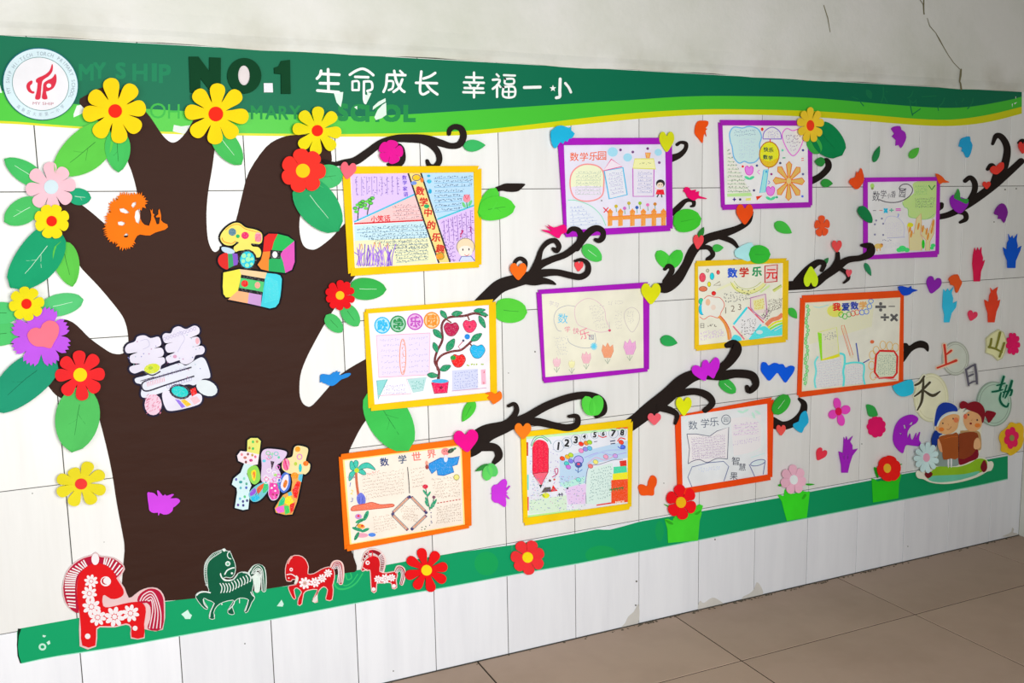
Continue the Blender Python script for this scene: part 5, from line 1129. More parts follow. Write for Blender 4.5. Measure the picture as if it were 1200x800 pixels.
def leaf(label, base, tip, hw, rgb, d=8, bend=0.0, curl=2.2, vein=None, veins=1, group=None, name='foam_leaf', blunt=.6, sharp=.9, rise=0):
    bx, by = base; tx, ty = tip; cx, cy = (bx+tx)/2, (by+ty)/2
    dx, dy = tx-bx, ty-by; L = math.hypot(dx, dy); ux, uy = dx/L, dy/L; nx, ny = -uy, ux
    pk = blunt/(blunt+sharp); nm = 1/(pk**blunt*(1-pk)**sharp)
    nu, nv = (12, 4) if L > 14 else (8, 2)
    mb = MB(); F = []; r = random.Random(int(bx*3+ty)); tipl = r.uniform(.3, 1.4)
    def pos(u, v, e=0.0):
        wd = hw*nm*(u**blunt)*((1-u)**sharp) if 0 < u < 1 else 0
        wd = max(wd, .15); o = bend*4*u*(1-u)
        x = bx+ux*u*L+nx*(v*wd+o); y = by+uy*u*L+ny*(v*wd+o)
        st_ = min(1, max(0, (u-.42)/.36)); q = (curl*(v*v*.9 + tipl*u*u*.7) + .25 + rise*st_*st_*(3-2*st_))*MM
        return at(x, y, d*MM+.0014+q+e)
    for i in range(nu+1):
        F.append([vert(mb, pos(i/nu, -1+2*j/nv)) for j in range(nv+1)])
    Bk = [[vert(mb, mb.v[k]+Vector((0, .0013, 0))) for k in row] for row in F]
    flip = None
    for i in range(nu):
        for j in range(nv):
            a, b, c, e = F[i][j], F[i+1][j], F[i+1][j+1], F[i][j+1]
            n = (mb.v[b]-mb.v[a]).cross(mb.v[e]-mb.v[a])
            if flip is None and n.length > 1e-12: flip = n.y > 0
            f1 = (a, b, c, e); f2 = tuple(Bk[i if k in (0, 3) else i+1][j if k in (0, 1) else j+1] for k in range(4))
            mb.face(f1[::-1] if flip else f1); mb.face(f2 if flip else f2[::-1])
    edge = [F[i][0] for i in range(nu+1)] + [F[nu][j] for j in range(1, nv+1)] + [F[i][nv] for i in range(nu-1, -1, -1)] + [F[0][j] for j in range(nv-1, 0, -1)]
    eb = [Bk[i][0] for i in range(nu+1)] + [Bk[nu][j] for j in range(1, nv+1)] + [Bk[i][nv] for i in range(nu-1, -1, -1)] + [Bk[0][j] for j in range(nv-1, 0, -1)]
    for k in range(len(edge)):
        a, b = edge[k-1], edge[k]; mb.face((a, eb[k-1], eb[k], b) if flip else (b, eb[k], eb[k-1], a))
    mt = foam(rgb, cx)
    if not vein:
        return single(name, label, 'leaf', mb, mt, group)
    root = thing(name, label, 'leaf', cx, cy, group)
    add(root, 'blade', mb, mt)
    def vn(pts, w):
        vb = MB(); prev = None
        for (u, v) in pts:
            k = w*.0018*(1-.6*u)
            p = pos(u, v, .0002); t_ = Vector((ny, 0, nx)).normalized() if False else Vector((nx, 0, -ny)).normalized()
            q = (vert(vb, p+t_*k), vert(vb, p-t_*k))
            q2 = (vert(vb, p+t_*k+Vector((0, .0004, 0))), vert(vb, p-t_*k+Vector((0, .0004, 0))))
            if prev:
                vb.face((prev[0], q[0], q[1], prev[1])); vb.face((prev[0], prev[2], q2[0], q[0])); vb.face((prev[1], q[1], q2[1], prev[3]))
            prev = (q[0], q[1], q2[0], q2[1])
        add(root, 'vein', vb, foam(vein, cx))
    vn([(.28, .0), (.45, .02), (.62, 0), (.74, 0)], .32)
    if veins > 1: vn([(.5, 0), (.56, .2), (.6, .38)], .25)
    if veins > 2: vn([(.42, 0), (.5, -.22), (.55, -.4)], .25)
    return root

# ---- leaves on the left
WV = (225, 250, 230); DV = (40, 110, 50)
leaf('big yellow-green leaf under the leftmost tall yellow flower', (128, 150), (64, 202), 24, (98, 208, 76), 6, -3, 3, DV, 3, blunt=.45, sharp=.6)
leaf('small green leaf hanging beneath the leftmost tall yellow flower', (137, 152), (139, 202), 15, (72, 196, 96), 7, 0, 3, DV, 2, blunt=.5, sharp=.7)
leaf('green leaf with a white slit under the yellow flower below NO.1', (250, 150), (283, 193), 14, (74, 192, 92), 7, 0, 3, WV, 1, blunt=.5, sharp=.6)
leaf('green leaf left of the pale pink flower, upper one', (52, 216), (5, 186), 12.5, (74, 198, 104), 6, 0, 3, WV, 1, blunt=.55, sharp=.7)
leaf('green leaf below and left of the pale pink flower', (47, 236), (5, 260), 15, (78, 198, 104), 6, 0, 3, WV, 2, blunt=.5, sharp=.6)
leaf('small teal leaf right of the pale pink flower', (80, 229), (107, 232), 10, (34, 170, 120), 6, 0, 2, WV, 2, blunt=.5, sharp=.6)
leaf('big dark teal leaf below the small yellow flower at the left edge', (69, 266), (12, 337), 25, (24, 165, 112), 7, -4, 4, WV, 3, blunt=.45, sharp=.55)
leaf('light green leaf pointing down beside the big dark teal leaf', (72, 282), (85, 336), 15, (98, 204, 78), 6, 0, 3, DV, 1, blunt=.5, sharp=.7)
leaf('pale green leaf right of the purple fringed flower', (48, 362), (98, 351), 13, (92, 205, 125), 6, 0, 3, WV, 1, blunt=.45, sharp=.55)
leaf('green leaf cut by the left edge of the photo, upper of two', (24, 366), (-34, 368), 13, (84, 205, 118), 6, 0, 2, DV, 1)
leaf('green leaf cut by the left edge of the photo, lower of two', (24, 388), (-34, 396), 14, (84, 205, 112), 5, 0, 2, DV, 1)
leaf('big teal leaf at the left edge below the purple fringed flower', (66, 418), (-9, 481), 24, (34, 156, 118), 7, 3, 4, (20, 95, 70), 2, blunt=.45, sharp=.55)
leaf('big green leaf hanging under the red flower on the left', (97, 452), (84, 530), 26, (86, 196, 98), 7, 0, 4, (45, 130, 60), 3, blunt=.55, sharp=.62)
leaf('green leaf right of the bigger red flower on the tree', (370, 208), (402, 205), 14, (72, 190, 112), 8, 0, 2, DV, 2, blunt=.4, sharp=.5)
leaf('big dark green leaf with a white slit under the red flower on the tree', (350, 212), (397, 271), 23, (42, 168, 102), 7, 0, 4, WV, 1, blunt=.45, sharp=.55)
leaf('green leaf right of the small red daisy, pointing right', (409, 338), (453, 339), 13, (55, 178, 78), 7, 0, 3, WV, 1, blunt=.45, sharp=.6)
leaf('green leaf below the small red daisy, right of two', (402, 357), (420, 382), 9.5, (72, 190, 100), 7, 0, 2, DV, 1, blunt=.5, sharp=.6)
leaf('green leaf below the small red daisy, left of two', (382, 369), (401, 389), 8.5, (72, 190, 100), 6, 0, 2, DV, 1, blunt=.5, sharp=.6)
leaf('big bright green leaf hanging between the vine drawing and the palm tree drawing', (434, 455), (479, 528), 25, (64, 195, 84), 1.9, 0, .9, (30, 110, 50), 3, blunt=.5, sharp=.55, rise=9)
leaf('small green leaf at the curled tip of the top branch', (543, 171), (569, 170), 7, (60, 185, 100), 6, 0, 2)
leaf('bright green upright leaf touching the right side of the top yellow-framed drawing', (563, 257), (581, 220), 9.5, (80, 208, 60), 5, 0, 2, DV, 1, blunt=.6, sharp=.5)
leaf('bright green round leaf pointing right beside the top yellow-framed drawing', (560, 249), (604, 242), 14, (80, 210, 56), 6, -2, 3, DV, 2, blunt=.45, sharp=.55)
leaf('bright green leaf touching the right side of the vine drawing', (579, 362), (618, 366), 14.5, (88, 208, 62), 3, 0, 2, DV, 1, blunt=.4, sharp=.5)
leaf('small bright green leaf hanging below the corner of the vine drawing', (556, 469), (542, 494), 6.5, (76, 200, 60), 4, 0, 2, DV, 1)
leaf('green leaf below the curling branch under the fence drawing', (683, 288), (705, 305), 8.5, (74, 195, 82), 4, 0, 2, WV, 1, blunt=.5, sharp=.6)
leaf('green leaf left half of the pair on the branch above the pencil drawing', (694, 487), (686, 464), 7.5, (86, 212, 70), 12.5, 0, 1.5, blunt=.5, sharp=.5)
leaf('green leaf right half of the pair on the branch above the pencil drawing', (696, 487), (702, 463), 8, (80, 205, 66), 12.8, 0, 1.5, blunt=.5, sharp=.5)
leaf('thin dark green leaf at the curl right of the palm tree drawing', (573, 544), (557, 552), 2.8, (50, 140, 60), 7, 0, 1)
leaf('light green leaf at the curl right of the palm tree drawing, lower one', (573, 545), (570, 563), 6, (100, 215, 100), 7.5, 0, 1.5, blunt=.5, sharp=.5)
leaf('light green leaf at the curl right of the palm tree drawing, right one', (573, 543), (581, 558), 6, (92, 205, 104), 7, 0, 1.5, blunt=.5, sharp=.5)
leaf('small dark green leaf on bare tiles right of the tulip row drawing', (774, 397), (794, 402), 6.5, (42, 160, 80), 4, 0, 2)
leaf('big green leaf beside the lower right corner of the fence drawing', (789, 262), (822, 256), 13.5, (60, 185, 46), 6, -1, 2.5, (40, 130, 35), 1, blunt=.4, sharp=.5)
leaf('tiny dark green leaf above the coral heart on the climbing branch', (819, 279), (825, 266), 3.2, (40, 120, 45), 6, 0, 1)
leaf('green leaf of the pair on the climbing branch, left one', (786, 314), (770, 294), 7.5, (70, 195, 60), 2.5, 0, 2, blunt=.5, sharp=.5)
leaf('green leaf of the pair on the climbing branch, right one', (785, 314), (798, 293), 7.5, (64, 190, 58), 2.5, 0, 2, blunt=.5, sharp=.5)
leaf('tiny green leaf left of the pale blue butterfly', (835, 291), (848, 290), 4.5, (60, 170, 70), 5, 0, 1)
leaf('green leaf over the top strip of the colourful-title yellow-framed drawing', (878, 298), (903, 298), 11, (48, 170, 50), 10, 0, 2, DV, 1, blunt=.4, sharp=.5)
leaf('green leaf on bare tiles below the flower-and-clouds drawing', (908, 261), (928, 273), 6.5, (60, 170, 60), 4, 0, 2)
leaf('small green leaf between the colourful-title drawing and the red-framed drawing', (925, 361), (934, 373), 4.5, (56, 165, 60), 4, 0, 1.5)
leaf('big dark green leaf behind the orange flower near the banner', (957, 146), (987, 182), 17, (6, 112, 62), 5, 2, 3, (4, 80, 42), 1, blunt=.4, sharp=.45)
leaf('small mid green leaf below the orange flower near the banner', (949, 160), (960, 180), 8, (52, 150, 62), 6, 0, 2, blunt=.5, sharp=.5)
leaf('small dark green leaf on the hooked branch tip, upper one', (967, 190), (955, 189), 5.5, (36, 120, 50), 6, 0, 1.5)
leaf('small dark green leaf on the hooked branch tip, lower one', (962, 214), (976, 215), 5, (40, 130, 50), 6, 0, 1.5)
leaf('narrow dark green leaf on the tiles below the banner', (1024, 190), (1031, 171), 3.6, (28, 110, 60), 4, 0, 1.5)
leaf('small green leaf on the tiles right of the purple butterfly under the banner', (1066, 185), (1077, 173), 4.6, (66, 150, 50), 4, 0, 1.5)
leaf('dark green leaf on the left edge of the purple-framed title drawing', (1007, 242), (1022, 261), 6, (18, 105, 58), 9, 0, 2, blunt=.4, sharp=.6)
leaf('narrow teal leaf hanging below the purple-framed title drawing', (1014, 308), (1021, 323), 3, (36, 115, 75), 4, 0, 1.5)
leaf('tiny dark green leaf behind the curl of the forked branch', (965, 310), (971, 302), 2.6, (40, 110, 60), 4, 0, 1)
leaf('green leaf hanging from the branch left of the blue double heart', (844, 445), (862, 460), 7, (52, 165, 66), 5, 0, 2, WV, 1, blunt=.4, sharp=.5)
leaf('green leaf at the upper right corner of the open-book drawing', (907, 485), (924, 463), 8.5, (46, 150, 48), 9, 0, 2, WV, 1, blunt=.5, sharp=.45)

# ---- flowers
Y1 = (255, 218, 0); R1 = (238, 34, 28)
flower('tall yellow flower with eight petals over the upper left finger of the tree', 135, 130, 38, 8, Y1, (250, 42, 20), 8, rot=-1.72, d=12, w=19, sy=1.0)
flower('tall yellow flower with eight petals just below the letters NO.1', 253, 133.5, 37.5, 8, Y1, (250, 42, 20), 8.6, rot=-1.5, d=12, w=18)
flower('smaller lemon yellow flower on the right finger of the tree', 372, 153, 29, 8, (235, 220, 20), (250, 40, 20), 6.6, rot=-1.52, d=11, w=14)
flower('red flower with a yellow centre beside the lemon flower on the tree', 355, 200, 26.5, 7, (245, 52, 40), (255, 200, 20), 8.2, 'broad', 16.5, -1.75, d=13)
flower('pale pink flower with a white centre on the left', 60, 219, 29.5, 8, (250, 200, 212), (215, 235, 242), 8.5, rot=-1.65, w=15.5, d=9)
flower('small yellow flower overlapping the pale pink flower', 60.5, 259, 21, 8, (248, 228, 22), (240, 38, 15), 6.2, rot=-1.2, w=12.5, d=13)
flower('small yellow flower above the purple fringed flower', 31, 356, 20.5, 8, (240, 226, 22), (238, 36, 15), 6, rot=-1.75, w=12, d=14)
fr = flower('large purple fringed flower with a salmon heart at its centre', 48, 394, 37, 8, (196, 92, 238), (255, 120, 140), 15, 'fringe', 19, -1.2, d=10, no_centre=True)
T = Z(0, 320, 6.667)
piece(fr, 'heart_centre', (255, 122, 142), T([(215, 475), (240, 440), (280, 425), (315, 430), (335, 395), (380, 370), (430, 380), (460, 420), (455, 480), (420, 545), (395, 585), (340, 575), (280, 570), (240, 545), (220, 510)]), 14, 2, x=48)
flower('red flower with eight petals left of the tree below the purple fringed flower', 94, 439, 30, 8, (240, 42, 45), (255, 215, 20), 8, rot=-1.63, w=15, d=12)
flower('mustard and yellow flower with a red centre low beside the tree', 95, 567, 31, 8, (236, 222, 40), (240, 60, 55), 7.2, rot=-1.25, w=15, d=8, sy=.88, lift=5, radii=[1.0, 1, .98, .98, 1, 1, .95, .75])
flower('small red daisy with a yellow centre left of the tree fork drawings', 398.5, 346, 18, 10, (228, 20, 28), (250, 195, 30), 5, rot=-1.6, w=8.5, d=9)
flower('magenta five-petalled flower on the top branch', 458, 178, 14.5, 5, (228, 22, 150), (228, 22, 150), 2.5, 'broad', 12.5, -1.35, d=9, no_centre=True)
flower('red flower with eight pointed petals right of the smallest red horse', 500, 668, 26, 8, (238, 22, 26), (250, 220, 25), 6.2, rot=-1.8, w=11.5, d=5)
flower('bright red flower with seven petals on the middle of the green strip', 618.5, 653, 20.5, 7, (240, 52, 56), (252, 222, 20), 6.2, 'broad', 12, -1.25, d=5)
flower('orange-yellow flower with a red centre at the corner of the flower-and-clouds drawing', 950, 146.5, 20.5, 9, (245, 172, 40), (215, 50, 25), 4.8, rot=-1.55, w=9.5, d=12, sx=.78, cloop=ell(950, 147, 4.3, 6.3, 20))
flower('orange-red five-petalled flower alone on the tiles', 963.5, 265, 12.5, 5, (226, 72, 34), (226, 72, 34), 2, 'broad', 9.5, -1.6, sx=.72, d=4, no_centre=True)
flower('magenta four-petalled flower with a crimson centre on bare tiles', 983.5, 482.5, 16.5, 4, (214, 62, 165), (190, 20, 70), 3.6, 'oval', 10.5, -1.85, sx=.8, d=4, cloop=ell(983, 482, 3.6, 4.6, 14))
flower('crimson scalloped flower at the right edge beside the green mountain character', 1187.5, 403, 13.5, 9, (170, 16, 74), (170, 16, 74), 3, 'broad', 6, -1.3, sx=.62, d=4, no_centre=True)
f = thing('foam_flower', 'amber flower with a crimson inner flower at the wall corner', 'flower', 1185, 514)
T = Z(1140, 440, 6.667)
piece(f, 'outer_flower', (228, 140, 28), T([(300, 365), (340, 375), (375, 370), (398, 410), (396, 470), (398, 500), (380, 560), (340, 600), (295, 625), (270, 605), (225, 590), (225, 545), (208, 490), (225, 440), (265, 410)]), 4, 2, x=1175)
for i in range(6):
    a = i*math.pi/3-.3; piece(f, 'petal', (178, 24, 70), ell(1185.5+5.2*math.cos(a), 513+8*math.sin(a), 3.6, 5.2, 12), 6.5+i*.06, 1.2, smooth=0, x=1175)
piece(f, 'flower_centre', (110, 110, 60), ell(1186, 513, 2.8, 3.6, 12), 8.6, 1, smooth=0, x=1175)

# ---- flowers in green grass tufts on the strip
def tuft(label, loop, leaves, rgb, d=2):
    g = thing('grass_tuft', label, 'paper grass', sum(p[0] for p in loop)/len(loop), sum(p[1] for p in loop)/len(loop))
    piece(g, 'tuft', rgb, loop, d, 2, smooth=0)
    for l in leaves: piece(g, 'blade', tuple(int(v*.8) for v in rgb), l, d+2.2, 1.4, smooth=3)
    return g
T = Z(740, 540, 8)
tuft('bright green grass cut-out under the red flower with an orange-yellow centre', T([(312, 545), (345, 540), (385, 560), (400, 530), (440, 500), (480, 520), (540, 480), (600, 430), (640, 405), (672, 420), (655, 470), (660, 490), (640, 560), (625, 745), (345, 768), (338, 640)]),
     [T([(305, 405), (340, 415), (380, 440), (350, 435)]), T([(595, 500), (620, 480), (655, 465), (625, 500)]), T([(320, 550), (380, 575), (390, 595), (345, 585)])], (66, 205, 46))
flower('red flower with an orange-yellow centre standing in the first grass cut-out', 798.5, 588.5, 20.5, 6, (236, 20, 28), (252, 176, 22), 6, 'broad', 13.5, -1.75, sx=.88, sy=1.02, d=7, lift=3, cloop=ell(798.2, 588.5, 5.8, 6.4, 20))
T = Z(860, 520, 8)
tuft('bright green grass cut-out under the pink and white flower', T([(412, 480), (430, 475), (470, 490), (480, 430), (510, 420), (560, 470), (640, 440), (690, 450), (712, 445), (705, 520), (685, 690), (500, 722), (478, 650), (450, 540)]),
     [T([(672, 375), (720, 372), (760, 380), (700, 390)]), T([(418, 385), (440, 375), (445, 395), (425, 398)]), T([(640, 510), (665, 470), (680, 480), (655, 515)])], (50, 195, 34))
flower('soft pink flower with a grey-blue centre in the second grass cut-out', 930.5, 562, 17.5, 7, (238, 160, 178), (200, 212, 226), 5, 'broad', 10, -1.65, sx=.86, d=7, lift=4, cloop=ell(930.5, 562, 4.6, 5.6, 18))
T = Z(980, 510, 8.89)
tuft('bright green grass cut-out under the dark red flower', T([(372, 450), (400, 455), (430, 480), (470, 470), (560, 480), (640, 430), (680, 400), (672, 440), (655, 500), (648, 655), (385, 700)]),
     [T([(395, 340), (415, 335), (435, 370), (440, 440), (420, 430)]), T([(660, 300), (690, 298), (665, 312)])], (36, 165, 26))
flower('dark red flower with an oval amber centre in the third grass cut-out', 1042, 549, 16.5, 6, (212, 24, 20), (232, 150, 40), 4, 'broad', 14, -1.3, sx=.86, sy=.95, d=7, lift=3.5, cloop=ell(1040, 548.5, 4.2, 5.4, 20))
flower('pale blue flower with a pink centre before the two reading children', 1086, 536, 18, 11, (160, 205, 218), (215, 130, 150), 4.2, 'spoon', 6.6, -1.45, sx=.82, d=19, lift=3, cloop=ell(1086, 536, 3.8, 5, 18))

# ---- hearts
def heart(label, cx, cy, w, h, rgb, rot=0, d=9, group=None, name='foam_heart'):
    base = [(0, -.28), (.16, -.46), (.36, -.47), (.5, -.28), (.48, -.02), (.28, .25), (0, .5), (-.28, .25), (-.48, -.02), (-.5, -.28), (-.36, -.47), (-.16, -.46)]
    c, s = math.cos(rot), math.sin(rot)
    pts = cat(base, 4)
    i0 = min(range(len(pts)), key=lambda i: abs(pts[i][0])+abs(pts[i][1]-.5))
    lp = [(cx+(x*w*c-y*h*s), cy+(x*w*s+y*h*c)) for x, y in pts]
    return cut(name, label, 'heart', rgb, lp, d, 2, smooth=0, group=group)
heart('salmon pink heart on the upper left corner of the top yellow-framed drawing', 408, 200, 18, 20, (250, 106, 122), .15, 10)
heart('orange heart on the curling branch left of the pale pencil drawing', 607.5, 318, 19, 20, (250, 110, 26), 0, 11)
heart('hot pink heart on the upper right corner of the palm tree drawing', 546.5, 516.5, 28, 26, (240, 6, 145), -.1, 13.5)
heart('orange heart on the upper left corner of the pencil drawing', 613, 505, 19, 19, (252, 128, 30), 0, 12.5)
heart('coral heart under the thick branch right of the pencil drawing', 767, 491, 15, 14, (242, 95, 108), 0, 12)
T = Z(740, 540, 8)
cut('foam_heart', 'tilted orange-red heart on bare tiles right of the pencil drawing', 'heart', (232, 84, 20), T([(65, 245), (80, 222), (115, 222), (150, 235), (160, 190), (185, 142), (215, 138), (238, 170), (235, 220), (215, 260), (208, 320), (150, 322), (95, 322), (75, 290)]), 4)
heart('lime heart on the upper right corner of the tulip row drawing', 763, 344, 22, 25, (212, 215, 20), 0, 11)
heart('lime heart on the upper right corner of the fence drawing', 781.5, 166, 17, 24, (200, 205, 25), 0, 10)
heart('orange-red heart under the flower-and-clouds drawing', 873, 251, 19, 24, (238, 72, 20), 0, 10)
heart('coral heart at the fork of the climbing branch', 818.5, 283.5, 11.5, 17, (235, 70, 78), .1, 9)
heart('small red heart inside the curl of the branch above the pale pencil drawing', 678.5, 312, 10, 12, (240, 75, 82), .1, 5)
heart('coral heart on the twig of the forked branch', 981, 288.5, 11, 14, (232, 66, 66), 0, 14)
heart('tiny coral heart at the tip of the lower twig of the forked branch', 995, 320, 6.5, 9, (232, 74, 84), .1, 14)
heart('lime green pear-shaped heart on the forked branch', 950.5, 324, 16, 24, (178, 208, 30), 3.14, 13.5)
T = Z(800, 380, 7.5)
cut('foam_heart', 'purple double heart on the thick branch under the colourful-title drawing', 'heart', (192, 34, 205), T([(82, 400), (100, 362), (140, 362), (165, 380), (180, 325), (215, 312), (238, 345), (260, 320), (295, 288), (325, 320), (320, 380), (295, 430), (270, 475), (220, 445), (200, 495), (150, 475), (100, 440)]), 13, smooth=3)
cut('foam_heart', 'royal blue double heart between the orange-framed drawings', 'heart', (8, 82, 205), T([(690, 380), (700, 335), (735, 335), (758, 362), (800, 340), (830, 340), (850, 350), (885, 350), (908, 380), (950, 362), (985, 375), (975, 420), (940, 470), (905, 512), (870, 470), (835, 425), (800, 460), (760, 495), (720, 450), (695, 415)]), 4, smooth=3)
heart('yellow-green apple-shaped heart on the upper left of the open-book drawing', 801.5, 476, 18, 22, (215, 222, 20), 0, 12)
heart('purple heart on bare tiles above the light blue tulip hand', 1094, 334, 17, 20, (112, 28, 140), .25, 4)
heart('coral heart under the dark crescent hook', 915.5, 504, 10.5, 12.5, (226, 76, 70), 0, 8)
heart('rose red tilted heart beside the purple tulip hand', 962, 532.5, 12, 15, (222, 48, 66), .5, 4)
heart('rose red plump heart between the blue and red tulip hands', 1139.5, 370, 11, 12, (215, 45, 72), .3, 4)
heart('small red heart on the rising branch near the right corner, lower one', 1156.5, 217, 9, 9, (205, 44, 36), 0, 8)
heart('red heart at the photo edge beside the right wall corner', 1199, 173, 10, 14, (205, 44, 40), 0, 8)
T = Z(1120, 120, 5.714)
cut('foam_heart', 'red bow-like heart on the rising branch near the right corner, upper one', 'heart', (205, 44, 36), T([(232, 445), (250, 425), (275, 425), (300, 402), (322, 405), (322, 440), (300, 465), (275, 482), (245, 472)]), 8, smooth=3)
# pairs of small tail leaves etc.
T = Z(1060, 120, 3.81)
egg = thing('foam_aubergine', 'purple aubergine-shaped cut-out with green leaves on the rising branch', 'aubergine', 1122, 236)
piece(egg, 'fruit', (112, 24, 138), T([(205, 430), (220, 412), (245, 420), (280, 435), (285, 455), (268, 480), (250, 495), (228, 485), (210, 462)]), 7, 2)
piece(egg, 'calyx', (40, 120, 50), T([(222, 425), (232, 400), (240, 385), (248, 405), (252, 428), (285, 432), (278, 452), (250, 440)]), 9.1, 1.2)
T = Z(960, 450, 7.275)
ber = thing('foam_berry', 'crimson scalloped berry with a green leaf on bare tiles', 'berry', 1027, 498)
piece(ber, 'fruit', (186, 16, 84), [(1027.3+10.6*(1+.13*abs(math.sin(4.5*a))-.08)*math.cos(a), 500+12.2*(1+.13*abs(math.sin(4.5*a))-.08)*math.sin(a)) for a in (2*math.pi*q/72 for q in range(72))], 4, 2, smooth=0)
piece(ber, 'leaf', (40, 135, 60), T([(405, 175), (450, 180), (480, 205), (500, 265), (455, 278), (425, 270), (412, 230)]), 6.2, 1.4)

# ---- butterflies, birds, hands, deer
def shape(name, label, category, rgb, T, pts, d=4, sm=2, holes=()): return cut(name, label, category, rgb, T(pts), d, 2, smooth=sm, holes=[T(h) for h in holes])
shape('foam_butterfly', 'violet butterfly on the lower trunk of the brown tree', 'butterfly', (214, 74, 236), Z(140, 560, 12), [(390, 215), (430, 202), (490, 215), (540, 260), (528, 180), (556, 182), (610, 250), (640, 228), (665, 250), (735, 225), (765, 235), (715, 285), (800, 282), (845, 305), (845, 340), (780, 400), (755, 415), (745, 460), (690, 505), (620, 512), (570, 490), (555, 522), (542, 518), (540, 485), (480, 490), (425, 460), (412, 400)], 5)
shape('foam_butterfly', 'violet butterfly on bare tiles right of the palm tree drawing', 'butterfly', (206, 58, 226), Z(540, 510, 8.89), [(305, 606), (325, 600), (322, 550), (350, 515), (385, 510), (430, 465), (470, 458), (485, 500), (470, 555), (510, 522), (512, 540), (475, 585), (492, 600), (475, 612), (508, 655), (498, 662), (465, 635), (475, 690), (468, 742), (440, 740), (390, 705), (350, 700), (322, 660), (326, 615)])
shape('foam_bird', 'blue bird over the edge of the tree left of the vine drawing', 'bird', (38, 140, 225), Z(360, 420, 20), [(300, 570), (305, 460), (305, 400), (350, 365), (420, 365), (500, 380), (560, 370), (630, 310), (640, 330), (710, 280), (715, 320), (780, 310), (750, 370), (800, 390), (900, 350), (1010, 340), (1015, 380), (940, 440), (800, 490), (720, 560), (640, 620), (560, 640), (480, 620), (430, 590), (370, 575), (330, 540)], 5)
shape('foam_bird', 'hot pink bird at the lower left corner of the fence drawing', 'bird', (235, 16, 118), Z(630, 140, 5), [(22, 646), (60, 648), (85, 655), (45, 620), (75, 635), (62, 615), (95, 632), (130, 622), (158, 615), (172, 640), (168, 662), (140, 672), (128, 695), (105, 688), (75, 668), (50, 660)], 11)
shape('foam_bird', 'crimson bird on the small branch tip right of the fence drawing', 'bird', (222, 8, 100), Z(630, 140, 5), [(855, 418), (868, 395), (890, 400), (900, 415), (930, 410), (925, 425), (948, 420), (945, 445), (990, 460), (985, 466), (940, 462), (920, 475), (900, 468), (880, 455), (868, 430)], 6)
shape('foam_butterfly', 'orange-red butterfly seen from the side high on the tiles near the banner', 'butterfly', (232, 78, 18), Z(630, 140, 5), [(925, 40), (940, 10), (970, 6), (1000, 10), (998, 35), (985, 50), (996, 55), (985, 65), (990, 100), (980, 80), (972, 105), (968, 138), (955, 125), (935, 100), (922, 80)])
shape('foam_butterfly', 'sky blue butterfly on the upper left corner of the fence drawing', 'butterfly', (30, 178, 220), Z(630, 140, 5), [(78, 70), (95, 55), (115, 38), (150, 36), (185, 50), (198, 40), (196, 62), (218, 82), (200, 110), (185, 112), (175, 130), (160, 125), (150, 142), (135, 132), (120, 150), (108, 168), (92, 158), (80, 120)], 10)
shape('foam_butterfly', 'orange butterfly at the lower right corner of the vine drawing', 'butterfly', (246, 118, 24), Z(400, 330, 5), [(842, 655), (880, 645), (905, 658), (930, 640), (942, 660), (940, 685), (915, 705), (890, 718), (878, 700), (855, 680), (870, 665)], 10)
shape('foam_butterfly', 'pale blue butterfly at the end of the climbing branch', 'butterfly', (160, 214, 226), Z(740, 210, 3.75), [(455, 315), (475, 298), (500, 285), (530, 278), (538, 310), (532, 350), (510, 360), (485, 350), (460, 340)], 9)
shape('foam_butterfly', 'purple butterfly on the tiles close under the banner', 'butterfly', (128, 30, 150), Z(980, 90, 5.333), [(345, 325), (365, 310), (400, 308), (408, 330), (430, 345), (438, 380), (425, 415), (405, 445), (392, 425), (372, 430), (375, 395), (350, 372), (365, 355)])
shape('foam_butterfly', 'dull blue butterfly on the tiles near the right wall corner', 'butterfly', (26, 125, 165), Z(980, 90, 5.333), [(772, 415), (780, 390), (800, 378), (835, 372), (840, 400), (852, 425), (845, 465), (830, 500), (812, 502), (798, 470), (785, 465), (790, 442), (768, 435)])
shape('foam_butterfly', 'orange butterfly on the upper left corner of the purple-framed title drawing', 'butterfly', (232, 66, 24), Z(990, 190, 6.667), [(35, 155), (55, 125), (85, 115), (95, 70), (105, 90), (128, 45), (142, 80), (150, 110), (148, 150), (130, 180), (110, 205), (85, 210), (60, 185)], 9)
shape('foam_butterfly', 'orange-red pointed butterfly on the upper right corner of the purple-framed title drawing', 'butterfly', (215, 70, 24), Z(990, 190, 6.667), [(712, 88), (745, 100), (770, 120), (785, 140), (820, 155), (790, 160), (765, 160), (750, 170), (735, 160), (725, 130)], 9)
shape('foam_butterfly', 'royal blue butterfly on the upper right corner of the red-orange-framed drawing', 'butterfly', (16, 60, 165), Z(900, 200, 4), [(612, 545), (630, 540), (660, 548), (672, 540), (675, 552), (704, 560), (680, 568), (665, 580), (640, 585), (625, 575)], 9)
shape('foam_butterfly', 'sky blue rounded butterfly on the lower right corner of the red-orange-framed drawing', 'butterfly', (34, 160, 200), Z(920, 330, 5.713), [(722, 700), (750, 685), (800, 665), (850, 655), (862, 700), (858, 745), (820, 765), (780, 768), (745, 745)], 9)
shape('foam_butterfly', 'blue ragged butterfly on the dark crescent hook', 'butterfly', (30, 150, 190), Z(900, 360, 4), [(160, 495), (178, 485), (188, 510), (190, 540), (170, 565), (160, 588), (140, 580), (120, 560), (122, 545), (145, 535), (150, 515)], 7)
shape('foam_butterfly', 'dark purple butterfly on the tiles above the royal blue tulip hand', 'butterfly', (92, 24, 108), Z(1060, 120, 3.81), [(402, 490), (415, 465), (435, 450), (452, 460), (462, 490), (455, 515), (445, 538), (432, 520), (418, 520), (420, 505), (405, 500)])
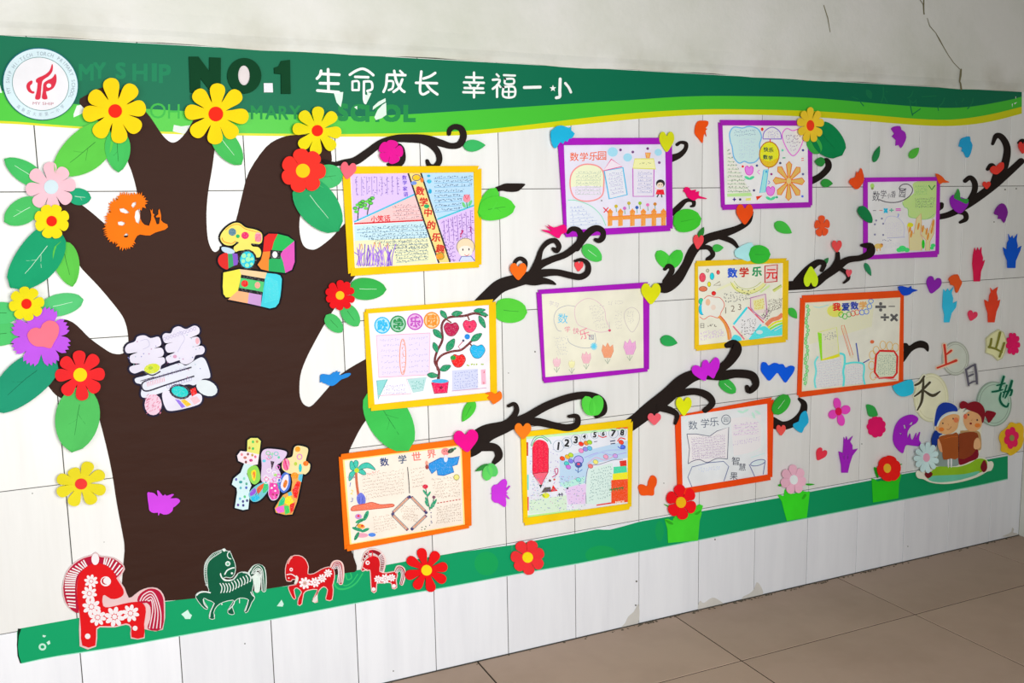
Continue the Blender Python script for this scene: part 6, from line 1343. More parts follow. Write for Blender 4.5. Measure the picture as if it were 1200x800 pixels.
shape('foam_butterfly', 'orange-red butterfly above the light blue tulip hand', 'butterfly', (210, 68, 26), Z(1090, 260, 5.714), [(125, 385), (145, 360), (185, 350), (200, 380), (215, 405), (200, 440), (185, 472), (172, 468), (165, 430), (140, 420), (135, 400)], 7)
def tulip(label, rgb, T, pts, holes=()): return shape('foam_tulip', label, 'tulip', rgb, T, pts, 4, 1, holes)
T = Z(1090, 260, 5.714)
tulip('royal blue hand-shaped tulip at the right corner', (8, 62, 152), T, [(525, 80), (540, 110), (552, 90), (560, 115), (585, 80), (580, 120), (588, 160), (582, 180), (612, 160), (605, 190), (590, 225), (575, 260), (572, 308), (520, 308), (518, 260), (500, 215), (490, 170), (515, 185), (518, 140), (530, 120)])
tulip('crimson hand-shaped tulip standing highest left of the blue one', (165, 18, 58), T, [(300, 172), (310, 200), (320, 170), (330, 195), (345, 168), (345, 205), (355, 240), (352, 265), (368, 255), (358, 290), (342, 330), (335, 398), (295, 398), (292, 340), (285, 280), (290, 220)])
tulip('light blue hand-shaped tulip, lowest left of the four on the right', (40, 150, 195), T, [(92, 450), (105, 470), (120, 445), (130, 465), (158, 435), (145, 475), (155, 510), (152, 545), (180, 530), (175, 570), (145, 610), (130, 672), (95, 672), (98, 620), (85, 570), (88, 500)])
tulip('red hand-shaped tulip above the green mountain character', (200, 50, 28), T, [(405, 440), (420, 460), (432, 450), (455, 435), (445, 470), (455, 510), (450, 530), (470, 520), (462, 560), (445, 600), (432, 672), (390, 672), (388, 610), (372, 560), (365, 520), (395, 535), (400, 490), (410, 470)])
T = Z(960, 450, 7.275)
tulip('purple hand-shaped tulip on bare tiles above the green strip', (136, 28, 160), T, [(212, 450), (225, 480), (235, 445), (245, 480), (288, 442), (265, 490), (285, 520), (285, 560), (330, 550), (285, 610), (262, 680), (245, 755), (192, 755), (190, 690), (172, 600), (168, 572), (205, 585), (210, 510)], [[(205, 608), (214, 612), (216, 645), (210, 630)], [(240, 605), (248, 605), (246, 640), (240, 640)]])
shape('foam_seahorse', 'purple curled crest-shaped cut-out left of the reading children', 'paper cut-out', (130, 26, 158), T, [(640, 400), (655, 350), (690, 300), (740, 270), (800, 260), (845, 290), (830, 330), (790, 355), (765, 385), (752, 420), (760, 460), (775, 420), (785, 465), (805, 470), (830, 415), (828, 465), (850, 420), (862, 410), (852, 470), (866, 500), (850, 528), (800, 525), (745, 520), (728, 550), (715, 588), (690, 575), (650, 530), (632, 470)], 4, 3, [[(718, 350), (735, 345), (745, 378), (728, 382)], [(765, 350), (785, 325), (802, 320), (795, 345)], [(685, 415), (708, 420), (700, 435)]])
T = Z(110, 215, 8.89)
spk = []
core_ = [(250, 100), (330, 95), (380, 100), (460, 95), (510, 110), (545, 135), (570, 160), (560, 205), (540, 250), (515, 262), (480, 250)]
rr = random.Random(4)
def spikes(poly, h, n):
    out = []
    for a, b in zip(poly, poly[1:]):
        L_ = math.hypot(b[0]-a[0], b[1]-a[1]); m_ = max(1, int(L_/n))
        nx, ny = (b[1]-a[1])/L_, -(b[0]-a[0])/L_
        for i in range(m_):
            t = i/m_; out.append((a[0]+(b[0]-a[0])*t, a[1]+(b[1]-a[1])*t)); t = (i+.5)/m_
            k = h*rr.uniform(.6, 1.1); out.append((a[0]+(b[0]-a[0])*t+nx*k, a[1]+(b[1]-a[1])*t+ny*k))
    return out
body = spikes([(420, 600), (380, 655), (320, 665), (270, 650), (240, 600), (190, 600), (150, 560), (140, 500), (125, 450), (150, 390), (140, 330), (185, 300), (170, 230), (200, 190), (255, 180), (270, 125), (330, 120), (390, 130), (440, 115), (500, 130), (530, 170), (530, 220), (505, 245), (480, 248)], 42, 20)
body += [(470, 262), (480, 330), (482, 370), (480, 355), (500, 400), (530, 430), (575, 440), (595, 380), (600, 330), (585, 265), (600, 285), (612, 262), (612, 310), (632, 322), (622, 340), (640, 380), (655, 425), (680, 420), (690, 350), (650, 352), (648, 340), (672, 320), (672, 280), (682, 262), (690, 285), (700, 330), (700, 380), (720, 405), (765, 425), (772, 455), (740, 480), (690, 495), (640, 510), (585, 540), (540, 540), (480, 530), (450, 545), (430, 580)]
hl = [[(265, 262), (310, 255), (350, 280), (370, 305), (330, 312), (280, 295)], [(390, 230), (405, 200), (440, 190), (440, 220), (410, 255)], [(465, 265), (480, 300), (484, 360), (470, 420), (440, 400), (425, 350), (435, 290)], [(250, 400), (290, 392), (330, 412), (300, 440), (255, 430)], [(310, 545), (340, 515), (360, 535), (350, 560), (320, 562)]]
cut('foam_crest', 'orange bristly paper-cut peacock-like shape over the left edge of the tree', 'paper cut-out', (250, 122, 12), T(body), 5, 2, smooth=0, holes=[T(h) for h in hl])
# ================================================================ decorated characters on the trunk
BK = (22, 20, 26)
def deco(label, T, cx, cy, panels, w, d=3, bcol=BK, name='decorated_character'):
    """black board with a raised outline round every coloured panel"""
    root = thing(name, label, 'character', cx, cy)
    mb = MB(); k = 0
    for p in panels:
        lp = cat(p['o'], 4) if p.get('s', 1) else p['o']
        if not p.get('nb'):
            slab(mb, T(lp), d*MM+k*2e-5, .0014)
            q = T(lp); q = [(a, b, w) for a, b in q]; q.append(q[0])
            ribbon(mb, q, d*MM+k*2e-5+1e-5, .0014, smooth=False, caps=(False, False)); k += 1
    add(root, 'board', mb, foam(bcol, cx))
    for n, p in enumerate(panels):
        lp = cat(p['o'], 4) if p.get('s', 1) else p['o']
        mb = MB(); slab(mb, T(lp), d*MM+.0016+n*4e-5, .0005); add(root, p.get('n', 'coloured_panel'), mb, foam(p['c'], cx, .6, .05))
    return root, Ink(T, cx, d+2.2+len(panels)*.04)
def pn(c, o, nb=0, s=1): return dict(c=c, o=o, nb=nb, s=s)
T = Z(240, 250, 6.667)
root, k = deco('patchwork coloured character with black outlines, topmost on the tree trunk', T, 300, 310, [
    pn((246, 232, 110), [(120, 190), (150, 130), (215, 80), (270, 75), (320, 110), (390, 125), (440, 150), (450, 190), (440, 230), (400, 245), (365, 242), (375, 258), (420, 265), (440, 300), (430, 340), (395, 340), (380, 312), (330, 290), (270, 290), (240, 300), (225, 270), (250, 225), (210, 250), (150, 240)]),
    pn((200, 225, 245), [(135, 262), (200, 272), (235, 300), (200, 318), (140, 295)]),
    pn((226, 44, 40), [(105, 350), (130, 320), (180, 315), (185, 430), (140, 425), (108, 390)]),
    pn((60, 170, 110), [(180, 315), (215, 315), (225, 410), (185, 430)], 1, 0), pn((140, 90, 205), [(215, 310), (255, 315), (262, 365), (255, 400), (225, 410)], 1, 0),
    pn((228, 40, 36), [(465, 185), (500, 158), (570, 160), (540, 220), (520, 300), (455, 300), (460, 240)], 0, 0), pn((40, 190, 90), [(570, 160), (650, 180), (700, 215), (610, 290), (520, 300), (540, 220)], 0, 0),
    pn((226, 90, 190), [(700, 215), (702, 380), (680, 440), (630, 465), (610, 380), (590, 320), (610, 290)], 0, 0), pn((245, 140, 50), [(455, 300), (520, 295), (500, 360), (498, 450), (440, 435), (412, 400), (440, 360)], 0, 0), pn((40, 175, 95), [(500, 360), (590, 320), (612, 380), (630, 465), (498, 450)], 0, 0),
    pn((245, 232, 80), [(145, 462), (270, 435), (285, 480), (262, 600), (200, 655), (165, 655), (146, 630), (140, 570)], 0, 0), pn((248, 208, 160), [(270, 435), (400, 450), (485, 462), (470, 510), (285, 480)], 0, 0),
    pn((70, 215, 230), [(485, 465), (560, 473), (590, 485), (602, 512), (598, 580), (590, 650), (578, 700), (552, 732), (508, 742), (438, 725), (470, 510)], 0, 0), pn((250, 180, 130), [(200, 655), (262, 600), (345, 620), (335, 702), (180, 672)], 0, 0), pn((205, 160, 215), [(345, 620), (445, 625), (438, 725), (335, 702)], 0, 0),
    pn((85, 205, 120), [(280, 500), (465, 525), (455, 615), (268, 590)], 1, 0)], 4.2, 3.2)
k.L([(282, 490), (466, 522)], 26, BK); k.L([(262, 592), (445, 624)], 26, BK); k.F([(512, 285), (595, 292), (590, 355), (508, 350)], BK); k.O(548, 322, 20, 26, (250, 245, 250))
k.O(312, 548, 28, 27, (225, 60, 40)); k.O(412, 560, 22, 26, (240, 170, 150))
k.O(215, 145, 30, 30, (90, 130, 150)); k.O(258, 178, 15, 15, (60, 180, 110)); k.O(315, 172, 30, 28, (225, 60, 110)); k.O(418, 185, 28, 40, (245, 180, 190)); k.L([(250, 222), (235, 250), (262, 225)], 12, BK); k.L([(362, 240), (420, 245)], 12, BK)
for i in range(8): k.L([(400+i*5, 160), (395+i*6, 218)], 3, (225, 70, 110))
k.S([(135, 190), (150, 220), (210, 235), (240, 215)], 5, (230, 130, 60)); k.S([(160, 130), (215, 92), (270, 88), (320, 122), (430, 150)], 5, (230, 150, 60))
k.O(332, 360, 74, 80, BK); k.O(333, 362, 58, 66, (60, 200, 220))
for x, y, r in ((305, 330, 18), (345, 325, 14), (370, 355, 13), (338, 358, 20), (300, 372, 15), (330, 405, 16), (366, 395, 12)): k.O(x, y, r, r, (170, 240, 190))
for i in range(16): k.L([(480+i*6, 485+i*3), (470+i*7, 700-i*2)], 3, (110, 230, 235))
k.done(root, 'crayon_pattern')
T = Z(140, 370, 6.154); P0 = (232, 228, 244)
root, k = deco('pale lavender character with dark outlines in the middle of the tree trunk', T, 202, 438, [
    pn(P0, [(40, 240), (60, 205), (110, 185), (130, 150), (180, 140), (225, 160), (280, 150), (300, 185), (295, 215), (250, 235), (300, 230), (320, 260), (310, 290), (275, 300), (320, 300), (328, 335), (300, 360), (290, 400), (240, 420), (190, 415), (170, 395), (110, 415), (75, 395), (80, 365), (150, 345), (90, 340), (75, 315), (80, 285), (130, 262), (60, 270)]),
    pn(P0, [(310, 150), (330, 125), (370, 125), (390, 90), (430, 75), (480, 95), (540, 70), (575, 90), (570, 130), (505, 160), (560, 150), (580, 175), (575, 210), (520, 228), (590, 215), (615, 240), (600, 275), (550, 285), (530, 325), (480, 350), (440, 335), (430, 320), (360, 340), (335, 310), (345, 290), (400, 262), (350, 265), (330, 235), (340, 205), (385, 190), (330, 195)]),
    pn((228, 232, 244), [(115, 450), (190, 430), (300, 385), (430, 340), (480, 358), (560, 310), (600, 300), (630, 340), (655, 440), (600, 455), (540, 500), (480, 495), (300, 555), (190, 590), (155, 570), (162, 500), (120, 482)]),
    pn((238, 205, 224), ell(243, 640, 62, 76, 16), 0, 0), pn(P0, [(308, 560), (360, 540), (440, 600), (540, 560), (590, 570), (590, 620), (540, 650), (380, 685), (330, 660)]), pn((226, 236, 240), ell(630, 520, 80, 54, 16, .42), 0, 0)], 4.6, 3.2, (38, 34, 56))
Dk = (36, 32, 54)
k.S([(520, 370), (400, 405), (280, 440), (190, 468), (162, 492), (168, 530), (210, 540), (330, 500), (540, 434)], 11, Dk); k.S([(150, 470), (250, 440)], 5, Dk)
k.O(235, 380, 58, 36, (214, 224, 90), -.2); k.O(225, 375, 16, 12, (170, 200, 80)); k.S([(175, 400), (235, 428), (295, 400)], 10, Dk)
k.O(436, 546, 78, 54, Dk, .25); k.O(436, 546, 62, 38, (30, 208, 205), .25)
k.F([(510, 530), (548, 515), (560, 560), (522, 582)], (228, 50, 45)); k.F([(400, 600), (430, 605), (475, 655), (450, 665)], (150, 120, 225)); k.F([(440, 610), (470, 600), (520, 640), (485, 655)], (245, 200, 90)); k.F([(505, 590), (560, 580), (585, 615), (540, 640)], (245, 200, 210))
rr = random.Random(11)
for i in range(46): x, y = rr.uniform(190, 296), rr.uniform(572, 708); k.L([(x-6, y), (x+5, y-12)], 3.5, (215, 120, 150))
for i in range(10):
    for (x0, y0, dx, dy) in ((325, 165, 24, -8), (200, 470, 30, -10), (350, 510, 18, -6)): k.R(x0+i*dx, y0+i*dy, 9, 12, 2.2, (170, 160, 200))
for i in range(26): x, y = rr.choice([(rr.uniform(60, 280), rr.uniform(180, 360)), (rr.uniform(350, 590), rr.uniform(110, 320)), (rr.uniform(300, 640), rr.uniform(330, 460))]); k.O(x, y, 4, 4, rr.choice([(190, 130, 170), (130, 130, 190), (160, 190, 200)]))
for x in range(200, 330, 12): k.L([(x, 478-(x-200)*.3), (x+5, 510-(x-200)*.3)], 4, (235, 170, 185))
k.S([(150, 180), (200, 170), (215, 215), (170, 240)], 2.5, (180, 180, 210)); k.S([(430, 110), (470, 160), (440, 220), (420, 260)], 2.5, (180, 180, 210)); k.O(562, 180, 14, 24, (235, 180, 190)); k.O(400, 293, 14, 12, (215, 160, 190))
k.done(root, 'crayon_pattern')
T = Z(260, 500, 7.27)
root, k = deco('multicoloured character of three upright strokes, lowest on the tree trunk', T, 317, 558, [
    pn((232, 232, 120), [(215, 205), (218, 115), (245, 95), (305, 95), (332, 120), (318, 235), (205, 212)], 0, 0), pn((248, 232, 240), [(130, 245), (160, 205), (215, 212), (318, 235), (305, 320), (270, 325), (190, 312), (140, 290)], 0, 0),
    pn((214, 242, 246), [(190, 312), (270, 325), (225, 360), (212, 400), (240, 470), (252, 500), (235, 540), (235, 600), (225, 700), (180, 708), (110, 690), (130, 560), (125, 520), (85, 490), (100, 440), (160, 390)], 0, 0),
    pn((150, 220, 90), [(215, 380), (250, 335), (300, 335), (325, 400), (322, 455), (280, 490), (240, 460)]),
    pn((226, 205, 236), [(335, 235), (370, 190), (460, 190), (545, 208), (548, 245), (505, 300), (470, 330), (500, 400), (480, 460), (492, 560), (470, 615), (425, 625), (397, 580), (390, 500), (335, 455), (340, 330)]),
    pn((120, 200, 210), [(232, 560), (290, 500), (365, 468), (392, 485), (395, 540), (330, 620), (270, 638), (235, 605)]),
    pn((80, 120, 215), [(472, 480), (520, 400), (560, 390), (585, 440), (575, 520), (530, 562), (495, 540)]),
    pn((244, 230, 170), [(600, 250), (615, 180), (650, 160), (720, 175), (735, 205), (715, 295), (750, 315), (745, 370), (710, 405), (690, 400), (590, 400), (540, 382), (512, 350), (518, 290), (555, 268)]),
    pn((240, 175, 90), [(590, 400), (690, 400), (665, 520), (640, 640), (600, 745), (540, 750), (460, 730), (450, 692), (480, 640), (520, 580), (590, 545), (600, 470)], 0, 0)], 4.2, 3.2)
k.FS([(250, 385), (282, 365), (292, 400), (282, 455), (262, 450)], (250, 225, 80)); k.FS([(262, 395), (280, 380), (284, 410), (276, 440)], (235, 140, 50)); k.F([(415, 290), (448, 296), (425, 365)], (50, 25, 50))
k.FS([(500, 500), (530, 420), (565, 410), (565, 490), (530, 545)], (240, 235, 245)); k.FS([(520, 500), (540, 450), (560, 470), (540, 520)], (225, 130, 60))
k.FS([(300, 520), (360, 480), (350, 520), (310, 570)], (235, 110, 70)); k.FS([(360, 480), (392, 490), (388, 540), (350, 560)], (80, 200, 130)); k.FS([(240, 560), (280, 520), (290, 560), (245, 590)], (150, 90, 210)); k.FS([(250, 600), (300, 580), (320, 610), (270, 635)], (70, 190, 225)); k.L([(285, 585), (318, 520), (310, 580)], 5, (60, 80, 90)); 
k.F([(600, 540), (640, 462), (672, 470), (640, 610), (612, 600)], (232, 60, 30)); k.F([(540, 605), (580, 580), (615, 640), (570, 670), (535, 650)], (250, 232, 60)); k.F([(485, 640), (520, 590), (540, 610), (530, 660), (480, 680)], (60, 200, 140)); k.F([(455, 700), (480, 680), (530, 670), (530, 725), (480, 735)], (235, 120, 215)); k.F([(530, 670), (570, 672), (580, 730), (540, 748)], (90, 210, 110)); k.F([(580, 660), (622, 640), (612, 710), (585, 740)], (225, 60, 40)); k.F([(560, 560), (590, 550), (600, 580), (570, 590)], (90, 190, 220))
k.F([(655, 405), (690, 402), (680, 470), (650, 450)], (100, 195, 220)); k.O(620, 415, 32, 28, (240, 160, 60)); k.O(645, 190, 24, 24, (240, 165, 60)); k.R(662, 255, 20, 22, 8, (225, 140, 205)); k.O(548, 320, 30, 52, (235, 110, 160)); k.L([(535, 275), (560, 370)], 6, (200, 50, 90)); k.L([(550, 272), (575, 360)], 6, (250, 200, 215)); k.O(668, 350, 14, 36, (70, 200, 200)); k.O(715, 312, 24, 22, (236, 130, 60)); k.O(628, 315, 14, 16, (190, 210, 90))
rr = random.Random(6)
for i in range(26): x, y = rr.uniform(345, 500), rr.uniform(215, 600); (k.R(x, y, 17, 16, 5, rr.choice([(225, 110, 200), (100, 200, 190), (250, 250, 250), (120, 200, 120), (235, 120, 160)])) if 350 < x < 490 and not (405 < x < 460 and 280 < y < 380) and not (y > 480 and x < 400) else None)
for x, y, c in ((265, 128, (90, 200, 110)), (265, 185, (80, 190, 100)), (235, 180, (180, 140, 60)), (300, 125, (200, 150, 60)), (170, 235, (225, 140, 150)), (198, 262, (200, 130, 120)), (248, 285, (195, 60, 120)), (205, 300, (120, 60, 60)), (285, 255, (225, 110, 140)), (222, 232, (150, 90, 90)), (260, 240, (190, 160, 80)), (122, 448, (90, 90, 170)), (160, 470, (60, 150, 150)), (210, 485, (100, 170, 150)), (208, 518, (80, 110, 190)), (160, 520, (100, 180, 190)), (190, 440, (150, 220, 200)), (155, 612, (130, 190, 220)), (195, 595, (100, 200, 140)), (180, 635, (60, 60, 130)), (138, 665, (90, 60, 150)), (183, 668, (60, 60, 130)), (215, 628, (60, 60, 120)), (470, 580, (120, 40, 60)), (435, 570, (240, 60, 160)), (450, 520, (240, 120, 190)), (425, 550, (230, 50, 150)), (360, 290, (120, 210, 230)), (380, 250, (240, 200, 240)), (430, 230, (170, 220, 180)), (485, 260, (110, 210, 170)), (455, 410, (180, 225, 140))): k.O(x, y, 15 if (x, y) in ((160, 470), (198, 262), (248, 285), (360, 290), (455, 410)) else 10, 12, c)
k.F([(405, 480), (470, 480), (490, 560), (468, 612), (428, 620), (400, 580)], (228, 80, 170)); [k.O(x, y, 9, 9, c) for x, y, c in ((425, 520, (250, 240, 245)), (450, 500, (250, 240, 245)), (455, 545, (250, 220, 240)), (435, 575, (180, 20, 90)), (468, 580, (110, 30, 60)), (445, 600, (240, 140, 200)))]
k.done(root, 'crayon_pattern')

# ================================================================ wooden cut-out horses on the strip
def horse_thing(label, x, y): return thing('painted_horse', label, 'horse ornament', x, y)
def blossom(k, x, y, r, c, n=8, hc=None):
    for i in range(n):
        a = 2*math.pi*i/n+.2; k.O(x+r*.62*math.cos(a), y+r*.62*math.sin(a), r*.36, r*.22, c, a, 10)
    k.O(x, y, r*.24, r*.24, c, 0, 10)
def mane_lines(k, inner, outer, n, w, c, t0=.03, t1=.97):
    def at_(l, t):
        t *= len(l)-1; i = min(int(t), len(l)-2); f = t-i
        return (l[i][0]+(l[i+1][0]-l[i][0])*f, l[i][1]+(l[i+1][1]-l[i][1])*f)
    I, O = cat(inner, 5, False), cat(outer, 5, False)
    for i in range(n):
        t = t0+(t1-t0)*i/(n-1); k.L([at_(I, t), at_(O, t)], w, c)
RED = (232, 24, 30); CR = (190, 24, 60); WHT = (250, 244, 246); CRM = (244, 226, 214)
T = Z(60, 640, 6.154); h = horse_thing('large red horse cut-out with white flowers and a striped mane at the strip end', 132, 703)
body = [(205, 480), (190, 400), (185, 300), (200, 210), (250, 150), (320, 118), (400, 140), (450, 180), (470, 230), (505, 285), (522, 320), (518, 352), (480, 375), (430, 378), (385, 350), (370, 370), (375, 430), (420, 440), (520, 415), (620, 400), (670, 420), (683, 470), (670, 560), (668, 655), (580, 655), (580, 580), (540, 555), (460, 575), (380, 575), (325, 590), (318, 715), (225, 715), (215, 600)]
back = [(205, 720), (205, 480), (150, 465), (98, 400), (80, 300), (104, 195), (160, 122), (235, 78), (290, 62), (320, 42), (352, 68), (385, 72), (450, 82), (510, 120), (532, 165), (500, 215), (490, 240), (530, 300), (560, 372), (600, 350), (640, 320), (700, 298), (765, 302), (808, 345), (822, 420), (806, 600), (695, 602), (668, 600), (674, 662), (574, 664), (574, 590), (540, 565), (460, 584), (380, 584), (332, 598), (324, 722)]
piece(h, 'backing', (240, 205, 205), T(back), 1.2, 3, smooth=2, x=130)
piece(h, 'mane', CR, T([(200, 480), (150, 460), (105, 400), (87, 300), (110, 200), (163, 130), (232, 87), (290, 70), (320, 50), (350, 75), (380, 80), (450, 90), (500, 125), (522, 160), (470, 228), (440, 180), (390, 140), (320, 120), (250, 150), (200, 210), (183, 300), (190, 400)]), 4.3, .8, smooth=2, x=130)
piece(h, 'tail', CR, T([(622, 395), (640, 345), (700, 307), (760, 312), (798, 350), (812, 420), (800, 592), (698, 596), (716, 520), (716, 440), (690, 408), (665, 410)]), 4.3, .8, smooth=3, x=180)
piece(h, 'body', RED, T(body), 4.3, 1.4, smooth=2, x=130)
k = Ink(T, 130, 5.75)
mane_lines(k, [(178, 450), (172, 300), (190, 205), (262, 140)], [(128, 440), (98, 300), (120, 190), (240, 92)], 19, 10, WHT)
mane_lines(k, [(378, 128), (420, 150), (472, 210)], [(385, 82), (450, 95), (520, 155)], 7, 10, WHT)
k.O(318, 92, 28, 42, WHT); k.O(393, 252, 38, 36, WHT); k.O(390, 250, 27, 26, (190, 40, 50)); k.O(400, 248, 25, 24, WHT)
for x, y, r in ((288, 252, 52), (275, 340, 58), (290, 435, 68), (335, 512, 64), (457, 508, 76), (572, 482, 66)): blossom(k, x, y, r, WHT)
k.O(263, 648, 20, 20, WHT); k.O(605, 590, 18, 18, WHT)
for i in range(4): k.S([(640+i*18, 395-i*2), (665+i*14, 350+i*14), (720, 325+i*20), (760-i*10, 370+i*16), (790-i*20, 480), (786-i*26, 592)], 8, (250, 225, 232), n=6)
k.done(h, 'painted_pattern')
T = Z(220, 630, 8); h = horse_thing('dark green horse cut-out with white stripes and raised foreleg', 272, 683)
GR = (10, 96, 66)
body = [(200, 480), (165, 400), (160, 290), (185, 210), (240, 150), (320, 118), (345, 105), (360, 125), (395, 135), (415, 180), (440, 240), (445, 300), (430, 350), (400, 372), (360, 365), (330, 380), (380, 405), (430, 390), (470, 340), (510, 325), (560, 330), (600, 370), (615, 430), (600, 500), (625, 560), (600, 600), (560, 690), (535, 688), (570, 600), (560, 570), (490, 560), (440, 590), (415, 650), (435, 712), (390, 710), (380, 680), (430, 600), (420, 580), (330, 600), (270, 640), (240, 700), (250, 755), (205, 752), (215, 690), (250, 610), (190, 580), (150, 560), (150, 600), (185, 655), (170, 665), (130, 630), (80, 560), (90, 525), (140, 505), (190, 515)]
mb = MB(); slab(mb, cat(T(body), 2), .0012, .003)
q = [(a, b, 1.6) for a, b in cat(T(body), 2)]; q.append(q[0]); ribbon(mb, q, .00122, .003, smooth=False, caps=(False, False))
for s in ([(595, 330, 60), (640, 280, 60), (700, 290, 50), (715, 400, 50), (715, 490, 40)], [(610, 330, 60), (650, 380, 70), (650, 490, 50)]): ribbon(mb, T(s), .00124, .003, 4)
add(h, 'backing', mb, foam((232, 246, 238), 270))
piece(h, 'body', GR, T(body), 4.3, 1.3, smooth=2, x=270)
mb = MB(); ribbon(mb, T([(600, 335, 30), (635, 280, 40), (690, 280, 40), (712, 360, 34), (715, 490, 26)]), .0043, .001, 6); add(h, 'tail', mb, foam(GR, 270))
k = Ink(T, 270, 5.65); W2 = (240, 250, 246)
mane_lines(k, [(192, 455), (180, 300), (212, 205), (320, 130)], [(168, 455), (150, 290), (188, 190), (318, 112)], 30, 4.5, W2); k.S([(190, 460), (178, 300), (208, 210), (320, 132)], 4, W2)
k.O(340, 115, 16, 12, W2, .6); k.S([(380, 128), (398, 125), (378, 140), (372, 165), (385, 190), (408, 198)], 8, W2); k.O(376, 242, 24, 24, W2); k.O(376, 244, 14, 14, (120, 180, 150)); k.O(414, 332, 10, 10, W2)
k.S([(345, 345), (370, 305), (410, 285), (438, 280)], 12, W2); k.FS([(310, 330), (325, 370), (360, 392), (410, 390), (400, 400), (350, 405), (318, 380), (302, 345)], W2)
for i in range(11): x = 305+i*27; y = 425+(0 if i < 4 else -(i-3)*12.5); k.S([(x-4, y), (x+14, y+32), (x+14, y+66), (x+4, y+92-i*2)], 9, W2)
k.S([(515, 325), (560, 335), (600, 380)], 7, W2); k.S([(470, 340), (430, 390), (380, 405)], 6, W2)
for s in ([(145, 575), (155, 620), (182, 655)], [(250, 612), (215, 690), (206, 745)], [(438, 590), (430, 625), (385, 675)], [(570, 580), (555, 640), (540, 685)], [(590, 505), (605, 535), (628, 555)], [(485, 570), (485, 612)], [(250, 715), (250, 745)]): k.S(s, 8, W2)
k.S([(82, 540), (110, 515), (160, 505), (215, 515)], 12, W2); k.O(320, 622, 7, 8, W2)
for i in range(5): k.S([(596+i*10, 340-i*1), (620+i*9, 290+i*14), (660, 262+i*20), (700-i*7, 300+i*18), (712-i*18, 400), (716-i*22, 495)], 6.5, W2, n=6)
k.done(h, 'painted_pattern')
T = Z(320, 630, 7.06); h = horse_thing('middle-sized red horse cut-out with four white flowers, facing left on the strip', 368, 680)
body = [(112, 345), (105, 290), (112, 225), (150, 160), (215, 150), (265, 180), (290, 240), (285, 300), (340, 300), (400, 265), (460, 245), (500, 265), (505, 330), (490, 390), (495, 430), (485, 510), (450, 512), (440, 500), (455, 430), (420, 400), (380, 430), (360, 480), (365, 528), (330, 525), (350, 480), (370, 425), (290, 430), (250, 460), (235, 545), (208, 552), (215, 500), (240, 450), (200, 410), (170, 430), (185, 500), (165, 495), (135, 430), (135, 400), (190, 390), (205, 350), (160, 340), (150, 355), (125, 355)]
mb = MB(); slab(mb, cat(T(body), 2), .0012, .003); q = [(a, b, 1.9) for a, b in cat(T(body), 2)]; q.append(q[0]); ribbon(mb, q, .00122, .003, smooth=False, caps=(False, False))
ribbon(mb, T([(480, 260, 30), (510, 215, 50), (555, 220, 50), (565, 300, 50), (560, 370, 40)]), .00124, .003, 6); add(h, 'backing', mb, foam((250, 212, 205), 370))
RD2 = (215, 22, 30); piece(h, 'body', RD2, T(body), 4.3, 1.3, smooth=2, x=370)
mb = MB(); ribbon(mb, T([(490, 262, 22), (515, 218, 32), (550, 222, 32), (562, 300, 30), (560, 370, 24)]), .0043, .001, 6); add(h, 'tail', mb, foam((180, 20, 45), 370))
k = Ink(T, 370, 5.65)
for x, y, r in ((263, 375, 52), (347, 368, 44), (405, 335, 38), (455, 292, 36)): blossom(k, x, y, r, WHT, 8)
k.O(263, 375, 9, 9, (190, 150, 120)); k.O(150, 262, 14, 15, WHT); k.O(150, 262, 7, 7, RD2); k.O(130, 332, 6, 6, WHT); k.S([(112, 305), (150, 300), (185, 320), (200, 330)], 7, WHT)
k.FS([(190, 310), (210, 330), (200, 370), (175, 380), (185, 345)], (235, 235, 225)); k.FS([(325, 528), (345, 490), (368, 470), (362, 525)], (235, 232, 226))
for i in range(4): k.S([(486+i*9, 258), (512+i*6, 210+i*12), (550-i*4, 214+i*16), (570-i*10, 300), (566-i*12, 372)], 5, WHT, n=5)
k.S([(160, 160), (140, 180), (125, 215)], 6, (250, 215, 205))
k.done(h, 'painted_pattern')
h = horse_thing('smallest red horse cut-out between the middle horse and the red flower', 448, 668)
body = [(735, 272), (745, 235), (755, 200), (790, 165), (825, 150), (870, 165), (885, 220), (880, 280), (940, 295), (1010, 282), (1025, 310), (1015, 350), (1020, 410), (990, 415), (985, 380), (960, 365), (900, 370), (855, 375), (850, 440), (820, 440), (812, 330), (805, 265), (780, 268), (765, 262)]
mb = MB(); slab(mb, cat(T(body), 2), .0012, .003); q = [(a, b, 2.2) for a, b in cat(T(body), 2)]; q.append(q[0]); ribbon(mb, q, .00122, .003, smooth=False, caps=(False, False))
ribbon(mb, T([(740, 190, 14), (770, 130, 30), (820, 105, 34), (880, 130, 44), (915, 190, 40), (905, 280, 30)]), .00124, .003, 6); ribbon(mb, T([(1010, 285, 20), (1035, 245, 32), (1075, 260, 34), (1080, 320, 34), (1065, 380, 30)]), .00126, .003, 6)
add(h, 'backing', mb, foam((248, 214, 208), 450))
piece(h, 'body', RD2, T(body), 4.3, 1.3, smooth=2, x=450)
mb = MB(); ribbon(mb, T([(745, 185, 8), (772, 135, 20), (820, 112, 24), (878, 135, 30), (908, 190, 28), (900, 275, 18)]), .0043, .0009, 6); add(h, 'mane', mb, foam((150, 25, 40), 450))
mb = MB(); ribbon(mb, T([(1014, 285, 12), (1038, 250, 22), (1070, 262, 24), (1078, 320, 24), (1062, 378, 20)]), .0043, .0009, 6); add(h, 'tail', mb, foam((170, 25, 45), 450))
k = Ink(T, 450, 5.65)
for x, y, r in ((868, 342, 34), (928, 338, 42), (982, 330, 34)): blossom(k, x, y, r, WHT, 8)
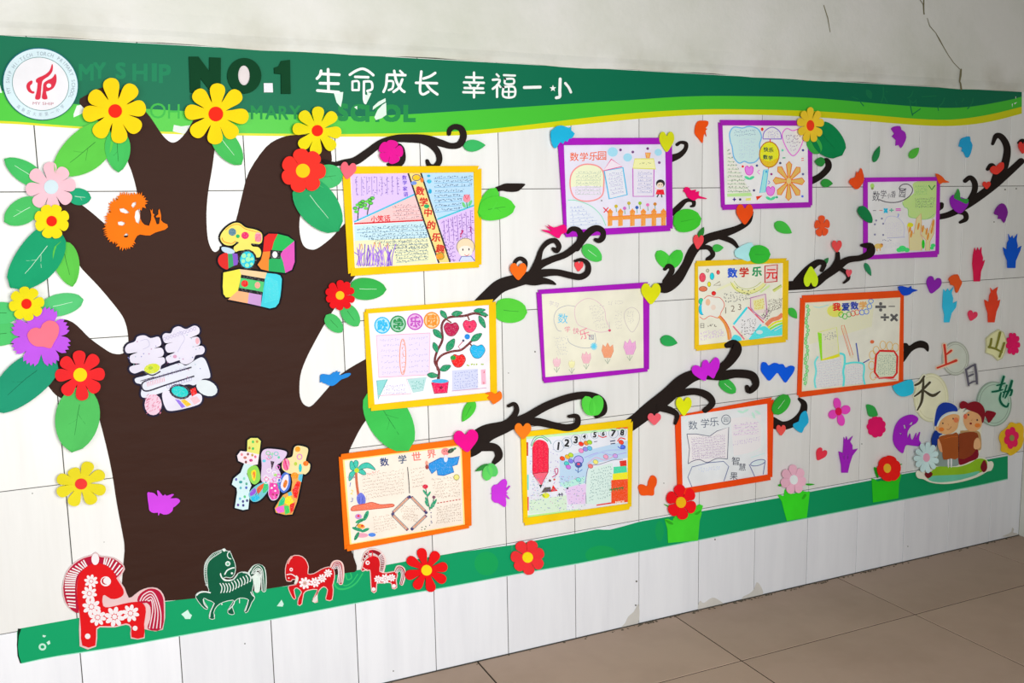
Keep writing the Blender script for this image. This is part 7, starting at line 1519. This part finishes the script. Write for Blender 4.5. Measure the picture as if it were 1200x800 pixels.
mane_lines(k, [(872, 150), (895, 200), (890, 280)], [(905, 120), (930, 195), (912, 290)], 14, 4.5, WHT); mane_lines(k, [(745, 200), (785, 145), (800, 130)], [(730, 185), (765, 125), (790, 108)], 6, 4, WHT)
k.R(808, 135, 17, 26, 7, (235, 60, 70)); k.O(782, 206, 18, 18, WHT); k.O(784, 206, 8, 9, RD2); k.O(832, 425, 16, 16, WHT); k.O(1000, 398, 16, 16, WHT); k.S([(745, 245), (765, 262), (780, 260)], 5, WHT)
for i in range(3): k.S([(1012+i*8, 290), (1035+i*5, 250+i*12), (1066-i*4, 258+i*14), (1084-i*12, 320), (1072-i*12, 382)], 4.5, WHT, n=5)
k.done(h, 'painted_pattern')

# ================================================================ calligraphy plaques
def plaque(label, T, cx, cy, disc, dcol, rim, strokes_, scol, glow=None, d=2):
    root = thing('character_plaque', label, 'plaque', cx, cy)
    if disc:
        lp = T(disc)
        mb = MB(); slab(mb, lp, d*MM, .002); add(root, 'disc', mb, foam(dcol, cx, .35, .02))
        mb = MB(); q = [(a, b, 1.3) for a, b in lp]; q.append(q[0]); ribbon(mb, q, d*MM+.0004, .0022, smooth=False, caps=(False, False)); add(root, 'rim', mb, foam(rim, cx, .35, .02))
        if len(disc) > 20:
            c0 = (sum(p[0] for p in lp)/len(lp), sum(p[1] for p in lp)/len(lp)); mb = MB(); q = [(c0[0]+(a-c0[0])*.86, c0[1]+(b-c0[1])*.88, .8) for a, b in lp]; q.append(q[0]); ribbon(mb, q, d*MM+.0015, .0008, smooth=False, caps=(False, False)); add(root, 'inner_ring', mb, foam(rim, cx, .35, .02))
    if glow:
        mb = MB()
        for i, s in enumerate(strokes_): ribbon(mb, T([(a, b, w+glow[1]) for a, b, w in s]), (d+2.6)*MM+i*3e-5, .0012, 3)
        add(root, 'character_backing', mb, foam(glow[0], cx))
    mb = MB()
    for i, s in enumerate(strokes_): ribbon(mb, T(s), (d+4)*MM+i*3e-5, .0012, 4)
    add(root, 'character', mb, foam(scol, cx))
    return root
T = Z(1050, 370, 6.153)
plaque('pale yellow-green disc with the dark character for sky behind the reading children', T, 1084, 468, ell(255, 590, 120, 172, 36), (196, 200, 158), (172, 172, 142),
    [[(140, 500, 14), (175, 480, 16), (205, 435, 12)], [(135, 580, 8), (180, 545, 14), (245, 480, 16)], [(200, 440, 10), (195, 540, 18), (185, 620, 16), (155, 680, 8)], [(205, 540, 12), (265, 575, 22), (318, 545, 8)]], (58, 54, 40), ((196, 192, 162), 20))
plaque('grey disc with a red character meaning up, upper left of the plaque group', T, 1112, 420, ell(430, 308, 94, 118, 32), (160, 166, 156), (136, 140, 130),
    [[(350, 210, 16), (358, 280, 14), (362, 345, 14)], [(362, 280, 10), (385, 262, 14), (400, 250, 14)], [(300, 375, 12), (365, 350, 12), (435, 322, 18)]], (164, 46, 34), ((202, 160, 138), 18))
plaque('slanting dark grey character for day between the two discs', T, 1138, 438, None, None, None,
    [[(505, 385, 12), (515, 440, 14), (525, 500, 12)], [(505, 390, 12), (540, 365, 12), (572, 352, 14)], [(570, 352, 16), (580, 420, 16), (585, 488, 14)], [(515, 440, 10), (548, 425, 11), (560, 420, 9)], [(525, 492, 10), (555, 475, 11), (582, 470, 10)]], (74, 72, 82), ((150, 150, 148), 14))
plaque('olive character for mountain on a pale board at the upper right', T, 1167, 404, [(652, 165), (690, 130), (740, 100), (775, 120), (790, 160), (800, 205), (785, 260), (765, 305), (735, 320), (700, 285), (650, 265), (655, 215)], (178, 178, 132), (150, 150, 118),
    [[(690, 165, 12), (685, 200, 14), (675, 228, 14)], [(672, 225, 16), (720, 238, 14), (765, 262, 12)], [(752, 120, 16), (738, 180, 14), (722, 235, 12)], [(782, 195, 14), (765, 250, 14), (748, 295, 12)]], (98, 98, 38))
T = Z(1100, 380, 8)
plaque('grey-green disc with the dark green character for earth, lower right of the plaque group', T, 1165, 473, ell(520, 745, 160, 205, 36), (138, 158, 144), (112, 128, 116),
    [[(612, 490, 20), (595, 545, 20), (575, 610, 18)], [(548, 572, 12), (590, 562, 14), (622, 552, 12)], [(505, 632, 16), (550, 625, 18), (600, 612, 12)],
     [(688, 530, 20), (668, 600, 22), (640, 660, 16), (625, 690, 10)], [(606, 636, 12), (650, 625, 14), (688, 612, 16), (678, 660, 16), (668, 668, 8)], [(640, 570, 12), (622, 630, 12), (606, 680, 12)], [(586, 640, 12), (575, 700, 18), (598, 750, 20), (640, 772, 18), (658, 738, 10)]], (10, 72, 52), ((120, 160, 140), 12))

# ================================================================ board with two reading children
T = Z(1040, 470, 7.275)
b = thing('children_ornament', 'painted cut-out of two children in blue and red caps reading brown books', 'ornament', 1122, 530)
CB = (196, 190, 165)
def bp(name, c, o, d, t=1.2, sm=3, label=None): return piece(b, name, c, T(o), d, t, smooth=sm, label=label, x=1110)
bp('backing', CB, [(248, 620), (262, 592), (300, 590), (370, 560), (400, 520), (430, 430), (430, 290), (408, 240), (398, 140), (430, 40), (500, 2), (580, 30), (605, 80), (625, 60), (660, 60), (640, 100), (700, 60), (790, 80), (850, 100), (830, 150), (808, 175), (800, 280), (790, 330), (800, 400), (778, 470), (830, 480), (860, 515), (893, 512), (905, 545), (885, 590), (850, 600), (780, 640), (680, 675), (560, 700), (450, 705), (360, 690), (310, 665), (262, 655)], 6, 3, 3)
bp('grass_mound', (112, 152, 30), [(375, 600), (420, 560), (500, 555), (600, 560), (700, 530), (770, 490), (830, 495), (850, 520), (840, 580), (760, 620), (660, 655), (540, 680), (430, 685), (350, 665), (340, 640)], 9.2, .6)
bp('water_edge', (84, 158, 132), [(350, 650), (400, 635), (520, 630), (660, 620), (780, 595), (760, 625), (660, 660), (540, 684), (430, 690), (362, 676)], 9.9, .3)
bp('stone', (94, 20, 26), [(318, 620), (350, 595), (385, 615), (370, 645), (340, 655)], 10.3, .8); bp('stone', (100, 18, 28), [(795, 560), (825, 500), (850, 545), (845, 585), (818, 605)], 10.3, .8)
bp('skirt', (104, 14, 30), [(605, 420), (640, 400), (760, 400), (772, 480), (700, 515), (640, 540), (608, 530)], 9.9, .8)
bp('dress', (110, 125, 120), [(430, 380), (470, 370), (520, 480), (600, 490), (605, 545), (520, 555), (400, 545), (430, 470)], 9.9, .6)
bp('scarf', (18, 42, 112), [(408, 250), (440, 270), (470, 280), (440, 300), (415, 390), (385, 380), (378, 320)], 10, .7)
bp('face', (198, 138, 92), [(425, 200), (450, 150), (510, 115), (580, 110), (615, 130), (605, 190), (590, 240), (540, 275), (490, 282), (440, 260), (412, 240)], 10.8, .8)
bp('cap', (20, 46, 128), [(402, 210), (410, 130), (430, 50), (480, 12), (545, 18), (590, 50), (598, 85), (560, 85), (500, 100), (450, 140), (425, 200)], 11.4, .9)
bp('cap_band', (170, 180, 190), [(420, 210), (440, 160), (480, 120), (530, 95), (590, 88), (596, 102), (540, 112), (490, 132), (450, 170), (432, 212)], 11.8, .7)
bp('face', (196, 136, 92), [(655, 130), (690, 90), (740, 85), (790, 120), (808, 165), (800, 215), (760, 250), (700, 255), (665, 215), (650, 170)], 10.8, .8)
bp('hair', (106, 18, 28), [(672, 60), (690, 20), (740, 2), (790, 15), (825, 60), (832, 120), (818, 178), (806, 180), (800, 140), (770, 105), (720, 85), (685, 72)], 11.4, .9)
bp('pigtail', (108, 16, 28), [(620, 20), (650, -2), (690, 20), (690, 45), (655, 60), (625, 62)], 11.3, .9); bp('pigtail', (108, 16, 28), [(838, 95), (860, 80), (925, 98), (905, 140), (865, 185), (850, 150), (832, 120)], 11.3, .9)
bp('dress', (150, 120, 80), [(622, 268), (660, 250), (760, 250), (795, 290), (800, 400), (770, 420), (700, 420)], 9.9, .7)
bp('book', (130, 66, 28), [(440, 318), (465, 295), (560, 278), (604, 280), (608, 480), (540, 488), (480, 498), (470, 430), (460, 370)], 12.3, 1.2, 2); bp('book', (112, 50, 24), [(610, 300), (630, 275), (700, 262), (765, 270), (775, 330), (760, 400), (735, 440), (700, 470), (610, 490)], 12.3, 1.2, 2)
bp('arm', (190, 140, 100), [(745, 330), (770, 310), (790, 340), (792, 390), (760, 410), (738, 400), (735, 370)], 12.9, .9); bp('arm', (180, 130, 92), [(432, 320), (450, 345), (470, 400), (468, 435), (445, 420), (430, 370)], 12.2, .9)
for x in (520, 545): bp('leg', (200, 205, 200), [(x-6, 490), (x+6, 490), (x+4, 560), (x-4, 560)], 10.6, .6, 2)
k = Ink(T, 1110, 11.75)
for x, y, r in ((472, 188, 6), (560, 148, 6), (690, 115, 7), (765, 160, 7)): k.O(x, y, r, r*1.3, (40, 30, 30))
k.O(460, 240, 24, 18, (200, 110, 80)); k.O(585, 160, 22, 22, (205, 110, 90)); k.O(665, 130, 16, 22, (200, 100, 85)); k.O(768, 205, 24, 18, (200, 110, 80)); k.S([(505, 238), (525, 240), (545, 215)], 4, (110, 60, 40)); k.O(710, 190, 11, 9, (90, 20, 25)); k.S([(515, 190), (522, 205)], 3, (140, 90, 60)); k.S([(722, 150), (716, 168)], 3, (140, 90, 60))
k.done(b, 'painted_faces')
k = Ink(T, 1110, 13.55); k.L([(606, 285), (609, 485)], 5, (60, 25, 15)); k.S([(480, 320), (540, 305), (600, 300)], 3, (160, 95, 50)); k.done(b, 'book_detail')
